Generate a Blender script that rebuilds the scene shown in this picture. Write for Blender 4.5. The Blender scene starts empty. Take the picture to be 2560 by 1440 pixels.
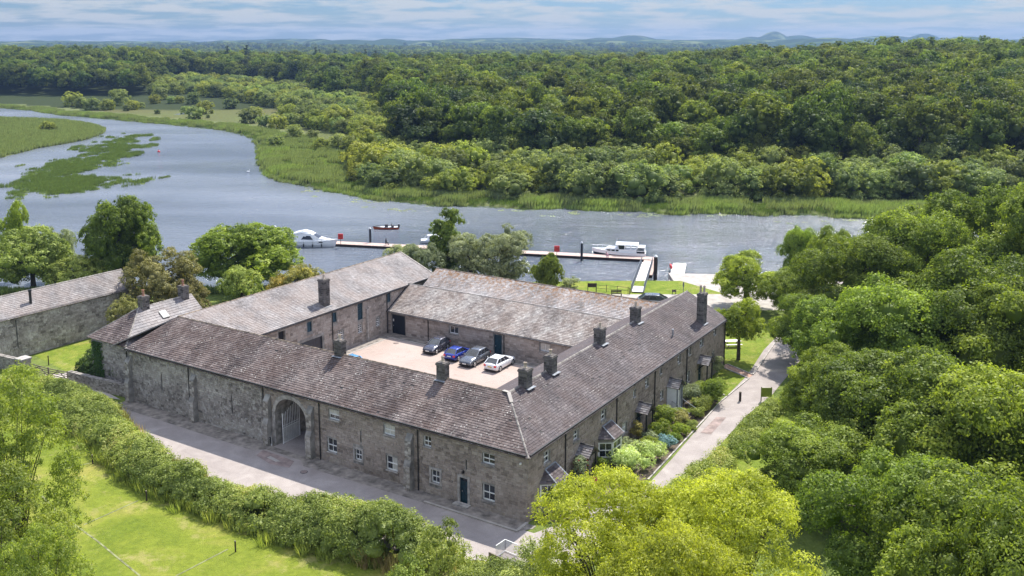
import bpy, math, random
import numpy as np
from mathutils import Vector, Matrix
rng = np.random.default_rng(7); random.seed(7)
sc = bpy.context.scene
col = bpy.data.collections.new("place"); sc.collection.children.link(col)

# ---------------------------------------------------------------- camera, sky, sun, exposure
F, YH, TH, H = 2394.0, 103.0, math.radians(9.7), 37.0
CX, CY = 1280.0, YH + F * math.tan(TH)
cam = bpy.data.cameras.new("camera"); co = bpy.data.objects.new("camera", cam); col.objects.link(co)
co.location = (0, 0, H); co.rotation_euler = (math.pi / 2 - TH, 0, 0)
cam.sensor_width = 36; cam.lens = F / 2560 * 36
cam.shift_y = -(720 - CY) / 2560
cam.clip_start = 0.5; cam.clip_end = 40000
sc.camera = co
SUN_EL = math.radians(54)
sh = np.array([.476, .882]); sh /= np.hypot(*sh)
sdir = Vector((sh[0] * math.cos(SUN_EL), sh[1] * math.cos(SUN_EL), math.sin(SUN_EL)))
sl = bpy.data.lights.new("sun", 'SUN'); so = bpy.data.objects.new("sun", sl); col.objects.link(so)
sl.energy = 3.6; sl.angle = math.radians(.55); sl.color = (1, .955, .87)
so.rotation_euler = (-sdir).to_track_quat('-Z', 'Y').to_euler()
w = bpy.data.worlds.new("World"); sc.world = w; w.use_nodes = True
nt = w.node_tree; nt.nodes.clear()
def N(t, ty, **k):
    n = t.nodes.new(ty)
    for a, b in k.items():
        if a.startswith('i_'):
            n.inputs[a[2:].replace('_', ' ')].default_value = b
        else: setattr(n, a, b)
    return n
sky = N(nt, 'ShaderNodeTexSky', sky_type='NISHITA', sun_disc=False, sun_elevation=SUN_EL,
        sun_rotation=math.atan2(sh[0], sh[1]), air_density=1.0, dust_density=.3, ozone_density=3.0)
geo = N(nt, 'ShaderNodeNewGeometry'); sep = N(nt, 'ShaderNodeSeparateXYZ')
vm = N(nt, 'ShaderNodeVectorMath', operation='SCALE', i_Scale=-1.0)
nt.links.new(geo.outputs['Incoming'], vm.inputs[0]); nt.links.new(vm.outputs[0], sep.inputs[0])
zz = N(nt, 'ShaderNodeMath', operation='MAXIMUM'); zz.inputs[1].default_value = 0.0
za = N(nt, 'ShaderNodeMath', operation='ADD'); za.inputs[1].default_value = .085
nt.links.new(sep.outputs['Z'], zz.inputs[0]); nt.links.new(zz.outputs[0], za.inputs[0])
dv = [N(nt, 'ShaderNodeMath', operation='DIVIDE') for _ in range(2)]
for i, a in enumerate('XY'):
    nt.links.new(sep.outputs[a], dv[i].inputs[0]); nt.links.new(za.outputs[0], dv[i].inputs[1])
cmb = N(nt, 'ShaderNodeCombineXYZ')
nt.links.new(dv[0].outputs[0], cmb.inputs[0]); nt.links.new(dv[1].outputs[0], cmb.inputs[1])
cn = N(nt, 'ShaderNodeTexNoise', i_Scale=1.5, i_Detail=7.0, i_Roughness=.6)
nt.links.new(cmb.outputs[0], cn.inputs['Vector'])
cr = N(nt, 'ShaderNodeValToRGB'); cr.color_ramp.elements[0].position = .42; cr.color_ramp.elements[1].position = .56
nt.links.new(cn.outputs['Fac'], cr.inputs[0])
tint = N(nt, 'ShaderNodeMix', data_type='RGBA', blend_type='MULTIPLY'); tint.inputs[0].default_value = 1
tint.inputs[7].default_value = (.13, .18, .27, 1)
nt.links.new(sky.outputs[0], tint.inputs[6])
mixc = N(nt, 'ShaderNodeMix', data_type='RGBA'); mixc.inputs[7].default_value = (1.82, 1.90, 1.96, 1)
mf = N(nt, 'ShaderNodeMath', operation='MULTIPLY'); mf.inputs[1].default_value = .85
nt.links.new(cr.outputs[0], mf.inputs[0]); nt.links.new(mf.outputs[0], mixc.inputs[0])
nt.links.new(tint.outputs[2], mixc.inputs[6])
bg = N(nt, 'ShaderNodeBackground', i_Strength=.15); wo = N(nt, 'ShaderNodeOutputWorld')
# overhead sky brightened to fill the shade, steeper than the standard overcast gradient
d2 = N(nt, 'ShaderNodeMath', operation='MULTIPLY_ADD'); d2.inputs[1].default_value = 2.6; d2.inputs[2].default_value = 1.0; nt.links.new(zz.outputs[0], d2.inputs[0])
gl = N(nt, 'ShaderNodeVectorMath', operation='SCALE'); nt.links.new(mixc.outputs[2], gl.inputs[0]); nt.links.new(d2.outputs[0], gl.inputs['Scale'])
nt.links.new(gl.outputs[0], bg.inputs[0]); nt.links.new(bg.outputs[0], wo.inputs[0])
sc.view_settings.view_transform = 'Standard'; sc.view_settings.look = 'None'
sc.view_settings.exposure = 1.16; sc.view_settings.gamma = 1; sc.view_settings.use_curve_mapping = False
sc.render.engine = 'CYCLES'
cy = sc.cycles
cy.use_adaptive_sampling = True; cy.adaptive_threshold = .012; cy.adaptive_min_samples = 16
cy.use_denoising = True
try: cy.denoiser = 'OPENIMAGEDENOISE'
except Exception: pass
cy.max_bounces = 6; cy.diffuse_bounces = 3; cy.glossy_bounces = 2; cy.transmission_bounces = 3
cy.transparent_max_bounces = 6; cy.volume_bounces = 0; cy.caustics_reflective = False; cy.caustics_refractive = False
cy.sample_clamp_indirect = 4

# ---------------------------------------------------------------- pixel <-> world (the photograph's 2560 px frame)
FW = np.array([0, math.cos(TH), -math.sin(TH)]); UP = np.array([0, math.sin(TH), math.cos(TH)])
CAM = np.array([0, 0, H])
def at(x, y, z=0.):
    d = np.array([1., 0, 0]) * (x - CX) + UP * (CY - y) + FW * F
    return CAM + d * ((z - H) / d[2])
def top_z(y, Y):           # height seen at image row y for something at depth Y
    d = UP * (CY - y) + FW * F
    return H + d[2] / d[1] * Y
def proj(x, y, z):
    v = np.stack([x, y, z - H], -1); q = v @ FW
    return CX + F * v[..., 0] / q, CY - F * (v @ UP) / q
# courtyard frame: s along the front wall, t towards the river
B0 = np.array([1.2, 69.8]); U = np.array([-.8446, .5355]); NV = np.array([.5355, .8446])
def W(s, t, z=0.):
    p = B0 + U * s + NV * t
    return np.array([p[0], p[1], z])

# ---------------------------------------------------------------- node materials
def ramp(t, src, stops):
    r = N(t, 'ShaderNodeValToRGB'); e = r.color_ramp.elements
    while len(e) < len(stops): e.new(.5)
    for k, (p, c) in enumerate(stops):
        e[k].position = p; e[k].color = (*c, 1) if len(c) == 3 else c
    t.links.new(src, r.inputs[0]); return r.outputs[0]
def noise(t, scale, detail=4., rough=.55, vec=None, dist=0.):
    n = N(t, 'ShaderNodeTexNoise', i_Scale=scale, i_Detail=detail, i_Roughness=rough, i_Distortion=dist)
    if vec is None:
        vec = N(t, 'ShaderNodeNewGeometry').outputs['Position']
    t.links.new(vec, n.inputs['Vector']); return n.outputs['Fac']
def mix(t, f, a, b, mode='MIX'):
    m = N(t, 'ShaderNodeMix', data_type='RGBA', blend_type=mode)
    for i, v in ((0, f), (6, a), (7, b)):
        if isinstance(v, (int, float)): m.inputs[i].default_value = v
        elif isinstance(v, tuple): m.inputs[i].default_value = (*v, 1)
        else: t.links.new(v, m.inputs[i])
    return m.outputs[2]
def attr(t, name): return N(t, 'ShaderNodeAttribute', attribute_name=name)
def newmat(name):
    m = bpy.data.materials.new(name); m.use_nodes = True
    t = m.node_tree; t.nodes.clear()
    p = N(t, 'ShaderNodeBsdfPrincipled'); o = N(t, 'ShaderNodeOutputMaterial')
    t.links.new(p.outputs[0], o.inputs[0])
    return m, t, p, o
def bump(t, p, h, strength=.4, dist=.05):
    b = N(t, 'ShaderNodeBump', i_Strength=strength, i_Distance=dist)
    t.links.new(h, b.inputs['Height']); t.links.new(b.outputs[0], p.inputs['Normal'])
def simple(name, c, rough=.6, metal=0., var=.12, sc_=3., bmp=0., spec=.5):
    m, t, p, o = newmat(name)
    f = noise(t, sc_, 5)
    d = tuple(max(0, x * (1 - 2 * var)) for x in c); u = tuple(min(1, x * (1 + 1.2 * var)) for x in c)
    t.links.new(ramp(t, f, [(.3, d), (.7, u)]), p.inputs['Base Color'])
    p.inputs['Roughness'].default_value = rough; p.inputs['Metallic'].default_value = metal
    p.inputs['Specular IOR Level'].default_value = spec
    if bmp: bump(t, p, noise(t, sc_ * 8, 4), bmp, .03)
    return m
def vscale(t, v, s):
    m = N(t, 'ShaderNodeVectorMath', operation='MULTIPLY'); t.links.new(v, m.inputs[0]); m.inputs[1].default_value = s
    return m.outputs[0]

def stone_mat(name, dark, mid, light, patch=(.5, .5, .46), patch_amt=.5):
    m, t, p, o = newmat(name)
    a = attr(t, 'tone').outputs['Fac']
    base = ramp(t, a, [(0., dark), (.35, mid), (.7, tuple((x + y) / 2 for x, y in zip(mid, light))), (1., light)])
    f = ramp(t, noise(t, .55, 6, .65), [(.42, (0, 0, 0)), (.66, (.8, .8, .8))])
    b2 = mix(t, f, base, mix(t, .45, base, tuple(x * .6 for x in dark)))
    g = ramp(t, noise(t, 1.7, 7, .72, dist=.6), [(.52, (0, 0, 0)), (.66, (patch_amt,) * 3)])
    b3 = mix(t, g, b2, patch)
    sp = ramp(t, noise(t, 9., 3, .6), [(.62, (0, 0, 0)), (.72, (.45, .45, .45))])
    b4 = mix(t, sp, b3, tuple(min(1, x * 1.5) for x in light))
    t.links.new(b4, p.inputs['Base Color']); p.inputs['Roughness'].default_value = .92
    p.inputs['Specular IOR Level'].default_value = .2
    bump(t, p, noise(t, 14, 6, .7), .7, .05)
    return m
def slate_mat(name, dark, mid, light, lichen=(.62, .60, .55), amt=.5, moss=None, streak=.3, rough=.78):
    m, t, p, o = newmat(name)
    a = attr(t, 'tone').outputs['Fac']
    base = ramp(t, a, [(0., dark), (.4, mid), (.8, light), (1., tuple(min(1, x * 1.35) for x in light))])
    f = ramp(t, noise(t, .35, 6, .6), [(.40, (0, 0, 0)), (.60, (.75, .75, .75))])
    b2 = mix(t, f, base, mix(t, .5, base, (mid[0] * 1.45, mid[1] * 1.2, mid[2] * 1.02)))
    st = ramp(t, noise(t, 1.3, 5, .6), [(.5, (0, 0, 0)), (.7, (streak,) * 3)])
    b2 = mix(t, st, b2, tuple(min(1, x * 1.5) for x in light))
    v = N(t, 'ShaderNodeTexVoronoi', i_Scale=3.2); v.inputs['Randomness'].default_value = 1
    t.links.new(N(t, 'ShaderNodeNewGeometry').outputs['Position'], v.inputs['Vector'])
    lm = ramp(t, v.outputs['Distance'], [(.13, (1, 1, 1)), (.22, (0, 0, 0))])
    den = ramp(t, noise(t, .6, 5, .7), [(.44, (0, 0, 0)), (.66, (amt,) * 3)])
    mm = mix(t, 1., lm, den, 'MULTIPLY')
    fine = ramp(t, noise(t, 7, 5, .7), [(.55, (0, 0, 0)), (.66, (amt * .7,) * 3)])
    b3 = mix(t, mm, b2, lichen); b3 = mix(t, mix(t, 1., fine, den, 'MULTIPLY'), b3, lichen)
    if moss is not None:
        z = N(t, 'ShaderNodeSeparateXYZ'); t.links.new(N(t, 'ShaderNodeNewGeometry').outputs['Position'], z.inputs[0])
        mr = N(t, 'ShaderNodeMapRange'); mr.inputs[1].default_value = moss[0]; mr.inputs[2].default_value = moss[1]
        t.links.new(z.outputs['Z'], mr.inputs[0])
        mn = ramp(t, noise(t, 2.6, 5, .7), [(.47, (0, 0, 0)), (.56, (1, 1, 1))])
        b3 = mix(t, mix(t, 1., mr.outputs[0], mn, 'MULTIPLY'), b3, (.27, .13, .04))
    t.links.new(b3, p.inputs['Base Color']); p.inputs['Roughness'].default_value = rough
    p.inputs['Specular IOR Level'].default_value = .22
    bump(t, p, noise(t, 9, 6, .7), .45, .03)
    return m
def leaf_mat(name, c1, c2, trans=.48, rnd=.22, tip=None):
    k_ = 1.5; c1, c2 = (tuple(x * k_ for x in q) for q in (c1, c2)); tip = tip and tuple(min(.8, x * 1.25) for x in tip)
    m, t, p, o = newmat(name)
    a = attr(t, 'tone').outputs['Fac']
    c = ramp(t, a, [(0., c1), (.75, c2), (1., tip or tuple(min(1, x * 1.35) for x in c2))])
    oi = N(t, 'ShaderNodeObjectInfo')
    hs = N(t, 'ShaderNodeHueSaturation')
    mr = N(t, 'ShaderNodeMapRange'); mr.inputs[3].default_value = 1 - rnd * 1.3; mr.inputs[4].default_value = 1 + rnd * 1.5
    t.links.new(oi.outputs['Random'], mr.inputs[0]); t.links.new(mr.outputs[0], hs.inputs['Value'])
    hm = N(t, 'ShaderNodeMath', operation='MULTIPLY_ADD'); hm.inputs[1].default_value = 37.7; hm.inputs[2].default_value = 0
    fr = N(t, 'ShaderNodeMath', operation='FRACT'); h2 = N(t, 'ShaderNodeMapRange')
    h2.inputs[3].default_value = .5 - rnd * .055; h2.inputs[4].default_value = .5 + rnd * .075
    t.links.new(oi.outputs['Random'], hm.inputs[0]); t.links.new(hm.outputs[0], fr.inputs[0])
    t.links.new(fr.outputs[0], h2.inputs[0]); t.links.new(h2.outputs[0], hs.inputs['Hue'])
    t.links.new(c, hs.inputs['Color'])
    d = N(t, 'ShaderNodeBsdfDiffuse'); tr = N(t, 'ShaderNodeBsdfTranslucent'); g = N(t, 'ShaderNodeBsdfGlossy', i_Roughness=.5)
    g.inputs[0].default_value = (.8, .85, .8, 1)
    tc = mix(t, 1., hs.outputs[0], (1.25, 1.3, .55), 'MULTIPLY')
    t.links.new(hs.outputs[0], d.inputs[0]); t.links.new(tc, tr.inputs[0])
    m1 = N(t, 'ShaderNodeMixShader'); m1.inputs[0].default_value = trans
    t.links.new(d.outputs[0], m1.inputs[1]); t.links.new(tr.outputs[0], m1.inputs[2])
    m2 = N(t, 'ShaderNodeMixShader'); m2.inputs[0].default_value = .018
    t.links.new(m1.outputs[0], m2.inputs[1]); t.links.new(g.outputs[0], m2.inputs[2])
    t.nodes.remove(p); t.links.new(m2.outputs[0], o.inputs[0])
    return m

M = {}
M['stone_front'] = stone_mat('stone_front', (.185, .150, .124), (.32, .265, .225), (.45, .385, .33), (.54, .48, .42), .35)
M['stone_right'] = stone_mat('stone_right', (.185, .150, .122), (.31, .255, .212), (.42, .36, .305), (.50, .44, .38), .3)
M['stone_yard'] = stone_mat('stone_yard', (.20, .165, .14), (.36, .305, .265), (.50, .44, .39), (.55, .51, .46), .3)
M['stone_old'] = stone_mat('stone_old', (.155, .136, .118), (.33, .295, .26), (.52, .48, .43), (.64, .61, .55), .75)
M['stone_dark'] = stone_mat('stone_dark', (.06, .054, .05), (.125, .112, .104), (.21, .19, .175), (.33, .31, .27), .3)
M['mortar'] = simple('lime_mortar', (.30, .28, .255), .95, var=.3, sc_=2, bmp=.5)
M['render'] = simple('lime_render', (.27, .255, .235), .95, var=.3, sc_=1.2, bmp=.5)
M['dressed'] = simple('dressed_stone', (.40, .37, .34), .9, var=.22, sc_=2.5, bmp=.4)
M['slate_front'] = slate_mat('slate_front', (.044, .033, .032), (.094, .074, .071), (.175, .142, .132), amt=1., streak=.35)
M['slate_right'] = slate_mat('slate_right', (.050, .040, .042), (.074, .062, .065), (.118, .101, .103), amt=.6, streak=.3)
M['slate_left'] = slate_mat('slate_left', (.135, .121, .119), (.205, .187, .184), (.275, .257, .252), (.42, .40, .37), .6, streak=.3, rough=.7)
M['slate_north'] = slate_mat('slate_north', (.13, .11, .098), (.24, .21, .195), (.40, .37, .34), (.60, .58, .52), 1., streak=.4, rough=.8)
M['slate_moss'] = slate_mat('slate_moss', (.17, .155, .145), (.30, .28, .275), (.45, .43, .42), (.58, .56, .5), .9, moss=(5.2, 7.3), rough=.8)
M['slate_pav'] = slate_mat('slate_pavilion', (.115, .106, .110), (.18, .17, .177), (.255, .245, .248), (.42, .41, .385), .8, rough=.6)
M['underlay'] = simple('roof_underlay', (.05, .045, .045), .9)
M['ridge'] = simple('ridge_tile', (.22, .17, .125), .85, var=.45, sc_=2.2, bmp=.4)
M['ridge_pale'] = simple('ridge_pale', (.27, .245, .22), .85, var=.3, sc_=2.2, bmp=.4)
M['lead'] = simple('lead_flashing', (.27, .29, .32), .45, var=.15)
M['black'] = simple('black_iron', (.018, .018, .02), .45, var=.2)
M['white'] = simple('white_paint', (.78, .78, .76), .45, var=.05)
M['teal'] = simple('dark_teal_paint', (.012, .045, .065), .45, var=.2)
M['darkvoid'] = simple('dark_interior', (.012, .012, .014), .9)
M['pot'] = simple('clay_pot', (.52, .43, .34), .8, var=.2)
M['potred'] = simple('red_clay_pot', (.40, .20, .13), .8, var=.2)
M['glass'] = simple('window_glass', (.035, .04, .05), .08, var=.5, sc_=.7, spec=.8)
M['curtain'] = simple('pale_curtain', (.55, .53, .48), .9, var=.1)
M['wood'] = simple('weathered_wood', (.20, .165, .13), .85, var=.25, sc_=4, bmp=.3)
M['bark'] = simple('tree_bark', (.10, .08, .06), .95, var=.3, sc_=3, bmp=.5)
M['darkwood'] = simple('dark_wood', (.035, .022, .016), .8, var=.3)
M['decking'] = simple('pontoon_decking', (.50, .37, .32), .85, var=.15, sc_=2)
M['whitedeck'] = simple('white_decking', (.74, .70, .66), .8, var=.06)
M['concrete'] = simple('concrete', (.37, .335, .30), .9, var=.12, sc_=1)
M['rubber'] = simple('tyre_rubber', (.02, .02, .02), .8)
M['rim'] = simple('alloy_rim', (.45, .46, .48), .35, .8)
M['red'] = simple('red_plastic', (.65, .025, .03), .45, var=.08)
M['navy'] = simple('navy_paint', (.012, .018, .03), .35)
M['gel'] = simple('white_gelcoat', (.82, .83, .84), .25, var=.03)
M['blue_seat'] = simple('grey_canvas', (.10, .12, .15), .8)
M['orange'] = simple('orange_red_paint', (.50, .09, .03), .4)
M['skin'] = simple('skin', (.48, .28, .20), .6, var=.05)
M['pinkcloth'] = simple('pink_cloth', (.55, .30, .32), .9)
M['darkcloth'] = simple('dark_cloth', (.05, .05, .06), .9)
M['lawnline'] = simple('lawn_channel_soil', (.20, .21, .09), .95, var=.3, sc_=2)
M['asphalt'] = simple('asphalt', (.30, .27, .265), .93, var=.12, sc_=.8, bmp=.3)
M['sign_green'] = simple('olive_board', (.22, .26, .03), .6, var=.1)
def carpaint(n, c, met=.3):
    m, t, p, o = newmat(n); p.inputs['Base Color'].default_value = (*c, 1); p.inputs['Metallic'].default_value = met
    f = noise(t, 6, 2); rr = ramp(t, f, [(0, (.22,) * 3), (1, (.32,) * 3)]); t.links.new(rr, p.inputs['Roughness'])
    p.inputs['Coat Weight'].default_value = .7; p.inputs['Coat Roughness'].default_value = .08
    return m
# foliage
M['oak'] = leaf_mat('oak_leaves', (.028, .042, .007), (.110, .132, .020), rnd=.36, tip=(.19, .20, .04))
M['ashl'] = leaf_mat('ash_leaves', (.050, .070, .012), (.150, .175, .030), rnd=.3, tip=(.24, .25, .05))
M['willow'] = leaf_mat('willow_leaves', (.080, .105, .034), (.215, .245, .080), rnd=.24, tip=(.34, .36, .14))
M['olive'] = leaf_mat('olive_green_leaves', (.095, .112, .018), (.260, .275, .050), rnd=.22, tip=(.40, .38, .08))
M['deep'] = leaf_mat('deep_green_leaves', (.018, .034, .010), (.055, .080, .020), tip=(.10, .13, .03))
M['conifer'] = leaf_mat('conifer_needles', (.012, .024, .014), (.030, .048, .024), trans=.15)
M['lime'] = leaf_mat('lime_green_leaves', (.15, .17, .018), (.365, .375, .048), trans=.5, rnd=.08, tip=(.52, .50, .10))
M['bright'] = leaf_mat('bright_green_leaves', (.095, .130, .018), (.285, .325, .044), trans=.5, rnd=.12, tip=(.34, .36, .06))
M['leftl'] = leaf_mat('light_ash_leaves', (.08, .110, .020), (.22, .25, .050), trans=.52, rnd=.10, tip=(.36, .38, .08))
M['big'] = leaf_mat('sycamore_leaves', (.060, .088, .012), (.205, .250, .036), trans=.5, rnd=.14, tip=(.34, .37, .06))
M['hedge'] = leaf_mat('hedge_leaves', (.085, .112, .022), (.300, .335, .080), trans=.35, rnd=.12, tip=(.42, .38, .13))
M['silver'] = leaf_mat('silver_green_leaves', (.11, .13, .065), (.27, .29, .16), trans=.3)
M['mustard'] = leaf_mat('mustard_leaves', (.12, .115, .03), (.28, .235, .06), trans=.35, tip=(.62, .48, .12))
M['brown'] = leaf_mat('brown_olive_leaves', (.09, .088, .028), (.25, .225, .080), trans=.3, tip=(.40, .34, .14))
M['cream'] = leaf_mat('cream_flowers', (.16, .22, .06), (.40, .44, .16), trans=.3, tip=(.85, .80, .60))
M['pink'] = leaf_mat('crimson_leaves', (.12, .02, .03), (.34, .08, .10), trans=.3)
M['hydr'] = leaf_mat('blue_flowers', (.05, .10, .06), (.20, .30, .38), trans=.3, tip=(.45, .58, .72))
M['ivy'] = leaf_mat('ivy_leaves', (.025, .05, .014), (.08, .13, .03))
M['reed'] = leaf_mat('reed_blades', (.095, .118, .048), (.195, .225, .105), trans=.35, rnd=.16, tip=(.38, .38, .21))
M['reed2'] = leaf_mat('bright_reeds', (.10, .135, .042), (.215, .265, .090), trans=.35, rnd=.16, tip=(.38, .40, .18))
M['rush'] = leaf_mat('water_rushes', (.065, .095, .028), (.135, .18, .052), trans=.3, rnd=.16)
# ---------------------------------------------------------------- mesh building
ORG = {}
def link(name, data, parent=None, world=None):
    o = bpy.data.objects.new(name, data); col.objects.link(o)
    if parent is not None: o.parent = parent
    return o
def tag(o, label=None, cat=None, group=None, kind=None):
    if label: o['label'] = label
    if cat: o['category'] = cat
    if group: o['group'] = group
    if kind: o['kind'] = kind
    return o
def thing(name, loc, label, cat, group=None, rz=0., local=False):
    o = link(name, None); o.location = Vector([float(x) for x in loc]); o.rotation_euler = (0, 0, rz); o.empty_display_size = .3
    ORG[o] = np.zeros(3) if local else np.array([float(x) for x in loc])
    tag(o, label, cat, group); return o
class MB:
    def __init__(s): s.v = []; s.f = []; s.t = []
    def add(s, vs, fs, tone=.5):
        n = len(s.v); s.v += [tuple(map(float, p)) for p in vs]; s.f += [tuple(i + n for i in f) for f in fs]
        s.t += [tone] * len(fs)
    def hexa(s, p, tone=.5):   # 8 points: bottom loop 0-3, top loop 4-7
        s.add(p, [(0, 3, 2, 1), (4, 5, 6, 7), (0, 1, 5, 4), (1, 2, 6, 5), (2, 3, 7, 6), (3, 0, 4, 7)], tone)
    def box(s, x0, x1, y0, y1, z0, z1, tone=.5):
        s.hexa([(x0, y0, z0), (x1, y0, z0), (x1, y1, z0), (x0, y1, z0), (x0, y0, z1), (x1, y0, z1), (x1, y1, z1), (x0, y1, z1)], tone)
    def wbox(s, s0, s1, t0, t1, z0, z1, tone=.5):  # box in the courtyard frame
        s.hexa([W(s0, t0, z0), W(s1, t0, z0), W(s1, t1, z0), W(s0, t1, z0), W(s0, t0, z1), W(s1, t0, z1), W(s1, t1, z1), W(s0, t1, z1)], tone)
    def quad(s, *p, tone=.5): s.add(p, [tuple(range(len(p)))], tone)
    def tube(s, a, b, r0, r1=None, n=8, caps=True, tone=.5):
        r1 = r0 if r1 is None else r1
        a = np.array(a, float); b = np.array(b, float); d = b - a; L = np.linalg.norm(d)
        if L < 1e-6: return
        d /= L; x = np.cross(d, (0, 0, 1.)); x = np.array([1., 0, 0]) if np.linalg.norm(x) < .05 else x / np.linalg.norm(x)
        y = np.cross(d, x); vs = []
        for c, r in ((a, r0), (b, r1)):
            for k in range(n):
                q = 2 * math.pi * k / n; vs.append(c + x * r * math.cos(q) + y * r * math.sin(q))
        fs = [(k, (k + 1) % n, n + (k + 1) % n, n + k) for k in range(n)]
        if caps: fs += [tuple(range(n))[::-1], tuple(range(n, 2 * n))]
        s.add(vs, fs, tone)
    def bar(s, a, b, w, h, tone=.5):   # rectangular bar between two points
        a = np.array(a, float); b = np.array(b, float); d = b - a; d /= np.linalg.norm(d)
        x = np.cross(d, (0, 0, 1.)); x = np.array([1., 0, 0]) if np.linalg.norm(x) < .02 else x / np.linalg.norm(x)
        y = np.cross(x, d); p = []
        for c in (a, b):
            p += [c - x * w / 2 - y * h / 2, c + x * w / 2 - y * h / 2, c + x * w / 2 + y * h / 2, c - x * w / 2 + y * h / 2]
        s.hexa(p, tone)
    def loft(s, rings, cap=True, closed=True, tone=.5):
        n = len(rings[0]); vs = [p for r in rings for p in r]; fs = []
        for i in range(len(rings) - 1):
            for k in range(n if closed else n - 1):
                k2 = (k + 1) % n; fs.append((i * n + k, i * n + k2, (i + 1) * n + k2, (i + 1) * n + k))
        if cap: fs += [tuple(range(n))[::-1], tuple((len(rings) - 1) * n + k for k in range(n))]
        s.add(vs, fs, tone)
    def mesh(s, name, mat, org=None, smooth=False):
        me = bpy.data.meshes.new(name); v = np.array(s.v, float).reshape(-1, 3)
        if org is not None and len(v): v = v - org
        me.from_pydata(v.tolist(), [], s.f)
        a = me.attributes.new('tone', 'FLOAT', 'FACE'); a.data.foreach_set('value', np.array(s.t, np.float32))
        if mat is not None: me.materials.append(mat)
        if smooth: me.shade_smooth()
        me.update(); return me
def part(name, mb, mat, parent, label=None, kind=None, smooth=False):
    org = ORG.get(parent, np.zeros(3)) if parent is not None else None
    o = link(name, mb.mesh(name, mat, org, smooth), parent)
    if parent is not None: ORG[o] = org
    if label: o['label'] = label
    if kind: o['kind'] = kind
    return o
def single(name, mb, mat, loc, label, cat, group=None, smooth=False, kind=None, local=False, rz=0.):
    o = link(name, mb.mesh(name, mat, None if local else np.array(loc, float), smooth))
    o.location = Vector([float(x) for x in loc]); o.rotation_euler = (0, 0, rz)
    ORG[o] = np.zeros(3) if local else np.array(loc, float)
    return tag(o, label, cat, group, kind)
def inside(px, py, poly):
    r = np.zeros(np.shape(px), bool); n = len(poly)
    for i in range(n):
        x1, y1 = poly[i]; x2, y2 = poly[(i + 1) % n]
        if y1 == y2: continue
        c = ((y1 > py) != (y2 > py)) & (px < (x2 - x1) * (py - y1) / (y2 - y1) + x1); r ^= c
    return r
def polydist(px, py, poly):
    d = np.full(np.shape(px), 1e9)
    for i in range(len(poly)):
        a = np.array(poly[i]); b = np.array(poly[(i + 1) % len(poly)]); ab = b - a
        t = np.clip(((px - a[0]) * ab[0] + (py - a[1]) * ab[1]) / (ab @ ab + 1e-9), 0, 1)
        d = np.minimum(d, np.hypot(px - a[0] - t * ab[0], py - a[1] - t * ab[1]))
    return d
# cheap smooth value noise for terrain
_tab = rng.random((256, 256))
def vnoise(x, y):
    xi = np.floor(x).astype(int); yi = np.floor(y).astype(int); fx = x - xi; fy = y - yi
    fx = fx * fx * (3 - 2 * fx); fy = fy * fy * (3 - 2 * fy)
    g = lambda a, b: _tab[a & 255, b & 255]
    return (g(xi, yi) * (1 - fx) + g(xi + 1, yi) * fx) * (1 - fy) + (g(xi, yi + 1) * (1 - fx) + g(xi + 1, yi + 1) * fx) * fy
def fbm(x, y, o=4):
    r = 0; a = .5
    for k in range(o): r = r + a * vnoise(x * 2 ** k + 17 * k, y * 2 ** k + 5 * k); a *= .5
    return r

# ---------------------------------------------------------------- ground
WZ = -2.5; GZ = -.3
far_px = [(-700, 262), (0, 270), (80, 276), (150, 287), (320, 302), (440, 312), (560, 325), (628, 340), (655, 360), (652, 385), (658, 410), (672, 432),
          (705, 450), (770, 466), (870, 482), (950, 499), (1100, 514), (1210, 515), (1300, 523), (1400, 519), (1500, 525), (1610, 528), (1700, 535), (1800, 531), (1900, 539), (2000, 534), (2100, 542), (2400, 552), (3400, 590)]
far = [tuple(at(x, y, WZ)[:2]) for x, y in far_px]
near = [(240, 196), (110, 172), (70, 160), (48, 152), (34, 152.5), (27, 152), (15, 151), (0, 150), (-40, 149), (-90, 148), (-160, 152), (-400, 160)]
water_poly = far + near
isl = [tuple(at(x, y, WZ)[:2]) for x, y in [(-600, 290), (0, 298), (90, 301), (160, 305), (205, 311), (240, 317), (262, 326), (255, 336), (210, 351), (150, 362), (90, 372), (45, 384), (0, 395), (-600, 470)]]
rush = [tuple(at(x, y, WZ)[:2]) for x, y in [(-5, 474), (18, 455), (70, 443), (75, 425), (150, 405), (240, 397), (243, 390), (200, 382), (232, 368), (262, 362), (275, 345), (320, 337), (328, 345), (300, 358), (325, 365), (345, 372), (318, 380), (322, 392), (290, 405), (225, 418), (230, 425), (195, 438), (240, 442), (290, 440), (320, 452), (300, 470), (210, 485), (120, 492), (60, 490)]]
ecol = np.array([-900, 300, 600, 1000, 1400, 1600, 1850, 2300, 3300.])
erow = np.array([0, 230, 300, 400, 500, 600, 700, 800, 1000, 1200, 1700, 3000.])
etab = np.array([[-2, -2, -2, -2, -2, -2, -1, 7, 10, 6, 1, 0], [-2, -2, -2, -2, -2, -2, -1, 7, 9, 5, 1, 0], [-2, -2, -2, -2, -2, -1, 0, 2, 4, 2, 1, 0],
                 [-2, -2, -2, -1, 0, 1, 2, 3, 2, 1, 0, 0], [-2, -2, -1, 0, 2, 4, 5, 4, 2, 0, 0, 0], [-2, -2, -1, 1, 3, 4, 5, 3, 0, 0, 0, 0],
                 [-2, -2, 0, 3, 7, 10, 11, 8, 3, 0, 0, 0], [-2, -2, 2, 7, 12, 15, 16, 13, 7, 0, 0, 0], [-2, -1, 4, 9, 14, 17, 18, 14, 7, 0, 0, 0]], float)
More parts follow.
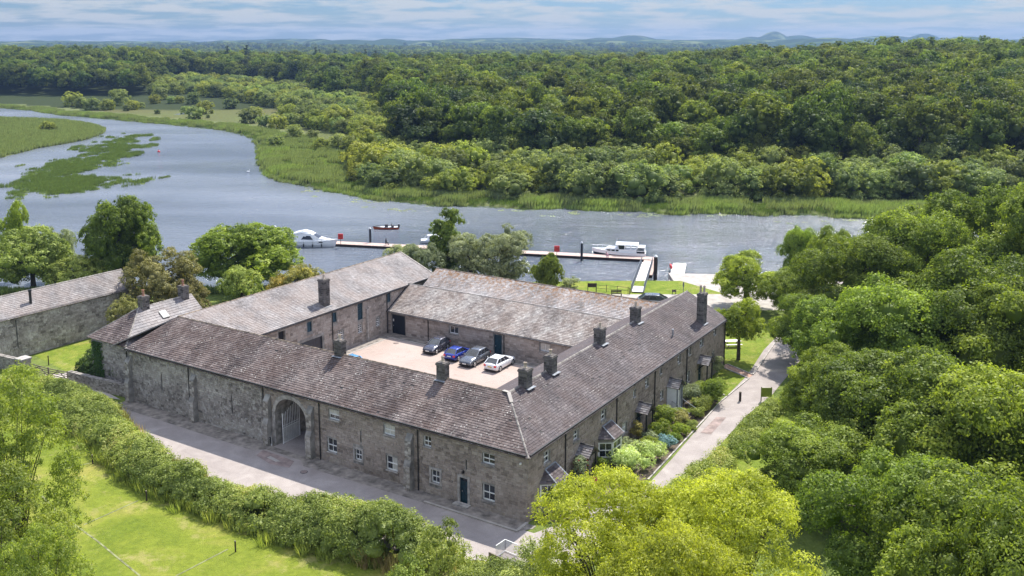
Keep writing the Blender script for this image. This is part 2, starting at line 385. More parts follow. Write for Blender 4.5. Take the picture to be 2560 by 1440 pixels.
def elev(x, y):
    px = CX + F * x / np.maximum(y, 30.); px = np.clip(px, ecol[0], ecol[-1])
    yy = np.clip(y, 0, 2999.)
    ci = np.clip(np.searchsorted(ecol, px) - 1, 0, len(ecol) - 2); ri = np.clip(np.searchsorted(erow, yy) - 1, 0, len(erow) - 2)
    fx = (px - ecol[ci]) / (ecol[ci + 1] - ecol[ci]); fy = (yy - erow[ri]) / (erow[ri + 1] - erow[ri])
    fx = fx * fx * (3 - 2 * fx)
    return (etab[ci, ri] * (1 - fx) + etab[ci + 1, ri] * fx) * (1 - fy) + (etab[ci, ri + 1] * (1 - fx) + etab[ci + 1, ri + 1] * fx) * fy
def ground_z(x, y):
    x = np.asarray(x, float); y = np.asarray(y, float)
    w_in = inside(x, y, water_poly); d = polydist(x, y, water_poly)
    nearside = y < (np.interp(x, [-400, -90, 34, 48, 110, 240], [170, 165, 165, 168, 185, 210]))
    zn = np.interp(y, [0, 118, 140, 150, 156], [GZ, GZ, -1.0, -1.9, -2.2])
    zn = np.where(x > 44, np.interp(y, [0, 110, 150, 175], [GZ, GZ, -.6, -1.6]), zn)
    zn = np.minimum(zn, np.where(d < 60, WZ + .12 + d * .16, 99))
    zf = elev(x, y) + np.clip((y - 1500) / 1500, 0, 1) * (fbm(x / 900, y / 900) - .5) * 34 + np.clip((y - 260) / 300, 0, 1) * (fbm(x / 60, y / 60) - .5) * 3
    zf = np.minimum(zf, WZ + .25 + d * .2)
    z = np.where(nearside, zn, zf)
    z = np.where(w_in, WZ - .15 - np.minimum(d * .2, 2.), z)
    ii = inside(x, y, isl); di = polydist(x, y, isl)
    z = np.where(ii & w_in, WZ + .1 + np.minimum(di * .05, .35), z)
    return z
aa = np.concatenate([np.linspace(-1.5, -.62, 30)[:-1], np.linspace(-.62, .62, 560), np.linspace(.62, 1.5, 30)[1:]])
yy = np.concatenate([np.linspace(-60, 118, 40)[:-1], np.linspace(118, 380, 210)[:-1], np.geomspace(380, 7600, 140)])
A, Yg = np.meshgrid(aa, yy)
Xg = A * np.where(Yg < 118, 118 - (118 - Yg) * .35, Yg)
Zg = ground_z(Xg, Yg)
nr, ncl = Xg.shape
me = bpy.data.meshes.new('ground')
idx = np.arange(nr * ncl).reshape(nr, ncl)
fc = np.stack([idx[:-1, :-1], idx[:-1, 1:], idx[1:, 1:], idx[1:, :-1]], -1).reshape(-1, 4)
me.from_pydata(np.stack([Xg, Yg, Zg], -1).reshape(-1, 3).tolist(), [], fc.tolist())
PX, PY = proj(Xg, np.maximum(Yg, 20), Zg)
C = np.zeros((nr, ncl, 3))
n1 = fbm(Xg / 9, Yg / 9)[..., None]; n2 = fbm(Xg / 45 + 9, Yg / 45)[..., None]
grass = np.array([.085, .12, .028]) * (1 - n1) * 1.3 + np.array([.15, .18, .05]) * n1
forest = np.array([.030, .042, .014]) + 0 * n1
marsh = np.array([.085, .075, .035]) * (1 - n2) * 1.2 + np.array([.10, .135, .04]) * n2
lawn = np.array([.20, .27, .035]) * (.85 + .3 * n1)
C[:] = grass
C = np.where((Yg > 225)[..., None], marsh, C)
C = np.where((Yg > 560)[..., None], forest, C)
w_in = inside(Xg, Yg, water_poly)
dW = polydist(Xg, Yg, water_poly)
bank = (Yg > 200) & (dW < 22) & ~w_in
C = np.where(bank[..., None], np.array([.13, .15, .065]) * (.8 + .5 * n1), C)
# far fields in irregular patches
fieldid = (np.floor((Xg + 160 * fbm(Xg / 700, Yg / 700)) / 190).astype(int) * 73 + np.floor((Yg + 200 * fbm(Yg / 500, Xg / 500)) / (260)).astype(int) * 151) % 11
pal = np.array([[.035, .055, .018], [.04, .06, .02], [.12, .16, .05], [.035, .055, .018], [.15, .17, .06], [.04, .06, .02], [.09, .13, .04], [.22, .20, .10], [.035, .05, .02], [.11, .15, .045], [.04, .06, .02]])
C = np.where((Yg > 1250)[..., None], pal[fieldid], C)
ca = me.color_attributes.new('gcol', 'FLOAT_COLOR', 'POINT')
ca.data.foreach_set('color', np.concatenate([C, np.ones((nr, ncl, 1))], -1).astype(np.float32).ravel())
m, t, p, o = newmat('ground_cover')
g = attr(t, 'gcol').outputs['Color']
gm = ramp(t, noise(t, 1.1, 6, .7), [(.3, (.62, .66, .6)), (.7, (1.35, 1.3, 1.2))])
t.links.new(mix(t, 1., g, gm, 'MULTIPLY'), p.inputs['Base Color']); p.inputs['Roughness'].default_value = .95
p.inputs['Specular IOR Level'].default_value = .1
bump(t, p, noise(t, 1.2, 5, .7), .6, .4)
me.materials.append(m); me.shade_smooth(); me.update()
tag(link('ground', me), kind='structure')

# water
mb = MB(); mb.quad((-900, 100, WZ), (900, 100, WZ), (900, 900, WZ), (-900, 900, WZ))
m, t, p, o = newmat('river_water')
pos = N(t, 'ShaderNodeNewGeometry').outputs['Position']
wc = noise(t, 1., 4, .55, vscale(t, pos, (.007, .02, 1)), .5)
t.links.new(ramp(t, wc, [(.35, (.075, .088, .110)), (.52, (.13, .148, .178)), (.70, (.185, .20, .228))]), p.inputs['Base Color']); p.inputs['Roughness'].default_value = .12  # paler patches painted into the base colour stand for bright cloud reflections
p.inputs['IOR'].default_value = 1.33; p.inputs['Specular IOR Level'].default_value = .9
rot = N(t, 'ShaderNodeVectorRotate', rotation_type='Z_AXIS'); rot.inputs['Angle'].default_value = math.radians(12)
t.links.new(pos, rot.inputs['Vector'])
h1 = noise(t, 1., 5, .65, vscale(t, rot.outputs[0], (.45, 1.5, 1)), .4)
h2_ = noise(t, 1., 4, .6, vscale(t, rot.outputs[0], (.06, .16, 1)), .3)
ad = N(t, 'ShaderNodeMath', operation='MULTIPLY_ADD'); t.links.new(h2_, ad.inputs[0]); ad.inputs[1].default_value = 1.2; t.links.new(h1, ad.inputs[2])
bump(t, p, ad.outputs[0], .85, .42)
wr = ramp(t, noise(t, 1., 3, .5, vscale(t, pos, (.010, .022, 1))), [(.35, (.10,) * 3), (.65, (.30,) * 3)])
t.links.new(wr, p.inputs['Roughness'])
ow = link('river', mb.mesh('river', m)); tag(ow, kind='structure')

def sheet(name, pts, z, mat, label=None, kind='structure', thick=0.):
    me = bpy.data.meshes.new(name); n = len(pts)
    if thick:
        v = [(x, y, z) for x, y in pts] + [(x, y, z - thick) for x, y in pts]
        me.from_pydata(v, [], [tuple(range(n))] + [(i, i + n, (i + 1) % n + n, (i + 1) % n) for i in range(n)])
    else: me.from_pydata([(x, y, z) for x, y in pts], [], [tuple(range(n))])
    me.materials.append(mat); me.update()
    o = link(name, me); tag(o, kind=kind)
    return o
# grass sheets
def lawn_mat(name, a, b, c, sc1=.16):
    m, t, p, o = newmat(name)
    f = noise(t, sc1, 5, .6, dist=.8)
    base = ramp(t, f, [(.30, a), (.50, b), (.68, c)])
    k = ramp(t, noise(t, 2.2, 7, .75), [(.3, (.72, .74, .7)), (.7, (1.22, 1.2, 1.15))])
    b2 = mix(t, 1., base, k, 'MULTIPLY')
    dry = ramp(t, noise(t, .35, 6, .7), [(.555, (0, 0, 0)), (.68, (.65, .65, .65))])
    t.links.new(mix(t, dry, b2, (.36, .30, .13)), p.inputs['Base Color'])
    p.inputs['Roughness'].default_value = .95; p.inputs['Specular IOR Level'].default_value = .1
    bump(t, p, noise(t, 9, 6, .8), .8, .12); return m
M['lawn'] = lawn_mat('mown_lawn', (.120, .165, .020), (.185, .222, .030), (.28, .265, .065))
M['lawn2'] = lawn_mat('mown_grass_right', (.115, .165, .022), (.165, .215, .03), (.23, .24, .05), .4)
def P2(*l, z=GZ): return [tuple(at(x, y, z)[:2]) for x, y in l]
def ST(*l): return [tuple(W(s, t_)[:2]) for s, t_ in l]
sheet('lawn', P2((60, 1030), (200, 1060), (300, 1150), (360, 1220), (500, 1260), (720, 1330), (1230, 1395)) + [(-1, 57), (-.5, 40), (-40, 20), (-85, 40), (-75, 96), (-62, 99)], GZ + .012, M['lawn'])
sheet('lawn', ST((62, 1.5), (71.4, 3), (71.4, 15), (60, 14), (58, 10), (58, 3.5)), GZ + .012, M['lawn2'])
sheet('lawn', ST((-3.9, 44.6), (-1.5, 60), (6, 60), (8, 44.6)), GZ + .012, M['lawn2'])
sheet('lawn', ST((-3.6, 35), (-3.9, 41.4), (-.2, 43.2), (-.2, 35.5)), GZ + .012, M['lawn2'])
sheet('lawn', ST((-6.7, 6), (-7.6, 28), (-7.9, 35.5), (-13, 37), (-14, 6)), GZ + .012, M['lawn2'])
sheet('lawn', [(4, 139), (28, 138), (33, 140), (27, 149), (14, 149), (0, 148)], -.80, M['lawn2'], thick=.9)
# roads
def road_mat():
    m, t, p, o = newmat('worn_asphalt')
    b = ramp(t, noise(t, .5, 6, .65, dist=.5), [(.3, (.245, .21, .195)), (.55, (.31, .27, .25)), (.75, (.39, .345, .32))])
    k = ramp(t, noise(t, 14, 3, .7), [(.35, (.85,) * 3), (.65, (1.12,) * 3)])
    t.links.new(mix(t, 1., b, k, 'MULTIPLY'), p.inputs['Base Color']); p.inputs['Roughness'].default_value = .9
    bump(t, p, noise(t, 20, 3), .3, .02); return m
M['road'] = road_mat()
M['gravel'] = simple('gravel_verge', (.24, .21, .185), .95, var=.3, sc_=1.5, bmp=.8)
M['gravel_pale'] = simple('pale_gravel', (.42, .375, .345), .95, var=.15, sc_=1.5, bmp=.8)
sheet('road', ST((64, 0), (64, -3), (50, -6.4), (40, -8.2), (20, -9.3), (10, -8.8), (4, -8.6), (2, -7.6), (0, -6.4), (-3, -5.6), (-6.5, -4.5), (-6.9, 3), (-6.6, 12), (-7.6, 20), (-7.2, 30), (-7.6, 38), (-7, 50), (-6.5, 62), (-13, 75), (-8, 100), (0, 98), (2.5, 84), (0, 66), (-1.7, 60), (-2.1, 52), (-3.4, 42), (-3.7, 33), (-4.9, 17), (-5.2, 11), (-2.5, 2), (-1.2, -1), (50, -1.2)), GZ + .02, M['road'])
sheet('gravel_verge', ST((49.2, -.02), (49.2, -1.9), (28.5, -2.0), (27.6, -1.1), (23.2, -1.1), (22.2, -1.9), (0, -1.4), (-.8, -.5), (-.8, 0)), GZ + .032, M['gravel'])
sheet('gravel_path', ST((50, -.5), (58, 1), (58.6, 3.5), (57.5, 8), (54, 12), (66, 14), (71, 13), (66, 8), (61, 4), (64, -1), (60, -3)), GZ + .016, M['gravel_pale'])
sheet('garden_soil', ST((-.1, 1), (-2.2, 1.5), (-4.7, 12), (-4.5, 20), (-3.4, 33), (-.1, 34)), GZ + .028, simple('garden_soil', (.10, .075, .05), .95, var=.3, sc_=2, bmp=.6))
sheet('brick_path', ST((.0, 43.2), (-3.8, 41.3), (-3.9, 42.5), (.0, 44.6)), GZ + .03, simple('brick_path', (.42, .26, .19), .9, var=.25, sc_=4, bmp=.4))
sheet('slipway', [(26, 140), (44, 140), (46, 150), (37, 154), (26, 155)], -1.0, M['concrete'], thick=2.5)
sheet('quay_path', [(-14, 134), (44, 128), (46, 141), (27, 140.5), (14, 140.5), (-14, 142)], -.74, M['concrete'], thick=1.)
# courtyard paving: brick setts, worn pale aisle
m, t, p, o = newmat('courtyard_paving')
b = ramp(t, noise(t, .12, 4, .5), [(.35, (.335, .255, .215)), (.6, (.37, .295, .258)), (.75, (.385, .32, .285))])
k = ramp(t, noise(t, 6, 5, .7), [(.3, (.9,) * 3), (.7, (1.08,) * 3)])
st_ = ramp(t, noise(t, .9, 6, .75, dist=.8), [(.30, (.80, .78, .76)), (.45, (1., 1., 1.)), (.62, (1.04, 1.04, 1.04))])
t.links.new(mix(t, 1., mix(t, 1., b, k, 'MULTIPLY'), st_, 'MULTIPLY'), p.inputs['Base Color']); p.inputs['Roughness'].default_value = .9
bump(t, p, noise(t, 12, 4), .3, .02)
yard = sheet('courtyard_paving', ST((9.6, 9.5), (40.8, 9.5), (40.8, 32.3), (9.6, 32.3)), 0.0, m)
kb = MB(); kb.wbox(10.5, 39.6, 30.5, 30.72, 0, .08); kb.wbox(39.1, 39.3, 12, 30.4, 0, .03)
tag(part('kerb', kb, M['concrete'], None), kind='structure')
gp = MB(); gp.quad(W(10, 30.74, .006), W(40.7, 30.74, .006), W(40.7, 32.2, .006), W(10, 32.2, .006)); gp.quad(W(39.32, 12, .006), W(40.7, 12, .006), W(40.7, 30.7, .006), W(39.32, 30.7, .006))
tag(part('gravel_strip', gp, M['gravel'], None), kind='structure')
kb = MB(); kb.wbox(-.05, 9, -1.62, -1.42, GZ, GZ + .14); kb.wbox(-.1, .15, -1.42, 0, GZ, GZ + .14)
tag(part('kerb', kb, M['concrete'], None), kind='structure')
kb = MB()
for a, b in (((-4.85, 12), (-3.72, 33)), ((-3.72, 33), (-3.9, 41.2)), ((-3.9, 42.6), (-1.9, 60)), ((-3.9, 41.2), (-.2, 43.1)), ((-3.9, 42.6), (-.2, 44.5)), ((-3.4, 34.8), (-.3, 35.3))):
    kb.bar(W(*a, GZ + .06), W(*b, GZ + .06), .14, .12)
tag(part('kerb', kb, M['dressed'], None), kind='structure')
M['patch'] = simple('tarmac_patch', (.27, .205, .185), .93, var=.2, sc_=1.5, bmp=.4)
sheet('road_patch', ST((27.8, -1.4), (23.6, -1.6), (23.0, -2.8), (25.0, -3.2), (27.4, -2.6)), GZ + .041, M['patch'])
sheet('road_patch', ST((26.2, -2.0), (24.6, -2.3), (24.9, -2.6), (26.3, -2.4)), GZ + .046, M['concrete'])
sheet('road_patch', ST((14, -4.4), (9, -4.6), (9.2, -5.4), (14, -5.2)), GZ + .036, M['asphalt'])
sheet('road_patch', ST((-4.9, 24), (-5.9, 24.2), (-5.7, 29), (-4.8, 28.6)), GZ + .036, M['patch'])
# thin worn lines mown into the lawn: channels between plots
kb = MB()
for a, b in (((155, 1290, ), (240, 1350)), ((240, 1350), (350, 1440)), ((210, 1312), (345, 1252)), ((440, 1440), (570, 1373)), ((150, 1175), (225, 1158)), ((105, 1240), (160, 1295))):
    kb.bar(at(*a, GZ + .012), at(*b, GZ + .012), .14, .03)
tag(part('lawn_channel', kb, M['lawnline'], None), kind='structure')
# ---------------------------------------------------------------- masonry, slates, joinery
class Fr:
    def __init__(s, O, al, out): s.O = np.array(O, float); s.a = np.array(al, float); s.o = np.array(out, float)
    def pt(s, l, z, d=0.):
        p = s.O + s.a * l + s.o * d; return W(p[0], p[1], z)
    def box(s, mb, l0, l1, z0, z1, d0, d1, tone=.5):
        c = [s.pt(l0, z0, d0), s.pt(l1, z0, d0), s.pt(l1, z0, d1), s.pt(l0, z0, d1), s.pt(l0, z1, d0), s.pt(l1, z1, d0), s.pt(l1, z1, d1), s.pt(l0, z1, d1)]
        mb.hexa(c, tone)
    def basis(s):
        y = -(s.pt(0, 0, 1) - s.pt(0, 0, 0)); z = np.array([0, 0, 1.]); x = np.cross(y, z); return x, y, z
def arch_top(op, l):
    l0, l1, zs, za = op['l0'], op['l1'], op['zs'], op['z1']
    u = abs((l - (l0 + l1) / 2) / ((l1 - l0) / 2)); u = min(u, 1)
    return zs + (za - zs) * (1 - u ** 2.3) ** .62
def wall_back(parent, fr, L0, L1, z0, z1, ops, mat, rev=.3, name='wall', ztop=None):
    mb = MB(); br = {L0, L1}
    for o in ops:
        br |= {o['l0'], o['l1']}
        if 'zs' in o: br |= {o['l0'] + (o['l1'] - o['l0']) * k / 16 for k in range(17)}
    if ztop: br |= {L0 + (L1 - L0) * k / 2 for k in range(3)}
    br = sorted(x for x in br if L0 <= x <= L1)
    zt = (lambda l: ztop(l)) if ztop else (lambda l: z1)
    for a, b in zip(br[:-1], br[1:]):
        if b - a < 1e-5: continue
        c = (a + b) / 2; cov = sorted([o for o in ops if o['l0'] < c < o['l1']], key=lambda o: o['z0'])
        pa = pb = z0
        for o in cov:
            if o['z0'] > max(pa, pb): mb.quad(fr.pt(a, pa), fr.pt(b, pb), fr.pt(b, o['z0']), fr.pt(a, o['z0']))
            pa, pb = (arch_top(o, a), arch_top(o, b)) if 'zs' in o else (o['z1'], o['z1'])
            r = o.get('rev', rev)
            mb.quad(fr.pt(a, pa), fr.pt(b, pb), fr.pt(b, pb, -r), fr.pt(a, pa, -r))
            if o['z0'] > z0 + .05: mb.quad(fr.pt(a, o['z0']), fr.pt(b, o['z0']), fr.pt(b, o['z0'], -r), fr.pt(a, o['z0'], -r))
        mb.quad(fr.pt(a, pa), fr.pt(b, pb), fr.pt(b, zt(b)), fr.pt(a, zt(a)))
    for o in ops:
        r = o.get('rev', rev); zt_ = o.get('zs', o['z1'])
        for l in (o['l0'], o['l1']): mb.quad(fr.pt(l, max(o['z0'], z0)), fr.pt(l, zt_), fr.pt(l, zt_, -r), fr.pt(l, max(o['z0'], z0), -r))
    return part(name, mb, mat, parent)
def bevel_stone(tone, seed):
    r = random.Random(seed); v = []
    for sc_, y in ((.5, 0), (.5, -.55)):
        for a, b in ((-1, -1), (1, -1), (1, 1), (-1, 1)): v.append((a * sc_ * (.97 + .03 * r.random()), y, b * sc_ * (.95 + .05 * r.random())))
    for a, b in ((-1, -1), (1, -1), (1, 1), (-1, 1)): v.append((a * (.44 + .03 * r.random()), -1 + .25 * r.random(), b * (.38 + .05 * r.random())))
    f = []
    for k in range(4):
        k2 = (k + 1) % 4; f += [(k, k2, k2 + 4, k + 4), (k + 4, k2 + 4, k2 + 8, k + 8)]
    f.append((8, 9, 10, 11)); return v, f
STN = [bevel_stone(0, k) for k in range(10)]
_shared = {}
def shared_piece(kind, k, mat):
    key = (kind, k, mat.name)
    if key not in _shared:
        mb = MB()
        if kind == 'stone': mb.add(*STN[k], tone=(k + .5) / 10)
        else: mb.add(*SLT, tone=(k + .5) / 10)
        _shared[key] = mb.mesh(kind, mat)
    return _shared[key]
SLT = ([(-.485, 0, .035), (.485, 0, .035), (.485, 1.06, .004), (-.485, 1.06, .004), (-.485, 0, -.004), (.485, 0, -.004)], [(0, 1, 2, 3), (0, 4, 5, 1), (0, 3, 4), (1, 5, 2)])
def place_piece(name, mesh, parent, pos, x, y, z, sx, sy, sz):
    o = link(name, mesh, parent); org = ORG[parent]
    p = pos - org
    o.matrix_local = Matrix(((x[0] * sx, y[0] * sy, z[0] * sz, p[0]), (x[1] * sx, y[1] * sy, z[1] * sz, p[1]), (x[2] * sx, y[2] * sy, z[2] * sz, p[2]), (0, 0, 0, 1)))
    return o
def stones(wall, fr, L0, L1, z0, z1, ops, mat, indiv=0, course=.25, wmin=.28, wmax=.75, depth=.035, seed=1, ztop=None, near=None):
    r = random.Random(seed); P_ = []; z = z0
    while z < z1 - .06:
        h = min(course * r.uniform(.7, 1.3), z1 - z); l = L0 + r.uniform(-.3, 0)
        while l < L1:
            w_ = r.uniform(wmin, wmax); a, b = max(l, L0), min(l + w_, L1); l += w_
            if b - a < .08: continue
            hh = h
            if ztop and z + hh > ztop((a + b) / 2): continue
            segs = [(a, b)]
            for o in ops:
                q = o.get('pad', .02)
                top = (lambda x: o['z1']) if 'zs' not in o else (lambda x: arch_top(o, x))
                if 'zs' in o:
                    m_ = (a + b) / 2
                    if o['l0'] - q < m_ < o['l1'] + q and z < arch_top(o, m_) + q: segs = []
                    continue
                if z + hh <= o['z0'] - q or z >= o['z1'] + q: continue
                ns = []
                for (c, d) in segs:
                    if d <= o['l0'] - q or c >= o['l1'] + q: ns.append((c, d)); continue
                    if c < o['l0'] - q: ns.append((c, o['l0'] - q))
                    if d > o['l1'] + q: ns.append((o['l1'] + q, d))
                segs = ns
            for c, d in segs:
                if d - c > .07: P_.append((c, d, z, z + hh))
        z += h
    g = .012; x, y, zz_ = fr.basis(); sgn = 1 if np.dot(x, fr.pt(1, 0) - fr.pt(0, 0)) > 0 else -1
    def sz_(q):
        p = fr.pt((q[0] + q[1]) / 2, (q[2] + q[3]) / 2); px_, py_ = proj(p[0], p[1], p[2])
        if not (0 < px_ < 2560 and 0 < py_ < 1440): return 0
        if near and not near(q): return 0
        return (q[1] - q[0]) * (q[3] - q[2]) / ((p - CAM) @ (p - CAM))
    order = sorted(range(len(P_)), key=lambda k: -sz_(P_[k])); ind = set(order[:indiv])
    mb = MB()
    for k, (a, b, c, d) in enumerate(P_):
        v = r.randrange(10); dp = depth * r.uniform(.35, 1.5); cen = fr.pt((a + b) / 2, (c + d) / 2, -.015)
        # blotches: tone follows a slow noise so neighbouring stones weather alike
        nz = float(fbm(np.array([cen[0] * .5 + cen[1] * .37]), np.array([cen[2] * .8 + cen[1] * .1]), 3)[0])
        v = int(min(9, max(0, (nz - .44) * 11 + r.gauss(4.5, 1.8))))
        sx, sy, sz = b - a - g, dp + .015, d - c - g
        if k in ind: place_piece('stone', shared_piece('stone', v, mat), wall, cen, x, y, zz_, sx, sy, sz)
        else:
            V, Fs = STN[r.randrange(10)]; V = np.array(V) * (sx, sy, sz)
            mb.add(cen + V @ np.stack([x, y, zz_]), Fs, (v + .5) / 10 + r.uniform(-.04, .04))
    if mb.v: part('stonework', mb, mat, wall, kind='stuff')
def clip_poly(pts, poly):
    out = pts; n = len(poly)
    area = sum(poly[i][0] * poly[(i + 1) % n][1] - poly[(i + 1) % n][0] * poly[i][1] for i in range(n)); sg = 1 if area > 0 else -1
    for i in range(n):
        a = poly[i]; b = poly[(i + 1) % n]; inp = out; out = []
        f = lambda p: sg * ((b[0] - a[0]) * (p[1] - a[1]) - (b[1] - a[1]) * (p[0] - a[0]))
        for k in range(len(inp)):
            p, q = inp[k], inp[(k + 1) % len(inp)]; fp, fq = f(p), f(q)
            if fp >= 0: out.append(p)
            if (fp >= 0) != (fq >= 0):
                u = fp / (fp - fq); out.append((p[0] + (q[0] - p[0]) * u, p[1] + (q[1] - p[1]) * u))
        if not out: return []
    return out
def roof_plane(bld, corners, mat, name='roof', indiv=0, sw=.42, course=.30, seed=1, slates=True, thick=.12, miss=0.):
    """corners: eave-left, eave-right, then round; world coordinates of one planar slope."""
    c = [np.array(p, float) for p in corners]; a = c[1] - c[0]; a /= np.linalg.norm(a)
    nrm = np.cross(a, c[-1] - c[0]); nrm /= np.linalg.norm(nrm)
    if nrm[2] < 0: nrm = -nrm
    b = np.cross(nrm, a)
    if b[2] < 0: b = -b
    mb = MB(); n = len(c)
    mb.add([p for p in c] + [p - nrm * thick for p in c], [tuple(range(n)), tuple(range(n, 2 * n))[::-1]] + [(i, (i + 1) % n, (i + 1) % n + n, i + n) for i in range(n)])
    ro = part(name, mb, M['underlay'] if slates else mat, bld)
    if not slates: return ro
    uv = [((p - c[0]) @ a, (p - c[0]) @ b) for p in c]; r = random.Random(seed)
    u0, u1 = min(q[0] for q in uv), max(q[0] for q in uv); v1 = max(q[1] for q in uv)
    rows = []; v = -.06; j = 0
    while v < v1:
        u = u0 - .5 * sw * (j % 2) - .05
        while u < u1 + .05:
            wj = sw * r.uniform(.82, 1.18); rows.append((u, v, wj)); u += wj
        v += course * (1 if v < v1 * .5 else .9); j += 1
    full = []; mb = MB(); z = np.stack([a, b, nrm]); polyx = [(p[0], p[1] - (.06 if p[1] < .01 else 0)) for p in uv]
    for (u, v, wj) in rows:
        rect = [(u + .006, v), (u + wj - .006, v), (u + wj - .006, v + course * 1.05), (u + .006, v + course * 1.05)]
        cp = clip_poly(rect, polyx)
        if len(cp) < 3: continue
        cen = c[0] + a * (u + wj / 2) + b * v
        if r.random() < miss: continue
        nz = float(fbm(np.array([u * .7 + 31]), np.array([v * .35 + u * .05]), 3)[0])
        k = int(min(9, max(0, (nz - .44) * 12 + r.gauss(4., 1.35))))
        if len(cp) == 4 and abs(cp[0][0] - rect[0][0]) < 1e-6 and abs(cp[2][0] - rect[2][0]) < 1e-6 and cp[2][1] == rect[2][1]: full.append((u, v, wj, k, cen)); continue
        add_slate(mb, cp, v, course, c[0], a, b, nrm, (k + .5) / 10, .006)
    def sz_(q):
        p = q[4]; px_, py_ = proj(p[0], p[1], p[2])
        return q[2] / ((p - CAM) @ (p - CAM)) if (0 < px_ < 2560 and 0 < py_ < 1440) else 0
    full.sort(key=lambda q: -sz_(q))
    for q in full[:indiv]:
        u, v, wj, k, cen = q
        place_piece('slate', shared_piece('slate', k, mat), ro, cen + nrm * r.uniform(.003, .012), a, b, nrm, wj, course, 1)
    for q in full[indiv:]:
        u, v, wj, k, cen = q
        rect = [(u + .006, v), (u + wj - .006, v), (u + wj - .006, v + course * 1.05), (u + .006, v + course * 1.05)]
        add_slate(mb, rect, v, course, c[0], a, b, nrm, (k + .5) / 10 + r.uniform(-.04, .04), r.uniform(.002, .014))
    if mb.v: part('slates', mb, mat, ro, kind='stuff')
    return ro
def add_slate(mb, cp, v0, course, O, a, b, nrm, tone, lift):
    top = [O + a * p[0] + b * p[1] + nrm * (lift + .036 - .032 * (p[1] - v0) / course) for p in cp]
    n = len(top); vs = list(top); fs = [tuple(range(n))]
    lo = [i for i, p in enumerate(cp) if abs(p[1] - v0) < 1e-6]
    if len(lo) >= 2:
        i, j = lo[0], lo[1]; vs += [top[i] - nrm * .038, top[j] - nrm * .038]; fs.append((i, n, n + 1, j))
    mb.add(vs, fs, tone)
def ridge_line(bld, p0, p1, mat, piece=.45, indiv=True, r=.11, name='ridge_tile'):
    p0 = np.array(p0); p1 = np.array(p1); d = p1 - p0; L = np.linalg.norm(d); d /= L; n = max(1, int(L / piece)); st = L / n
    sd = np.cross(d, (0, 0, 1.)); sd /= np.linalg.norm(sd); up = np.cross(sd, d)
    mb = MB(); me_ = None
    def prof(mb_, o, d_, ln, x, y):
        ring = [(-1.15, -.75), (-.6, .1), (0, .45), (.6, .1), (1.15, -.75)]
        A = [o + x * (q[0] * r) + y * (q[1] * r + .03) for q in ring]; B_ = [p + d_ * ln for p in A]
        mb_.loft([A, B_], cap=True, closed=True)
    rd = random.Random(int(L * 100))
    if indiv:
        ms = []
        for k in range(3):
            m_ = MB(); prof(m_, np.zeros(3), np.array([1., 0, 0]), 1., np.array([0, 1., 0]), np.array([0, 0, 1.])); ms.append(m_.mesh(name, mat))
    for k in range(n):
        if indiv: place_piece(name, ms[k % 3], bld, p0 + d * (st * k + .01) + up * rd.uniform(-.008, .012), d, -sd, up, st * .95, 1, rd.uniform(.9, 1.15))
        else: prof(mb, p0 + d * (st * k + .01) + up * rd.uniform(-.008, .012), d, st * .95, sd, up)
    if not indiv: part('ridge', mb, mat, bld)
def window(parent, fr, l0, l1, z0, z1, rec=.14, cols=2, rows=2, fw=.075, sill=True, surround=False, curtain=None, mat='white', paned='glass', sillw=.05, deep_sill=False):
    mb = MB(); d0, d1 = -rec - .06, -rec + .01
    fr.box(mb, l0, l0 + fw, z0, z1, d0, d1); fr.box(mb, l1 - fw, l1, z0, z1, d0, d1)
    fr.box(mb, l0 + fw, l1 - fw, z0, z0 + fw * 1.4, d0, d1); fr.box(mb, l0 + fw, l1 - fw, z1 - fw, z1, d0, d1)
    for k in range(1, cols):
        l = l0 + (l1 - l0) * k / cols; fr.box(mb, l - .022, l + .022, z0 + fw * 1.4, z1 - fw, d0 + .01, d1 - .012)
    for k in range(1, rows):
        z = z0 + (z1 - z0) * k / rows; q = .04 if (rows == 2 or k == rows // 2) else .02
        fr.box(mb, l0 + fw, l1 - fw, z - q, z + q, d0 + .004, d1 - .004 + (.02 if rows == 2 else 0))
    wo_ = part('window', mb, M[mat], parent)
    for i in range(cols):
        for j in range(rows):
            pb = MB(); a = l0 + fw + (l1 - l0 - 2 * fw) * i / cols; b = l0 + fw + (l1 - l0 - 2 * fw) * (i + 1) / cols
            c = z0 + fw + (z1 - z0 - 2 * fw) * j / rows; d = z0 + fw + (z1 - z0 - 2 * fw) * (j + 1) / rows
            fr.box(pb, a, b, c, d, d0 + .015, d0 + .024)
            mm = paned
            if curtain == 'top' and j == rows - 1: mm = 'curtain'
            if curtain == 'all': mm = 'curtain'
            if curtain == 'left' and i == 0: mm = 'curtain'
            part('pane', pb, M[mm], wo_)
    if sill:
        sb = MB(); e = .10 if deep_sill else .04
        fr.box(sb, l0 - e, l1 + e, z0 - (.17 if deep_sill else .09), z0 - .004, -rec + .012, .085)
        part('sill', sb, M['dressed'] if not deep_sill else M['ridge_pale'], wo_)
    if surround:
        sb = MB(); q = .2
        fr.box(sb, l0 - q, l0 - .004, z0 - .1, z1 + q, -.05, .05); fr.box(sb, l1 + .004, l1 + q, z0 - .1, z1 + q, -.05, .05); fr.box(sb, l0 - .004, l1 + .004, z1 + .004, z1 + q, -.05, .05)
        part('surround', sb, M['dressed'], wo_)
    return wo_
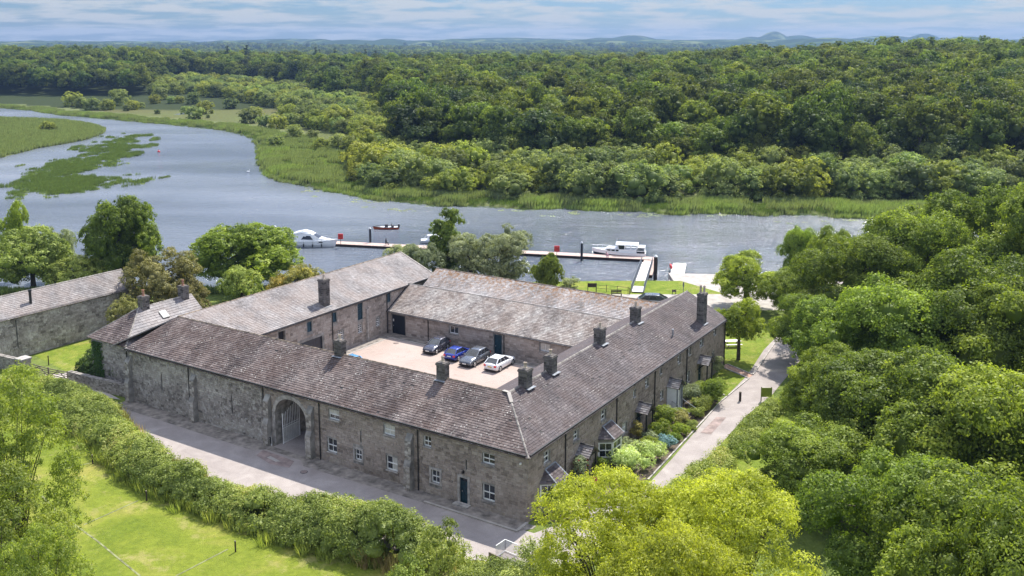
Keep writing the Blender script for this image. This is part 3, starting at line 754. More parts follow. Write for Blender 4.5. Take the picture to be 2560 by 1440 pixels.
def louvre(parent, fr, l0, l1, z0, z1, mat='teal'):
    mb = MB(); fr.box(mb, l0, l0 + .07, z0, z1, -.2, -.08); fr.box(mb, l1 - .07, l1, z0, z1, -.2, -.08); fr.box(mb, l0 + .07, l1 - .07, z1 - .07, z1, -.2, -.08); fr.box(mb, l0 + .07, l1 - .07, z0, z0 + .06, -.2, -.08)
    wo_ = part('shutter', mb, M[mat], parent); n = 7
    for k in range(n):
        z = z0 + .06 + (z1 - z0 - .13) * k / n; s_ = MB(); h = (z1 - z0 - .13) / n
        s_.hexa([fr.pt(l0 + .07, z, -.10), fr.pt(l1 - .07, z, -.10), fr.pt(l1 - .07, z + .02, -.12), fr.pt(l0 + .07, z + .02, -.12),
                 fr.pt(l0 + .07, z + h * .8, -.15), fr.pt(l1 - .07, z + h * .8, -.15), fr.pt(l1 - .07, z + h * .85, -.17), fr.pt(l0 + .07, z + h * .85, -.17)])
        part('slat', s_, M[mat], wo_)
def door(parent, fr, l0, l1, z0, z1, mat='teal', planks=0, light=True, leaves=1):
    mb = MB(); fr.box(mb, l0, l0 + .07, z0, z1, -.24, -.1); fr.box(mb, l1 - .07, l1, z0, z1, -.24, -.1); fr.box(mb, l0 + .07, l1 - .07, z1 - .08, z1, -.24, -.1)
    d = part('door', mb, M[mat], parent); zt = z1 - (.4 if light else .08)
    n = planks or 5; wd = (l1 - l0 - .14) / n
    if light:
        g_ = MB(); fr.box(g_, l0 + .07, l1 - .07, zt + .06, z1 - .08, -.2, -.19); part('pane', g_, M['glass'], d)
        g_ = MB(); fr.box(g_, l0 + .07, l1 - .07, zt, zt + .06, -.22, -.13); part('transom', g_, M[mat], d)
    for k in range(n):
        s_ = MB(); a = l0 + .07 + wd * k; fr.box(s_, a + .006, a + wd - .006, z0 + .02, zt - .01, -.2, -.155 + .006 * (k % 2)); part('panel', s_, M[mat], d)
    h = MB(); fr.box(h, l1 - .2, l1 - .12, z0 + .98, z0 + 1.1, -.15, -.10); part('handle', h, M['rim'], d)
    return d
def pipe(parent, fr, l, z0, z1, d=.09):
    mb = MB(); mb.tube(fr.pt(l, z0, d), fr.pt(l, z1 - .25, d), .055, n=8); mb.tube(fr.pt(l, z1 - .25, d), fr.pt(l + .02, z1, d + .14), .055, n=8)
    for z in (z0 + .9, z0 + 2.7, z1 - .6):
        if z < z1: mb.tube(fr.pt(l, z, d), fr.pt(l, z + .07, d), .075, n=8)
    part('downpipe', mb, M['black'], parent)
def gutter(parent, fr, l0, l1, z, d):
    mb = MB(); fr.box(mb, l0, l1, z - .06, z + .03, d, d + .12); part('gutter', mb, M['black'], parent)
    fb = MB(); fr.box(fb, l0, l1, z - .16, z - .065, .01, d - .01); part('fascia', fb, M['darkwood'], parent)
def slit(parent, fr, l, z0, z1):
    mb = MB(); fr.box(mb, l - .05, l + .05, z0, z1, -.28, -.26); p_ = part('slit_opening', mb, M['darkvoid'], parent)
def chimney(parent, s, t, zb, zt, ws, wt, mat='stone_dark', pots=1, pot='pot', cap=True, poth=.55):
    mb = MB(); mb.wbox(s - ws / 2, s + ws / 2, t - wt / 2, t + wt / 2, zb, zt - .25)
    c = part('chimney', mb, M['mortar'], parent)
    for (O, al, out, L) in (((s - ws / 2, t - wt / 2), (1, 0), (0, -1), ws), ((s - ws / 2, t - wt / 2), (0, 1), (-1, 0), wt), ((s + ws / 2, t - wt / 2), (0, 1), (1, 0), wt), ((s - ws / 2, t + wt / 2), (1, 0), (0, 1), ws)):
        f = Fr(O, al, out); stones_sub(c, f, L, zb, zt - .27, M[mat])
    mb = MB(); mb.wbox(s - ws / 2 - .07, s + ws / 2 + .07, t - wt / 2 - .07, t + wt / 2 + .07, zt - .25, zt - .08, .6)
    mb.wbox(s - ws / 2 - .02, s + ws / 2 + .02, t - wt / 2 - .02, t + wt / 2 + .02, zt - .08, zt, .3); part('cap', mb, M[mat], c)
    for k in range(pots):
        q = (k - (pots - 1) / 2) * .42; z = zt; mb = MB(); n = 12; o = W(s + q, t, 0); rings = []
        for r_, h in ((.17, 0), (.16, .08), (.125, .12), (.12, poth - .12), (.16, poth - .09), (.16, poth - .02), (.13, poth)):
            rings.append([o + np.array([r_ * math.cos(6.2832 * i / n), r_ * math.sin(6.2832 * i / n), z + h]) for i in range(n)])
        rings.append([o + np.array([.09 * math.cos(6.2832 * i / n), .09 * math.sin(6.2832 * i / n), z + poth - .1]) for i in range(n)])
        mb.loft(rings); part('pot', mb, M[pot], c)
    return c
def stones_sub(c, f, L, z0, z1, mat, course=.24):
    r = random.Random(int(L * 999 + z1 * 77)); mb = MB(); z = z0; x, y, zz_ = f.basis()
    while z < z1 - .05:
        h = min(course, z1 - z); l = 0; 
        while l < L - .01:
            w_ = min(r.uniform(.25, .5), L - l)
            if L - l - w_ < .12: w_ = L - l
            cen = f.pt(l + w_ / 2, z + h / 2, -.01); V, Fs = STN[r.randrange(10)]
            mb.add(cen + (np.array(V) * (w_ - .012, .045, h - .012)) @ np.stack([x, y, zz_]), Fs, r.random()); l += w_
        z += h
    part('stonework', mb, mat, c, kind='stuff')
def flash(parent, fr_pts, mat='lead', name='flashing'):
    mb = MB()
    for a, b, w_ in fr_pts: mb.bar(a, b, w_, .02)
    part(name, mb, M[mat], parent)

# ---------------------------------------------------------------- the quadrangle
EZ, RZ, RT = 5.45, 7.95, 4.9
def op(l0, l1, z0, z1, **k): return dict(l0=l0, l1=l1, z0=z0, z1=z1, **k)
FF = Fr((0, 0), (1, 0), (0, -1))
fb_ = thing('stone_range', W(24, 4.5, GZ), 'long front stone range with an arched gateway and white sash windows facing the road', 'building', 'ranges of the stone quadrangle')
wins = [(19.5, 20.75, 3.86, 4.78, 'top', 0, 0), (13.18, 14.43, 3.86, 4.78, 'all', 0, 0), (9.35, 10.15, 3.8, 4.7, None, 0, 0), (3.06, 4.24, 3.75, 4.62, None, 0, 1),
        (19.88, 21.05, .72, 2.0, None, 0, 0), (16.97, 17.76, .72, 1.72, None, 1, 0), (12.98, 14.22, .7, 1.98, 'left', 0, 0), (8.5, 9.38, .76, 1.92, None, 1, 0), (3.06, 4.24, .62, 2.0, None, 0, 1)]
ops = [op(a, b, c, d, pad=.22 if s else .03) for a, b, c, d, _, s, _2 in wins]
ops += [op(5.68, 6.46, GZ, 1.98, pad=.2), op(16.97, 17.09, 2.45, 3.55, rev=.27), op(5.74, 5.86, 2.75, 3.6, rev=.27), op(43.62, 43.78, 1.8, 3.65, rev=.27), op(33.26, 33.42, 1.6, 3.45, rev=.27)]
archop = op(23.5, 27.5, GZ, 4.62, zs=3.0, pad=.42, rev=9.0)
wf = wall_back(fb_, FF, 0, 49.2, -.6, EZ, ops + [archop], M['mortar'])
stones(wf, FF, .0, 29.2, -.55, EZ - .05, ops + [archop], M['stone_front'], indiv=300, course=.235, wmin=.25, wmax=.6, seed=3)
stones(wf, FF, 29.2, 49.2, -.55, EZ - .05, ops, M['stone_old'], indiv=0, course=.2, wmin=.16, wmax=.5, depth=.045, seed=4)
for a, b, c, d, cu, su, ds in wins: window(wf, FF, a, b, c, d, curtain=cu, surround=bool(su), deep_sill=bool(ds))
door(wf, FF, 5.68, 6.46, GZ, 1.98)
sb = MB(); FF.box(sb, 5.46, 5.676, GZ, 2.2, -.05, .05); FF.box(sb, 6.464, 6.68, GZ, 2.2, -.05, .05); FF.box(sb, 5.676, 6.464, 1.984, 2.2, -.05, .05); part('door_surround', sb, M['dressed'], wf)
sb = MB(); FF.box(sb, 5.3, 6.8, GZ, GZ + .14, .04, .6); part('doorstep', sb, M['dressed'], wf)
sb = MB(); FF.box(sb, 5.98, 6.12, 2.42, 2.62, .05, .25); sb.tube(FF.pt(6.05, 2.62, .0), FF.pt(6.05, 2.75, .2), .02); part('wall_lamp', sb, M['black'], wf)
for l, a, b in ((17.03, 2.45, 3.55), (5.8, 2.75, 3.6), (43.7, 1.8, 3.65), (33.34, 1.6, 3.45)): slit(wf, FF, l, a, b)
# back faces of the range
ib = MB(); ib.quad(W(9.4, 9.6, -.1), W(23.5, 9.6, -.1), W(23.5, 9.6, EZ), W(9.4, 9.6, EZ)); ib.quad(W(27.5, 9.6, -.1), W(41, 9.6, -.1), W(41, 9.6, EZ), W(27.5, 9.6, EZ)); ib.quad(W(23.5, 9.6, 4.6), W(27.5, 9.6, 4.6), W(27.5, 9.6, EZ), W(23.5, 9.6, EZ))
ib.quad(W(49.2, 0, -.6), W(49.2, 9.6, -.6), W(49.2, 9.6, EZ), W(49.2, 0, EZ))
part('rear_wall', ib, M['render'], fb_)
pb = MB(); pb.quad(W(23.5, -.4, GZ + .036), W(27.5, -.4, GZ + .036), W(27.5, 9.6, .006), W(23.5, 9.6, .006)); tag(part('archway_floor', pb, M['road'], None), kind='structure')
# stonework lining the passage side seen through the arch
stones(wf, Fr((23.5, 0), (0, 1), (1, 0)), .5, 9.0, GZ, 2.95, [], M['stone_yard'], seed=9, depth=.03)
# voussoirs
for k in range(17):
    a0, a1 = k / 17, (k + 1) / 17
    def arcp(u, off):
        l = 23.5 + 4 * u; z = arch_top(archop, l)
        if u <= 0 or u >= 1: z = 3.0
        cx, cz = 25.5, 2.6; dx, dz = l - cx, z - cz; q = math.hypot(dx, dz); return (l + dx / q * off, z + dz / q * off)
    v = MB(); p1, p2, p3, p4 = arcp(a0, .005), arcp(a1, .005), arcp(a1, .38), arcp(a0, .38)
    v.hexa([FF.pt(p1[0], p1[1], -.05), FF.pt(p2[0], p2[1], -.05), FF.pt(p3[0], p3[1], -.05), FF.pt(p4[0], p4[1], -.05), FF.pt(p1[0], p1[1], .045), FF.pt(p2[0], p2[1], .045), FF.pt(p3[0], p3[1], .045), FF.pt(p4[0], p4[1], .045)])
    part('voussoir', v, M['dressed'], wf)
for l0, l1 in ((23.12, 23.495), (27.505, 27.88)):
    for k in range(7):
        v = MB(); FF.box(v, l0, l1, GZ + k * .47, GZ + k * .47 + .455, -.05, .045); part('jamb_stone', v, M['dressed'], wf)
# buttresses: stepped, with sloped heads
for l in (38.6, 28.3, 22.85, 11.5, 48.7):
    b = MB(); prof = [(.62, GZ - .2), (.62, 1.9), (.42, 2.35), (.42, 4.05), (.02, 4.6), (.0, GZ - .2)]
    A_ = [FF.pt(l - .33, z, d) for d, z in prof]; B_ = [FF.pt(l + .33, z, d) for d, z in prof]; b.loft([A_, B_]); bo = part('buttress', b, M['render'], wf)
    for d, z0, z1 in ((.62, GZ, 1.85), (.42, 2.4, 4.0)): stones_sub(bo, Fr((l - .33, -d), (1, 0), (0, -1)), .66, z0, z1, M['stone_old'])
for l in (39.4, 28.94, 21.84, 10.68): pipe(wf, FF, l, GZ, EZ, .1)
pipe(wf, FF, 49.05, 4.4, EZ, .1)
gutter(wf, FF, 0, 49.2, EZ - .02, .2)
sb = MB(); FF.box(sb, .5, .62, 4.55, 4.67, .03, .2); part('floodlight', sb, M['white'], wf)
OH = .28; e = EZ - .16   # eaves overhang
def RP(s, t, z): return W(s, t, z)
hipR, hipL = (RT, RT, RZ), (46.9, RT, RZ)
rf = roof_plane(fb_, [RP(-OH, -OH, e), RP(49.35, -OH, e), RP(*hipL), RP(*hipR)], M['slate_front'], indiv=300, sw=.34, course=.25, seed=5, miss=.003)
roof_plane(fb_, [RP(9.6, 9.7, EZ - .05), RP(41.3, 9.7, EZ - .05), RP(*hipL), RP(*hipR)], M['slate_front'], seed=6, slates=False)
rc = random.Random(3)
ridge_line(fb_, W(*hipR), W(*hipL), M['ridge'], indiv=True)
CH1 = [(11.7, 9.35, 1), (23.7, 9.3, 1)]
for s, zt, n in CH1:
    chimney(fb_, s, RT, RZ - .5, zt, .88, .68, pots=n)
    flash(fb_, [(W(s - .55, RT - .5, RZ - .16), W(s + .55, RT - .5, RZ - .16), .3)])
mb = MB(); mb.wbox(49.2, 49.26, 0, 1.5, -.5, 4.2)
# right range
FR = Fr((0, 0), (0, 1), (-1, 0))
rb_ = thing('stone_range', W(4.5, 26, GZ), 'right hand stone range with bay windows and gabled porches along the garden border', 'building', 'ranges of the stone quadrangle')
uw = [(2.5, 3.5, 3.6, 4.6), (7.4, 8.35, 3.75, 4.6), (12.45, 13.45, 3.75, 4.7), (19.1, 19.62, 3.85, 4.55), (21.75, 22.55, 4.0, 4.75), (25.2, 25.7, 4.3, 4.95), (29.75, 30.55, 4.05, 5.15), (32.7, 33.35, 4.1, 5.2), (35.9, 36.95, 4.1, 5.15), (40.05, 40.85, 4.35, 5.2)]
lw = [(16.88, 17.85, .95, 1.95), (25.5, 26.2, 1.5, 2.4), (29.55, 30.35, 1.2, 2.3), (32.4, 33.2, 1.2, 2.35), (39.85, 40.5, 1.3, 2.5)]
doors = [(8.2, 9.05), (20.0, 20.9), (27.3, 28.2), (35.7, 36.6)]
ops = [op(a, b, c, d, pad=.05) for a, b, c, d in uw + lw] + [op(a, b, .0, 2.1, pad=.1) for a, b in doors] + [op(2.2, 4.7, .5, 2.3, pad=.0), op(12.3, 14.9, .2, 2.4, pad=.0)]
wr_ = wall_back(rb_, FR, 0.0, 43.9, -.6, EZ, ops, M['mortar'])
stones(wr_, FR, .0, 43.9, -.55, EZ - .05, ops, M['stone_right'], indiv=300, course=.24, wmin=.3, wmax=.7, seed=11)
for k, (a, b, c, d) in enumerate(uw + lw): window(wr_, FR, a, b, c, d, rec=.17, cols=2 if b - a > .65 else 1, deep_sill=k < 3 or k == 10, curtain='all' if k == 10 else None)
for k, (a, b) in enumerate(doors): door(wr_, FR, a, b, .0, 2.1, mat='teal' if k != 2 else 'white', light=False)
for l in (5.9, 15.45, 23.9, 32.1, 43.6): pipe(wr_, FR, l, -.1, EZ, .1)
gutter(wr_, FR, 0, 43.9, EZ - .02, .2)
gb = MB(); gb.quad(W(0, 43.9, -.6), W(9.8, 43.9, -.6), W(9.8, 43.9, EZ), W(RT, 43.9, RZ - .1), W(0, 43.9, EZ)); gb.quad(W(9.8, 9.4, -.1), W(9.8, 43.9, -.1), W(9.8, 43.9, EZ), W(9.8, 9.4, EZ)); part('rear_wall', gb, M['render'], rb_)
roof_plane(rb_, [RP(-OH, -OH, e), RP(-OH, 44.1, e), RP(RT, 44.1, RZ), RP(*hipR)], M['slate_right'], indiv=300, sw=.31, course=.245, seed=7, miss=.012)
roof_plane(rb_, [RP(10, 9.6, EZ - .07), RP(10, 44.1, EZ - .07), RP(RT, 44.1, RZ), RP(*hipR)], M['slate_right'], seed=8, slates=False)
ridge_line(rb_, W(*hipR) + (0, 0, .0), W(RT, 44.1, RZ), M['ridge_pale'], indiv=True)
ridge_line(rb_, W(-OH, -OH, e), W(*hipR), M['ridge_pale'], r=.10, name='hip_tile')
mb = MB(); mb.bar(W(RT - .1, RT - .1, RZ + .09), W(RT - .9, RT - .9, RZ - .38), .3, .05); mb.bar(W(RT + .5, RT, RZ + .08), W(RT - .1, RT - .1, RZ + .1), .3, .05); part('flashing', mb, M['concrete'], rb_)
for (s, t, zt, ws, wt, n) in ((4.7, 7.3, 9.4, .85, .88, 1), (4.7, 11.6, 9.35, .85, .88, 1), (4.8, 21.4, 9.35, .85, .88, 1), (4.9, 29.8, 9.45, .85, .88, 1)):
    chimney(rb_, s, t, RZ - .6, zt, ws, wt, pots=n)
    flash(rb_, [(W(s - .62, t - .6, RZ - .2), W(s - .62, t + .6, RZ - .2), .3)])
chimney(rb_, 1.15, 39.2, 5.6, 9.35, .8, .95, pots=2, poth=.85)
flash(rb_, [(W(.62, 38.6, 5.85), W(.62, 39.8, 5.85), .22)])
mb = MB(); mb.tube(W(1.5, 31.9, 6.2), W(1.5, 31.9, 6.9), .07); mb.tube(W(1.5, 31.9, 6.9), W(1.5, 31.9, 7.0), .12); part('vent_pipe', mb, M['lead'], rb_)
# canted bays
def bay(l0, l1, pr, z0, zw, zt):
    mb = MB(); c = .75; pts = [(l0, 0), (l0 + c, pr), (l1 - c, pr), (l1, 0)]
    A_ = [FR.pt(l, z0, d) for l, d in pts]; B_ = [FR.pt(l, zw, d) for l, d in pts]; mb.loft([A_, B_], closed=False, cap=False)
    C_ = [FR.pt(l, zw + 1.45, d) for l, d in pts]; D_ = [FR.pt(l, zt, d) for l, d in pts]; mb.loft([C_, D_], closed=False, cap=False)
    b = part('bay_window', mb, M['render'] if z0 < zw - .7 else M['white'], rb_)
    for (p, q) in zip(pts[:-1], pts[1:]):
        v = np.array(q, float) - p; L = np.linalg.norm(v); v /= L; nrm = np.array([-v[1], v[0]]); 
        O = np.array([0 - p[1], p[0]]); al = np.array([-v[1], v[0]]); out = np.array([-abs(v[0]) , -v[1] * (1 if v[0] > 0 else -1)])
        out = np.array([-(v[0]), -v[1]]); out = np.array([-v[0], -v[1]])
        # outward normal in (s,t): rotate the along vector
        als = np.array([-v[1], v[0]]); o1 = np.array([-als[1], als[0]]); o1 = o1 if o1[0] < 0 else -o1
        f = Fr(O, als, o1); window(b, f, .06, L - .06, zw, zw + 1.42, rec=.03, cols=2 if L > 1 else 1, sill=False, fw=.09)
        pm = MB(); f.box(pm, 0, .06, zw, zw + 1.45, -.06, .03); f.box(pm, L - .06, L, zw, zw + 1.45, -.06, .03); part('mullion', pm, M['white'], b)
    rp = [(l0 - .15, 0), (l0 + c - .12, pr + .2), (l1 - c + .12, pr + .2), (l1 + .15, 0)]; tp = [(l0 + .75, 0), (l1 - .75, 0)]; zr = zt + .95
    R_ = [FR.pt(l, zt, d) for l, d in rp]; T_ = [FR.pt(l, zr, d) for l, d in tp]
    roof_plane_sub(b, [R_[0], R_[1], T_[0]]); roof_plane_sub(b, [R_[1], R_[2], T_[1], T_[0]]); roof_plane_sub(b, [R_[2], R_[3], T_[1]])
    mb = MB(); mb.bar(R_[1], T_[0], .12, .06); mb.bar(R_[2], T_[1], .12, .06); mb.bar(T_[0], T_[1], .3, .06); part('flashing', mb, M['lead'], b)
def roof_plane_sub(par, c):
    mb = MB(); c = [np.array(p, float) for p in c]; n = len(c); nrm = np.cross(c[1] - c[0], c[-1] - c[0]); nrm /= np.linalg.norm(nrm); nrm = nrm if nrm[2] > 0 else -nrm
    mb.add(c + [p - nrm * .07 for p in c], [tuple(range(n)), tuple(range(n, 2 * n))[::-1]] + [(i, (i + 1) % n, (i + 1) % n + n, i + n) for i in range(n)], .5)
    a = (c[1] - c[0]); La = np.linalg.norm(a); a /= La; b = np.cross(nrm, a); b = b if (c[-1] - c[0]) @ b > 0 else -b
    uv = [((p - c[0]) @ a, (p - c[0]) @ b) for p in c]; vm = max(q[1] for q in uv); v = 0; r = random.Random(int(La * 100))
    while v < vm:
        u = -.3 + .15 * (round(v / .25) % 2)
        while u < La + .3:
            cp = clip_poly([(u + .004, v), (u + .3 - .004, v), (u + .296, v + .262), (u + .004, v + .262)], uv)
            if len(cp) >= 3: add_slate(mb, cp, v, .25, c[0], a, b, nrm, r.random(), .004)
            u += .3
        v += .25
    part('bay_roof', mb, M['slate_right'], par)
bay(1.9, 5.0, 1.0, -.3, .75, 2.3)
bay(12.0, 15.2, 1.1, -.3, .55, 2.35)
# gabled porches
def porch(lc, zt, wd=1.5, dp=1.25, posts='dark', label=None):
    mb = MB(); zr = zt + .75; l0, l1 = lc - wd / 2 - .15, lc + wd / 2 + .15
    p_ = MB()
    for s_ in (l0 + .12, l1 - .24):
        FR.box(p_, s_, s_ + .12, -.2, zt - .02, dp - .16, dp - .04)
        p_.bar(FR.pt(s_ + .06, zt - .7, .05), FR.pt(s_ + .06, zt - .05, .75), .08, .1)
    FR.box(p_, l0 + .12, l1 - .12, zt - .02, zt + .08, dp - .16, dp - .04)
    po = part('porch', p_, M['black'] if posts == 'dark' else M['lead'], rb_)
    if posts == 'panel':
        q = MB(); FR.box(q, l0 + .1, l0 + .18, -.2, zt - .02, .05, dp - .18); FR.box(q, l1 - .2, l1 - .12, -.2, zt - .02, .05, dp - .18); FR.box(q, l0 + .26, l0 + .6, -.2, zt - .02, dp - .12, dp - .06); part('side_panel', q, M['gel'], po)
    for a, b in ((l0, lc), (l1, lc)):
        c = [FR.pt(a, zt, .02), FR.pt(a, zt, dp + .12), FR.pt(b, zr, dp + .12), FR.pt(b, zr, .02)]
        m_ = MB(); cc = [np.array(p) for p in c]; nrm = np.cross(cc[1] - cc[0], cc[3] - cc[0]); nrm /= np.linalg.norm(nrm); nrm = nrm if nrm[2] > 0 else -nrm
        m_.add(cc + [p - nrm * .06 for p in cc], [(0, 1, 2, 3), (7, 6, 5, 4), (0, 1, 5, 4), (1, 2, 6, 5), (2, 3, 7, 6), (3, 0, 4, 7)])
        al = (cc[1] - cc[0]); La = np.linalg.norm(al); al /= La; b_ = cc[3] - cc[0]; Lb = np.linalg.norm(b_); b_ /= Lb; v = 0; r = random.Random(int(lc * 10))
        while v < Lb - .05:
            u = -.1 * (round(v / .22) % 2)
            while u < La:
                cp = clip_poly([(u + .004, v), (u + .276, v), (u + .276, v + .23), (u + .004, v + .23)], [(0, 0), (La, 0), (La, Lb), (0, Lb)])
                if len(cp) >= 3: add_slate(m_, cp, v, .22, cc[0], al, b_, nrm, r.random(), .004)
                u += .28
            v += .22
        part('porch_roof', m_, M['slate_pav'], po)
    g_ = MB(); g_.bar(FR.pt(l0, zt, dp + .14), FR.pt(lc, zr, dp + .14), .05, .14); g_.bar(FR.pt(l1, zt, dp + .14), FR.pt(lc, zr, dp + .14), .05, .14); g_.bar(FR.pt(lc, zr + .03, 0), FR.pt(lc, zr + .03, dp + .16), .14, .06); g_.bar(FR.pt(lc, zr, dp + .14), FR.pt(lc, zr + .5, dp + .14), .05, .05)
    part('bargeboard', g_, M['black'], po)
porch(8.6, 2.45); porch(20.4, 2.3); porch(27.75, 2.45, posts='panel', wd=1.3); porch(36.1, 2.5)
rl = MB()
for a, b in (((26.9, .9, .7), (25.9, .2, 3.0)), ((28.6, .9, .7), (27.6, .2, 3.0))):
    p0, p1 = FR.pt(a[0], a[1] + .2, a[2]), FR.pt(b[0], b[1] + .4, b[2]); rl.tube(p0, p1, .03)
    for k in range(4): q = p0 + (p1 - p0) * k / 3; rl.tube((q[0], q[1], GZ), q, .02)
part('handrail', rl, M['lead'], rb_)

# left range with its courtyard wall
FL = Fr((40.8, 0), (0, 1), (-1, 0))
lb_ = thing('stone_range', W(46, 26, GZ), 'left stone range with a pale sunlit slate roof and dark louvred openings above the courtyard', 'building', 'ranges of the stone quadrangle')
lo = [(17.9, 18.65, 3.75, 4.95), (22.1, 22.8, 3.85, 5.05), (32.2, 32.9, 3.95, 5.15)]
ops = [op(*q, pad=.15) for q in lo] + [op(13.4, 14.4, 2.3, 4.95, pad=.12), op(16.6, 20.3, .0, 2.75, pad=.3), op(22.9, 23.95, 1.4, 2.5, pad=.12), op(26.6, 27.5, 3.0, 5.1, pad=.1), op(26.6, 27.3, 1.4, 2.45, pad=.1), op(30.0, 30.7, 1.42, 2.42, pad=.1)]
wl_ = wall_back(lb_, FL, 9.5, 42.3, -.1, EZ + .02, ops, M['render'])
stones(wl_, FL, 9.7, 42.2, 0, EZ - .05, ops, M['stone_yard'], indiv=150, course=.27, wmin=.3, wmax=.8, depth=.025, seed=13)
for q in lo: louvre(wl_, FL, *q)
louvre(wl_, FL, 26.6, 27.5, 3.0, 5.1)
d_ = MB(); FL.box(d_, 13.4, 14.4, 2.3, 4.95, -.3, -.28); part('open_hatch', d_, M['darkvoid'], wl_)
dd = door(wl_, FL, 16.6, 20.3, 0., 2.75, mat='navy', planks=4, light=False)
for q in ((22.9, 23.95, 1.4, 2.5), (26.6, 27.3, 1.4, 2.45), (30.0, 30.7, 1.42, 2.42)): window(wl_, FL, *q, cols=3 if q[1] - q[0] > .9 else 2, rows=4, fw=.06, rec=.1)
for l in (10.9, 22.0, 28.3, 32.1): pipe(wl_, FL, l, 0, EZ if l != 28.3 else 4.3, .1)
sb = MB(); FL.box(sb, 28.0, 28.18, 0, 4.2, 0, .35); part('rib', sb, M['dressed'], wl_)
gutter(wl_, FL, 9.7, 42.3, EZ - .02, .2)
gb = MB(); gb.quad(W(40.8, 42.3, -1), W(52, 42.3, -1), W(52, 42.3, EZ - .3), W(46.9, 42.3, RZ - .1), W(40.8, 42.3, EZ)); gb.quad(W(52, 9, -1), W(52, 42.3, -1), W(52, 42.3, EZ - .3), W(52, 9, EZ - .3)); part('rear_wall', gb, M['render'], lb_)
RL = (46.7, RT, RZ)
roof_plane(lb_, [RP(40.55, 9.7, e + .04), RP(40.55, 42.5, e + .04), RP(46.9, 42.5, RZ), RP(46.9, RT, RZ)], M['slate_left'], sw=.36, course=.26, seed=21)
roof_plane(lb_, [RP(52.2, 0.4, e - .2), RP(52.2, 42.5, e - .2), RP(46.9, 42.5, RZ), RP(46.9, RT, RZ)], M['slate_left'], seed=22, slates=False)
ridge_line(lb_, W(46.9, RT, RZ), W(46.9, 42.5, RZ), M['ridge'], indiv=True)
mb = MB(); mb.bar(W(40.5, 42.55, e + .05), W(46.9, 42.55, RZ + .03), .25, .1); part('verge', mb, M['ridge_pale'], lb_)
chimney(lb_, 42.1, 22.2, 5.6, 9.05, .95, .95, pots=1, poth=.6)
flash(lb_, [(W(41.5, 21.6, 5.75), W(41.5, 22.8, 5.75), .3)])
# north ranges: low lean range in front, a taller barn behind
FN = Fr((0, 32.3), (1, 0), (0, -1))
nb_ = thing('stone_range', W(24, 34.5, 0), 'low stone range behind the parked cars with dark doors and lichen covered roof', 'building', 'ranges of the stone quadrangle')
ops = [op(38.0, 40.15, 0, 2.55, pad=.1), op(29.7, 31.0, 1.55, 2.5, pad=.15), op(23.35, 24.45, 0, 2.5, pad=.18), op(16.75, 18.05, 1.6, 2.5, pad=.15)]
wn_ = wall_back(nb_, FN, 9.9, 40.8, -.1, 2.95, ops, M['render'])
stones(wn_, FN, 9.9, 40.75, 0, 2.88, ops, M['stone_yard'], indiv=150, course=.25, wmin=.3, wmax=.85, depth=.025, seed=14)
dd = door(wn_, FN, 38.0, 40.15, 0, 2.55, mat='navy', planks=6, light=False)
sb = MB(); FN.box(sb, 39.9, 40.08, 1.6, 1.9, -.15, -.13); part('notice', sb, M['white'], wn_)
door(wn_, FN, 23.35, 24.45, 0, 2.5, mat='teal', planks=4, light=False)
window(wn_, FN, 29.7, 31.0, 1.55, 2.5, cols=2, rows=1); window(wn_, FN, 16.75, 18.05, 1.6, 2.5, cols=2, rows=1, curtain='all')
for l in (34.27, 23.0): pipe(wn_, FN, l, 0, 2.95, .08)
gutter(wn_, FN, 9.9, 40.8, 2.9, .2)
roof_plane(nb_, [RP(9.3, 32.0, 2.85), RP(40.75, 32.0, 2.85), RP(40.75, 36.7, 5.5), RP(6.5, 36.7, 5.5)], M['slate_north'], sw=.33, course=.24, seed=23)
ridge_line(nb_, W(6.6, 36.72, 5.5), W(40.75, 36.72, 5.5), M['ridge_pale'], indiv=False)
mb = MB(); mb.bar(W(40.72, 31.95, 2.88), W(40.72, 36.7, 5.52), .2, .12); part('verge', mb, M['underlay'], nb_)
n2_ = thing('stone_barn', W(22, 41, GZ), 'taller stone barn behind the courtyard, orange moss along the ridge of its slate roof', 'building', 'ranges of the stone quadrangle')
gb = MB()
for s in (6, 38.9): gb.quad(W(s, 36.9, -.6), W(s, 44.3, -.6), W(s, 44.3, 4.9), W(s, 40.6, 6.95), W(s, 36.9, 4.9))
gb.quad(W(6, 44.3, -.6), W(38.9, 44.3, -.6), W(38.9, 44.3, 4.9), W(6, 44.3, 4.9)); part('wall', gb, M['render'], n2_)
roof_plane(n2_, [RP(5.8, 36.75, 4.85), RP(39.1, 36.75, 4.85), RP(39.1, 40.6, 7.05), RP(5.8, 40.6, 7.05)], M['slate_moss'], sw=.33, course=.24, seed=24)
roof_plane(n2_, [RP(5.8, 44.6, 4.75), RP(39.1, 44.6, 4.75), RP(39.1, 40.6, 7.05), RP(5.8, 40.6, 7.05)], M['slate_moss'], seed=25, slates=False)
ridge_line(n2_, W(5.8, 40.6, 7.05), W(39.1, 40.6, 7.05), M['ridge'], indiv=False)
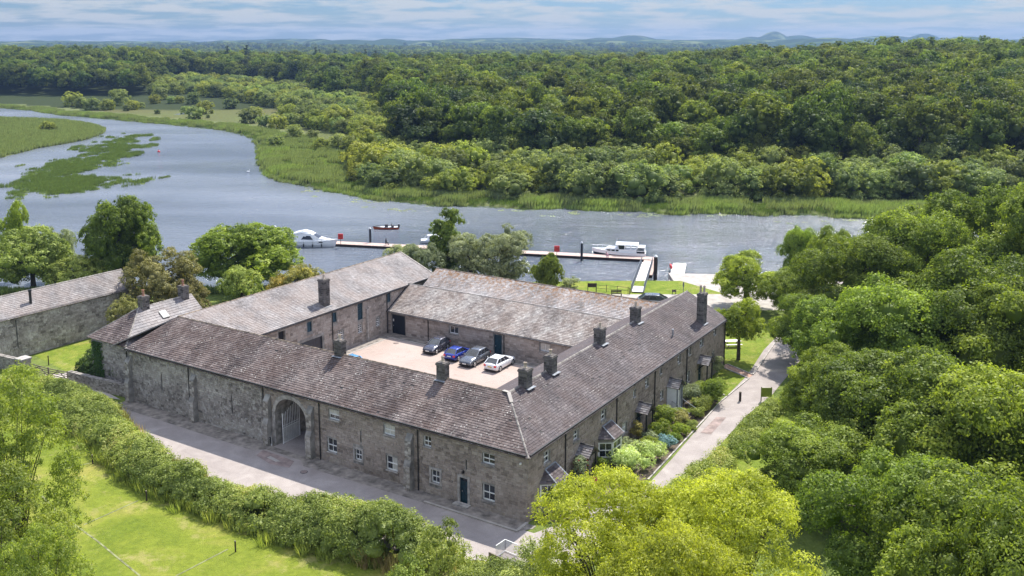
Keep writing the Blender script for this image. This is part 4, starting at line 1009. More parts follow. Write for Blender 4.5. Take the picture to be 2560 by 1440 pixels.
# hipped pavilion on the left corner
pv = thing('stone_lodge', W(54, 6, GZ), 'hipped stone lodge with two chimneys and a skylight at the left corner of the quadrangle', 'building')
ops = []
FP = Fr((0, 1.2), (1, 0), (0, -1)); FPw = Fr((57, 0), (0, 1), (1, 0))
wp_ = wall_back(pv, FP, 49.25, 57, -.6, 5.1, ops, M['render'])
stones(wp_, FP, 49.3, 57, -.5, 5.05, ops, M['stone_old'], course=.2, wmin=.18, wmax=.5, seed=31)
wq_ = wall_back(pv, FPw, 1.2, 12.2, -.6, 5.1, ops, M['render'])
stones(wq_, FPw, 1.2, 12.2, -.5, 5.05, ops, M['stone_old'], course=.2, wmin=.2, wmax=.5, seed=32)
zq = 5.0; zp = 7.75
roof_plane(pv, [RP(50.6, .95, zq), RP(57.3, .95, zq), RP(53.9, 5.2, zp)], M['slate_front'], sw=.4, course=.27, seed=33)
roof_plane(pv, [RP(50.6, .95, zq), RP(50.6, 12.4, zq), RP(53.9, 12.4, zp), RP(53.9, 5.2, zp)], M['slate_pav'], sw=.45, course=.36, seed=34)
roof_plane(pv, [RP(57.3, .95, zq), RP(57.3, 12.4, zq), RP(53.9, 12.4, zp), RP(53.9, 5.2, zp)], M['slate_pav'], sw=.45, course=.36, seed=35, slates=False)
gb = MB(); gb.quad(W(50.8, 12.2, -.5), W(57, 12.2, -.5), W(57, 12.2, 5.1), W(53.9, 12.2, zp - .1), W(50.8, 12.2, 5.1)); part('wall', gb, M['render'], pv)
for a, b in (((57.3, .95, zq), (53.9, 5.2, zp)), ((50.6, .95, zq), (53.9, 5.2, zp)), ((53.9, 5.2, zp), (53.9, 12.4, zp))): ridge_line(pv, W(*a), W(*b), M['ridge_pale'], indiv=True, r=.09, name='hip_tile')
chimney(pv, 53.9, 5.9, zp - .5, 9.0, .8, .9, pots=1, pot='potred', poth=.7); chimney(pv, 53.9, 11.3, zp - .5, 9.0, .95, .8, pots=1, pot='potred', poth=.7)
mb = MB(); c = [W(52.9, 7.0, 6.98), W(52.9, 7.9, 6.98), W(52.1, 7.9, 6.32), W(52.1, 7.0, 6.32)]
mb.hexa([p for p in c] + [p + (0, 0, .1) for p in c]); sk = part('skylight', mb, M['black'], pv)
mb = MB(); c2 = [p * .88 + sum(c) / 4 * .12 + (0, 0, .105) for p in c]; mb.hexa(c2 + [p + (0, 0, .012) for p in c2]); part('pane', mb, M['lead'], sk)
gutter(pv, FP, 49.5, 57, 5.02, .12)
# long outbuilding beyond the gate
ob = thing('stone_outbuilding', W(74, 2, GZ), 'long low stone outbuilding with a pale slate roof and black flue beyond the field gate', 'building')
FO = Fr((72.0, 0), (0, 1), (-1, 0))
wo2 = wall_back(ob, FO, -22, 17.5, -.5, 4.95, [op(1.4, 1.5, 1.0, 4.4, rev=.2)], M['render'])
stones(wo2, FO, -22, 17.5, -.3, 4.9, [op(1.4, 1.5, 1., 4.4)], M['stone_old'], indiv=120, course=.27, wmin=.3, wmax=.75, depth=.05, seed=41)
roof_plane(ob, [RP(71.75, -22, 4.8), RP(71.75, 17.7, 4.8), RP(74.4, 17.7, 7.0), RP(74.4, -22, 7.0)], M['slate_left'], sw=.36, course=.27, seed=42)
roof_plane(ob, [RP(77.0, -22, 4.8), RP(77.0, 17.7, 4.8), RP(74.4, 17.7, 7.0), RP(74.4, -22, 7.0)], M['slate_left'], seed=43, slates=False)
gb = MB(); gb.quad(W(72, 17.5, -.5), W(76.8, 17.5, -.5), W(76.8, 17.5, 4.9), W(74.4, 17.5, 6.9), W(72, 17.5, 4.9)); gb.quad(W(76.8, -22, -.5), W(76.8, 17.5, -.5), W(76.8, 17.5, 4.9), W(76.8, -22, 4.9)); part('rear_wall', gb, M['render'], ob)
ridge_line(ob, W(74.4, -22, 7.0), W(74.4, 17.7, 7.0), M['ridge_pale'], indiv=False)
mb = MB(); mb.tube(W(72.9, 4.0, 5.6), W(72.9, 4.0, 7.2), .16, n=12); mb.tube(W(72.9, 4.0, 7.2), W(72.9, 4.0, 7.45), .2, n=12); part('flue', mb, M['black'], ob)
gutter(ob, FO, -22, 17.5, 4.86, .14)
# ---------------------------------------------------------------- foliage
def mesh_arrays(name, V, Fq, tone, mat):
    me = bpy.data.meshes.new(name); nv, nf = len(V), len(Fq); k = Fq.shape[1]
    me.vertices.add(nv); me.vertices.foreach_set('co', V.astype(np.float32).ravel())
    me.loops.add(nf * k); me.loops.foreach_set('vertex_index', Fq.astype(np.int32).ravel())
    me.polygons.add(nf); me.polygons.foreach_set('loop_start', np.arange(0, nf * k, k, dtype=np.int32))
    a = me.attributes.new('tone', 'FLOAT', 'FACE'); a.data.foreach_set('value', np.clip(tone, 0, 1).astype(np.float32))
    me.materials.append(mat); me.update(calc_edges=True); return me
def unit(a): return a / np.maximum(np.linalg.norm(a, axis=-1, keepdims=True), 1e-9)
def leaves(lobes, ncl, k, crad, ls, g, up=.35, asp=.55, droop=0., spread=.7, low=-.35, tonev=.16, lobetone=.13):
    lob = np.array(lobes, float); w_ = lob[:, 3] ** 2; w_ /= w_.sum()
    li = g.choice(len(lob), int(ncl * 1.9), p=w_); d = unit(g.normal(size=(len(li), 3)) + (0, 0, .3)); ok = d[:, 2] > low
    li, d = li[ok], d[ok]; c = lob[li, :3] + d * (lob[li, 3] * g.uniform(.80, 1.06, len(li)))[:, None]
    keep = np.ones(len(c), bool)
    for j, L in enumerate(lob): keep &= ~((np.linalg.norm(c - L[:3], axis=1) < L[3] * .74) & (li != j))
    li, d, c = li[keep][:ncl], d[keep][:ncl], c[keep][:ncl]; n = len(c)
    ct = g.normal(0, .10, n) + g.normal(0, lobetone, len(lob))[li]
    C_ = np.repeat(c, k, 0); D_ = np.repeat(d, k, 0); o_ = unit(g.normal(size=C_.shape))
    dt = (o_ * D_).sum(1); o_ = np.where((dt < -.25)[:, None], -o_, o_); cs = np.repeat(g.uniform(.55, 1.35, n), k)[:, None]
    off = o_ * crad * cs * g.uniform(.45, 1.12, (len(C_), 1)) * (1, 1, .72)
    C_ = C_ + off; Nn = unit(D_ * .25 + o_ * .9 + g.normal(size=C_.shape) * spread * .5 + (0, 0, up))
    T = unit(np.cross(Nn, g.normal(size=C_.shape))); T[:, 2] -= droop; T = unit(T); Bt = unit(np.cross(Nn, T))
    s_ = ls * g.uniform(.6, 1.35, len(C_))[:, None]
    V = np.stack([C_ - T * s_ * .5, C_ + Bt * s_ * asp * .5, C_ + T * s_ * .5, C_ - Bt * s_ * asp * .5], 1).reshape(-1, 3)
    Fq = np.arange(len(V)).reshape(-1, 4)
    tn = .42 + np.repeat(ct, k) + g.normal(0, tonev, len(C_))
    return V, Fq, tn
_ico = None
def ico():
    global _ico
    if _ico is None:
        import bmesh
        b = bmesh.new(); bmesh.ops.create_icosphere(b, subdivisions=2, radius=1); b.verts.ensure_lookup_table()
        _ico = (np.array([v.co[:] for v in b.verts]), np.array([[v.index for v in f.verts] for f in b.faces])); b.free()
    return _ico
def crown_mesh(name, lobes, mat, seed, ncl, k, crad, ls, core=.52, **kw):
    g = np.random.default_rng(seed); V, Fq, tn = leaves(lobes, ncl, k, crad, ls, g, **kw)
    if core:
        iv, jf = ico(); vs = [V]; fs = [Fq]; ts = [tn]; n = len(V)
        for L in lobes:
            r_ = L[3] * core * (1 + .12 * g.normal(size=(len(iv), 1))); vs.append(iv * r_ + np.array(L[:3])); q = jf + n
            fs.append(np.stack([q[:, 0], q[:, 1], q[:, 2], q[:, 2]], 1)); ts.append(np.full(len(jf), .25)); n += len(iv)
        # triangles are kept as degenerate-free quads by splitting them apart below
        V = np.concatenate(vs); quads = fs[0]; tris = np.concatenate([f[:, :3] for f in fs[1:]])
        me = bpy.data.meshes.new(name); me.vertices.add(len(V)); me.vertices.foreach_set('co', V.astype(np.float32).ravel())
        li = np.concatenate([quads.ravel(), tris.ravel()]); me.loops.add(len(li)); me.loops.foreach_set('vertex_index', li.astype(np.int32))
        stt = np.concatenate([np.arange(len(quads)) * 4, len(quads) * 4 + np.arange(len(tris)) * 3]); me.polygons.add(len(stt)); me.polygons.foreach_set('loop_start', stt.astype(np.int32))
        a = me.attributes.new('tone', 'FLOAT', 'FACE'); a.data.foreach_set('value', np.clip(np.concatenate(ts), 0, 1).astype(np.float32))
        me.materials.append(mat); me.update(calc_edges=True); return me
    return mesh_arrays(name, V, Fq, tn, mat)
def dome_lobes(g, R, z0, z1, n, rl, inner=.72, squash=1.):
    """lobes filling an ellipsoid of radius R between heights z0 and z1"""
    out = []; zc = z0 + (z1 - z0) * .45; hz = (z1 - z0) / 2
    for k in range(n):
        q = g.normal(size=3); q /= np.linalg.norm(q); q[2] = q[2] * .9 + .1
        r_ = rl * g.uniform(.75, 1.25); f = inner * g.uniform(.75, 1.1)
        if k % 3 == 0: r_ *= .6; f *= 1.22
        out.append((q[0] * R * f, q[1] * R * f, zc + q[2] * (hz - r_ * .6) * (1.05 if q[2] > 0 else .8), r_))
    out.append((0, 0, zc, rl * 1.4)); out.append((0, 0, zc + hz * .45, rl * 1.2))
    return out
def trunk_mesh(name, lobes, h, r, g, limbs=8, z0=-.4, mat=None):
    mb = MB(); top = np.array([g.normal() * .3, g.normal() * .3, h]); mb.tube((0, 0, z0), (0, 0, z0 + .5), r * 1.35, r * 1.05, 9, caps=False)
    mb.tube((0, 0, z0 + .5), top * (.5, .5, .5), r * 1.05, r * .8, 9, caps=False); mb.tube(top * .5, top, r * .8, r * .35, 8)
    for L in sorted(lobes, key=lambda q: -q[3])[:limbs]:
        a = top * g.uniform(.42, .85); b = np.array(L[:3]); m_ = (a + b) / 2 + (0, 0, .12 * np.linalg.norm(b - a))
        mb.tube(a, m_, r * .42, r * .25, 6, caps=False); mb.tube(m_, b, r * .25, r * .08, 6)
    return mb.mesh(name, mat or M['bark'])
LIB = {}
def lib(key, kind, mat, seed, R=5., H=14., z0=3.5, n=20, rl=2.0, ncl=170, k=22, crad=.95, ls=.52, limbs=6, tr=.3, **kw):
    g = np.random.default_rng(seed); lb = dome_lobes(g, R, z0, H, n, rl)
    if kind == 'conifer':
        lb = []; zz_ = z0
        while zz_ < H - .3:
            f = 1 - (zz_ - z0) / (H - z0); rr = R * f ** .8
            for q in range(max(3, int(7 * f))): a = g.uniform(0, 6.28); lb.append((math.cos(a) * rr * .6, math.sin(a) * rr * .6, zz_, max(.35, rr * .45)))
            zz_ += max(.8, rr * .5)
    if key.startswith('wil') and kind != 'conifer' and H < 8: lb += [(math.cos(a) * R * .66, math.sin(a) * R * .66, .7, rl * .8) for a in g.uniform(0, 6.28, 9)]
    LIB[key] = (crown_mesh('crown', lb, M[mat], seed, ncl, k, crad, ls, **kw), trunk_mesh('trunk', lb, H * (.95 if kind == 'conifer' else .72), tr, g, limbs if kind != 'conifer' else 0), R, H)
def tree(key, name, loc, label, cat, group=None, R=None, Ht=None, rz=None, tilt=0):
    c, t_, R0, H0 = LIB[key]; e_ = link(name, None); e_.location = Vector([float(q) for q in loc]); e_.empty_display_size = .5
    sx = (R / R0) if R else 1; sz = (Ht / H0) if Ht else sx
    e_.scale = (sx, sx, sz); e_.rotation_euler = (0, 0, rz if rz is not None else random.uniform(0, 6.28))
    for nm, me_ in (('crown', c), ('trunk', t_)): link(nm, me_, e_)
    return tag(e_, label, cat, group)
for k in range(3): lib(f'oak{k}', 'b', 'oak', 100 + k, R=6, H=15)
for k in range(2): lib(f'ash{k}', 'b', 'ashl', 110 + k, n=18, rl=1.8, R=5.6, H=16)
for k in range(1): lib(f'deep{k}', 'b', 'deep', 120 + k, H=14)
for k in range(3): lib(f'wil{k}', 'b', ['willow', 'olive', 'willow'][k], 130 + k, R=4.5, H=7, z0=.1, n=22, rl=1.5, ncl=230, k=20, crad=.62, ls=.36, tr=.22, up=.45)
lib('con', 'conifer', 'conifer', 140, R=4, H=26, z0=2, ncl=420, k=10, crad=.6, ls=.6, tr=.4)
for k, mt in ((0, 'oak'), (1, 'deep'), (2, 'ashl')): lib(f'lo{k}', 'b', mt, 150 + k, R=6, H=13, z0=.5, n=9, rl=2.8, ncl=60, k=12, crad=1.3, ls=1.1, tr=.3, limbs=0)

# reedy tufts
def tuft(name, mat, n, h, r, wd, seed):
    g = np.random.default_rng(seed); a = g.uniform(0, 6.283, n); q = np.sqrt(g.uniform(0, 1, n)) * r
    b = np.stack([np.cos(a) * q, np.sin(a) * q, np.full(n, -.1)], 1); hh = h * g.uniform(.6, 1.1, n)
    lean = np.stack([g.normal(0, .16, n) + .12, g.normal(0, .16, n), np.ones(n)], 1); tip = b + unit(lean) * hh[:, None]
    th = g.uniform(0, 3.14, n); sd = np.stack([np.cos(th), np.sin(th), np.zeros(n)], 1) * wd
    mid = b + (tip - b) * .55
    V = np.stack([b - sd * .4, b + sd * .4, mid + sd * .5, tip + (0.05, 0, -.05), mid - sd * .5], 1).reshape(-1, 3)
    return mesh_arrays(name, V, np.arange(len(V)).reshape(-1, 5), .45 + g.normal(0, .2, n), mat)

# scattering as one object (only for what nobody could count)
def scatter(name, protos, pts, scale, rot, pick, label, cat=None):
    hid = bpy.data.collections.new(name + '_kinds')
    for q, me_ in enumerate(protos):
        o = bpy.data.objects.new(f'{name}_{q:02d}', me_); hid.objects.link(o)
    me_ = bpy.data.meshes.new(name); me_.vertices.add(len(pts)); me_.vertices.foreach_set('co', np.asarray(pts, np.float32).ravel())
    for nm, ty, arr in (('sc', 'FLOAT', scale), ('rz', 'FLOAT', rot), ('pk', 'INT', pick)):
        a = me_.attributes.new(nm, ty, 'POINT'); a.data.foreach_set('value', np.asarray(arr, np.float32 if ty == 'FLOAT' else np.int32))
    me_.update(); o = link(name, me_)
    ng = bpy.data.node_groups.new(name, 'GeometryNodeTree')
    ng.interface.new_socket('Geometry', in_out='INPUT', socket_type='NodeSocketGeometry'); ng.interface.new_socket('Geometry', in_out='OUTPUT', socket_type='NodeSocketGeometry')
    gi = ng.nodes.new('NodeGroupInput'); go = ng.nodes.new('NodeGroupOutput'); ip = ng.nodes.new('GeometryNodeInstanceOnPoints')
    ci = ng.nodes.new('GeometryNodeCollectionInfo'); ci.inputs['Collection'].default_value = hid; ci.inputs['Separate Children'].default_value = True; ci.inputs['Reset Children'].default_value = True
    def na(nm, ty):
        n_ = ng.nodes.new('GeometryNodeInputNamedAttribute'); n_.data_type = ty; n_.inputs['Name'].default_value = nm; return n_.outputs['Attribute']
    cx = ng.nodes.new('ShaderNodeCombineXYZ'); ng.links.new(na('rz', 'FLOAT'), cx.inputs[2])
    ip.inputs['Pick Instance'].default_value = True
    ng.links.new(gi.outputs[0], ip.inputs['Points']); ng.links.new(ci.outputs[0], ip.inputs['Instance']); ng.links.new(na('pk', 'INT'), ip.inputs['Instance Index'])
    ng.links.new(cx.outputs[0], ip.inputs['Rotation']); ng.links.new(na('sc', 'FLOAT'), ip.inputs['Scale']); ng.links.new(ip.outputs[0], go.inputs[0])
    md = o.modifiers.new('scatter', 'NODES'); md.node_group = ng
    tag(o, label, cat, kind='stuff'); return o

# ---- the wood across the river
wood_px = [(-900, 236), (120, 238), (200, 240), (330, 238), (480, 236), (560, 246), (660, 262), (720, 285), (800, 330), (905, 345), (915, 385), (905, 430), (930, 470), (975, 484), (1200, 494), (1750, 508), (2200, 506), (2260, 500), (2700, 500), (3400, 520), (3400, 40), (-900, 40)]
gr = np.random.default_rng(42)
cand = []
for Yc in np.arange(228, 1080, 1):
    pass
Yv = 228.; rows_ = []
while Yv < 1080:
    sp = 8.2 if Yv < 450 else 9.4
    xs = np.arange(-.66 * Yv, .66 * Yv, sp); rows_.append(np.stack([xs + gr.uniform(-2.6, 2.6, len(xs)), Yv + gr.uniform(-2.6, 2.6, len(xs))], 1)); Yv += sp * .92
pt = np.concatenate(rows_); zg = ground_z(pt[:, 0], pt[:, 1]); qx, qy = proj(pt[:, 0], pt[:, 1], zg)
ok = inside(qx, qy, wood_px) & ~inside(pt[:, 0], pt[:, 1], water_poly) & (polydist(pt[:, 0], pt[:, 1], water_poly) > 4.5)
ymax = np.interp(qx, [-900, 300, 700, 1000, 1500, 1900, 2600], [1050, 1060, 1060, 860, 780, 720, 720]); ok &= pt[:, 1] < ymax
glade = inside(qx, qy, [(255, 186), (350, 182), (350, 200), (250, 206)]) | inside(qx, qy, [(870, 425), (905, 425), (905, 455), (875, 455)])
ok &= ~glade
pt, zg, qx, qy = pt[ok], zg[ok], qx[ok], qy[ok]
edge = polydist(qx, qy, wood_px)
# the low willow belt along the river edge, then oak and ash
fringe = (edge < np.interp(qx, [0, 600, 900, 1500, 2100, 2600], [12, 40, 80, 62, 60, 60])) & (qx > 380)
sz = np.where(fringe, gr.uniform(.75, 1.35, len(pt)), gr.uniform(.72, 1.45, len(pt)))
order = np.argsort(pt[:, 1]); nb = {'w': 0, 't': 0}
words_w = ['rounded yellow-green willow', 'grey-green willow', 'dense olive willow', 'low spreading willow', 'domed pale willow']
words_t = [('oak0', 'dark green oak'), ('oak1', 'broad mid green oak'), ('ash0', 'light green ash'), ('ash1', 'tall yellow-green ash'), ('deep0', 'very dark ivy-clad tree'), ('oak2', 'round-headed oak')]
def place_word(x):
    return ('at the far left', 'above the left marsh', 'above the river bend', 'left of the reed point', 'behind the reed point', 'beyond the fishing boat', 'opposite the upright dark tree', 'opposite the silvery willows', 'opposite the river cruiser', 'opposite the slipway', 'beyond the lone sycamore', 'at the far right')[int(np.clip((x + 10) / 2570 * 12, 0, 11))]
rest = []
for i in order:
    fr_ = bool(fringe[i]); k_ = 'w' if fr_ else 't'; vis = -40 < qx[i] < 2600
    if vis and nb[k_] < 290:
        nb[k_] += 1; p_ = (pt[i, 0], pt[i, 1], zg[i])
        if fr_:
            key = ['wil0', 'wil1', 'wil2'][gr.choice(3, p=[.36, .34, .30])]; wd = {'wil0': 'grey-green willow', 'wil1': 'yellow-green willow', 'wil2': 'dense round willow'}[key]
            S_ = float(sz[i]); big = 'large' if S_ > 1.12 else ('middling' if S_ > .93 else 'small'); dp = ('by the reeds' if edge[i] < 22 else 'set back from the reeds')
            tree(key, 'willow_tree', p_, f'{big} {wd} {dp} {place_word(qx[i])}', 'tree', f'{big} {wd}s {dp} {place_word(qx[i])}', R=5.2 * S_, Ht=7.4 * S_ * gr.uniform(.85, 1.2))
        else:
            key, wd = words_t[gr.choice(6, p=[.24, .2, .17, .14, .09, .16])]; S_ = float(sz[i]); big = 'large' if S_ > 1.12 else ('middling' if S_ > .93 else 'small'); dp = ('near the front' if p_[1] < 330 else 'deeper in')
            tree(key, 'broadleaf_tree', p_, f'{big} {wd} {dp} of the wood {place_word(qx[i])}'.replace('deeper in of', 'deeper in'), 'tree', f'{big} {wd}s {dp} {place_word(qx[i])}', R=5.9 * S_, Ht=14.5 * S_ * gr.uniform(.85, 1.2))
    else: rest.append(i)
rest = np.array(rest)
prot = [LIB[k][0] for k in ('oak0', 'oak1', 'ash0', 'ash1', 'deep0', 'oak2', 'wil0', 'wil1', 'wil2')]
pk = gr.choice(6, len(rest), p=[.24, .2, .17, .14, .09, .16]); pk = np.where(fringe[rest], 6 + gr.integers(0, 3, len(rest)), pk)
scatter('far_woodland', prot, np.stack([pt[rest, 0], pt[rest, 1], zg[rest]], 1), sz[rest] * np.where(fringe[rest], 1., 1.08), gr.uniform(0, 6.28, len(rest)), pk, 'dense green woodland running back from the river')
# conifers standing above the canopy
for (px_, ytop, Y_, R_) in ((577, 112, 930, 6.5), (625, 110, 950, 7), (795, 115, 980, 5.5), (805, 121, 985, 4.5), (842, 117, 980, 6), (918, 120, 1000, 5), (944, 124, 900, 5), (1006, 128, 1000, 4), (255, 112, 1150, 7)):
    x_ = (px_ - CX) / F * Y_ * 1.0; z_ = float(ground_z(x_, Y_)); zt_ = H - (ytop - YH) / F * Y_
    tree('con', 'conifer_tree', (x_, Y_, z_), f'dark pointed {"wide" if R_ > 6 else "narrow"} conifer above the wood {place_word(px_)}', 'tree', f'conifers above the wood {place_word(px_)} {"wide" if R_ > 6 else "narrow"}', R=R_ * 1.2, Ht=max(12, zt_ - z_))
# bushes scattered over the marsh meadow
mb_ = [(180, 266, 25), (205, 270, 18), (230, 275, 21), (270, 275, 18), (300, 266, 27), (318, 278, 11), (332, 275, 16), (353, 271, 10), (394, 284, 8), (389, 262, 15), (402, 254, 22), (430, 263, 12), (449, 263, 12), (463, 283, 13), (488, 297, 22), (515, 284, 22), (484, 265, 19),
       (578, 273, 18), (535, 250, 25), (601, 262, 15), (625, 308, 26), (637, 296, 20), (520, 294, 6), (664, 320, 22), (692, 322, 24), (722, 318, 22), (762, 318, 24), (722, 300, 26), (735, 351, 26), (781, 349, 16), (805, 378, 22), (850, 380, 30), (872, 383, 30), (898, 455, 32), (935, 478, 24), (690, 368, 21), (120, 330, 18), (108, 331, 8), (136, 329, 10), (980, 488, 20)]
for j, (px_, py_, rp) in enumerate(mb_):
    q = at(px_, py_, -2.1); R_ = rp / F * q[1]; key = ['wil1', 'wil0', 'wil2'][j % 3]
    where = 'on the marsh island' if px_ < 150 else ('on the far marsh' if px_ < 360 else ('on the meadow by the river bend' if px_ < 660 else 'on the reed point'))
    tree(key, 'willow_bush', (q[0], q[1], float(ground_z(q[0], q[1]))), f'{"rounded" if j % 2 else "spreading"} {"large" if R_ > 4.5 else "small"} {["yellow-green", "grey-green", "mid green"][j % 3]} bush {where}', 'bush', f'{"rounded" if j % 2 else "spreading"} {"large" if R_ > 4.5 else "small"} {["yellow-green", "grey-green", "mid green"][j % 3]} bushes {where}', R=R_ * 1.05, Ht=R_ * 1.5)
# distant hedgerows and woods
n_ = 26000; Yd = 1150 * np.exp(gr.uniform(0, 1, n_) ** .8 * math.log(5.4)); Xd = gr.uniform(-.62, .62, n_) * Yd
dens = fbm(Xd / 260 + 50, Yd / 420 + 20, 4); keep = (dens > .47) | ((np.abs(np.modf((Xd + 160 * fbm(Xd / 700, Yd / 700)) / 190)[0]) < .06) & (gr.uniform(0, 1, n_) < .8)) | (np.abs(np.modf((Yd + 200 * fbm(Yd / 500, Xd / 500)) / 260)[0]) < .05)
keep &= ~((dens < .43) & (gr.uniform(0, 1, n_) < .5)); Xd, Yd = Xd[keep], Yd[keep]; Zd = ground_z(Xd, Yd)
scatter('distant_woods', [LIB[f'lo{k}'][0] for k in range(3)], np.stack([Xd, Yd, Zd - .5], 1), gr.uniform(.7, 1.25, len(Xd)) * np.interp(Yd, [1000, 3000, 8000], [1, 1.5, 2.6]), gr.uniform(0, 6.28, len(Xd)), gr.integers(0, 3, len(Xd)), 'distant hedgerows and woods beyond the forest')

# ---- reeds, rushes and rank grass
tf = [tuft('reed_tuft', M['reed'], 30, 2.2, .8, .13, 1), tuft('reed_tuft', M['reed2'], 30, 1.9, .8, .13, 2), tuft('rush_tuft', M['rush'], 22, 1.3, .8, .09, 3), tuft('grass_tuft', M['reed2'], 34, .9, .6, .10, 4)]
nS = 420000; xs = gr.uniform(-330, 330, nS); ys = gr.uniform(205, 620, nS); dd_ = polydist(xs, ys, water_poly); wi = inside(xs, ys, water_poly)
zz2 = ground_z(xs, ys); a_, b_ = proj(xs, ys, zz2)
mead = inside(a_, b_, [(655, 355), (760, 345), (890, 385), (860, 440), (870, 470), (780, 470), (690, 440), (655, 400)])
wide = np.interp(xs, [-330, -100, 0, 60, 200], [9, 12, 10, 12, 16]) * (.6 + .8 * fbm(xs / 14, ys / 14))
acc = ((~wi & (dd_ < wide)) | (wi & (dd_ < .2 + 3.6 * fbm(xs / 6, ys / 6))) | (mead & (gr.uniform(0, 1, nS) < .75))) & (ys > 200) & (np.abs(a_ - 1280) < 1400)
acc &= gr.uniform(0, 1, nS) < np.interp(ys, [200, 320, 620], [1., .9, .55])
xs, ys, dd_, wi, zz2, md_ = xs[acc], ys[acc], dd_[acc], wi[acc], zz2[acc], mead[acc]
nn_ = fbm(xs / 7, ys / 7); pk = np.where(md_ & (dd_ > 9), np.where(nn_ > .52, 3, 0), np.where(nn_ > .56, 1, np.where(nn_ < .40, 2, 0)))
scatter('reed_bed', tf, np.stack([xs, ys, np.maximum(zz2, WZ - .3)], 1), np.where(wi, .75, 1.) * (.55 + .9 * nn_) * np.where(md_ & (dd_ > 9), 1.1, 1.), gr.uniform(-.5, .5, len(xs)), pk, 'tall reeds and sedge lining the far river bank')
print('reeds', len(xs))
nS = 200000; xs = gr.uniform(-230, -60, nS); ys = gr.uniform(215, 520, nS); ir = inside(xs, ys, rush); ii = inside(xs, ys, isl); a_, b_ = proj(xs, ys, np.full(nS, WZ))
xw = xs + (fbm(xs / 6 + 4, ys / 14) - .5) * 16; yw = ys + (fbm(xs / 9, ys / 12 + 7) - .5) * 34; ir = inside(xw, yw, rush); dr = polydist(xw, yw, rush); q = fbm(xs / 5, ys / 9); acc = (ir & (gr.uniform(0, 1, nS) < np.clip(dr / 5, .25, 1)) & (q > .29)) | (~ir & (dr < 7) & (xs < -80) & (q > .56) & (gr.uniform(0, 1, nS) < .4))
acc &= gr.uniform(0, 1, nS) < .9
xs2, ys2 = xs[acc], ys[acc]; q2 = q[acc]
scatter('rush_bed', tf, np.stack([xs2, ys2, np.full(len(xs2), WZ - .15)], 1), gr.uniform(.6, 1.1, len(xs2)), gr.uniform(-.5, .5, len(xs2)), np.where(gr.uniform(0, 1, len(q2)) < .18, 3, 2), 'dark green rushes growing out of the river shallows')
acc = ii & (gr.uniform(0, 1, nS) < .5); xs2, ys2 = xs[acc], ys[acc]; di = polydist(xs2, ys2, isl)
xq = gr.uniform(-330, -200, 40000); yq = gr.uniform(260, 520, 40000); z_ = inside(xq, yq, isl); xs2 = np.concatenate([xs2, xq[z_]]); ys2 = np.concatenate([ys2, yq[z_]]); di = polydist(xs2, ys2, isl)
scatter('marsh_sedge', tf, np.stack([xs2, ys2, ground_z(xs2, ys2)], 1), gr.uniform(.5, .95, len(xs2)), gr.uniform(-.5, .5, len(xs2)), np.where(di < 7, 0, np.where(gr.uniform(0, 1, len(xs2)) < .6, 3, 0)), 'sedge and reeds covering the low marsh island')
# near bank rank grass
xs = gr.uniform(-100, 46, 16000); ys = gr.uniform(134, 158, 16000); ok = ~inside(xs, ys, water_poly) & (polydist(xs, ys, water_poly) < np.where(xs > 0, 3.6, 5)) & ~((xs > 16) & (xs < 21)) & ~((xs > 23.5) & (xs < 37)); xs, ys = xs[ok], ys[ok]
scatter('bank_grass', tf, np.stack([xs, ys, ground_z(xs, ys)], 1), gr.uniform(.4, .75, len(xs)), gr.uniform(0, 6, len(xs)), np.where(gr.uniform(0, 1, len(xs)) < .6, 1, 3), 'rank grass and reeds along the near river bank')

# ---- named trees near the camera
def big(key, mat, seed, R, Ht, z0, n, rl, ncl, k, crad, ls, limbs=14, tr=.35, **kw):
    lib(key, 'b', mat, seed, R=R, H=Ht, z0=z0, n=n, rl=rl, ncl=ncl, k=k, crad=crad, ls=ls, limbs=limbs, tr=tr, **kw)
big('syc0', 'big', 201, 8.5, 16, 1.5, 36, 2.35, 1500, 36, .76, .29, spread=.8, core=.5)
big('syc1', 'big', 202, 8.5, 15, 1.0, 34, 2.45, 1450, 36, .80, .29, spread=.8, core=.5)
big('syc2', 'big', 203, 8., 16, 1.0, 40, 2.15, 1500, 36, .72, .28, spread=.8, core=.5)
def tnear(key, px_, ytop, Y_, R_, label, zb=None, name='broadleaf_tree', group=None, cat='tree', rz=None):
    x_ = (px_ - CX) / F * Y_ * (1 / 1.0); zt_ = top_z(ytop, Y_)
    # depth along the view is slightly longer than Y for things below the camera
    d_ = np.array([1., 0, 0]) * (px_ - CX) + UP * (CY - (ytop + 40)) + FW * F; x_ = d_[0] / d_[1] * Y_
    z_ = float(ground_z(x_, Y_)) if zb is None else zb
    return tree(key, name, (x_, Y_, z_), label, cat, group, R=R_, Ht=zt_ - z_, rz=rz)
G = 'big trees on the right'
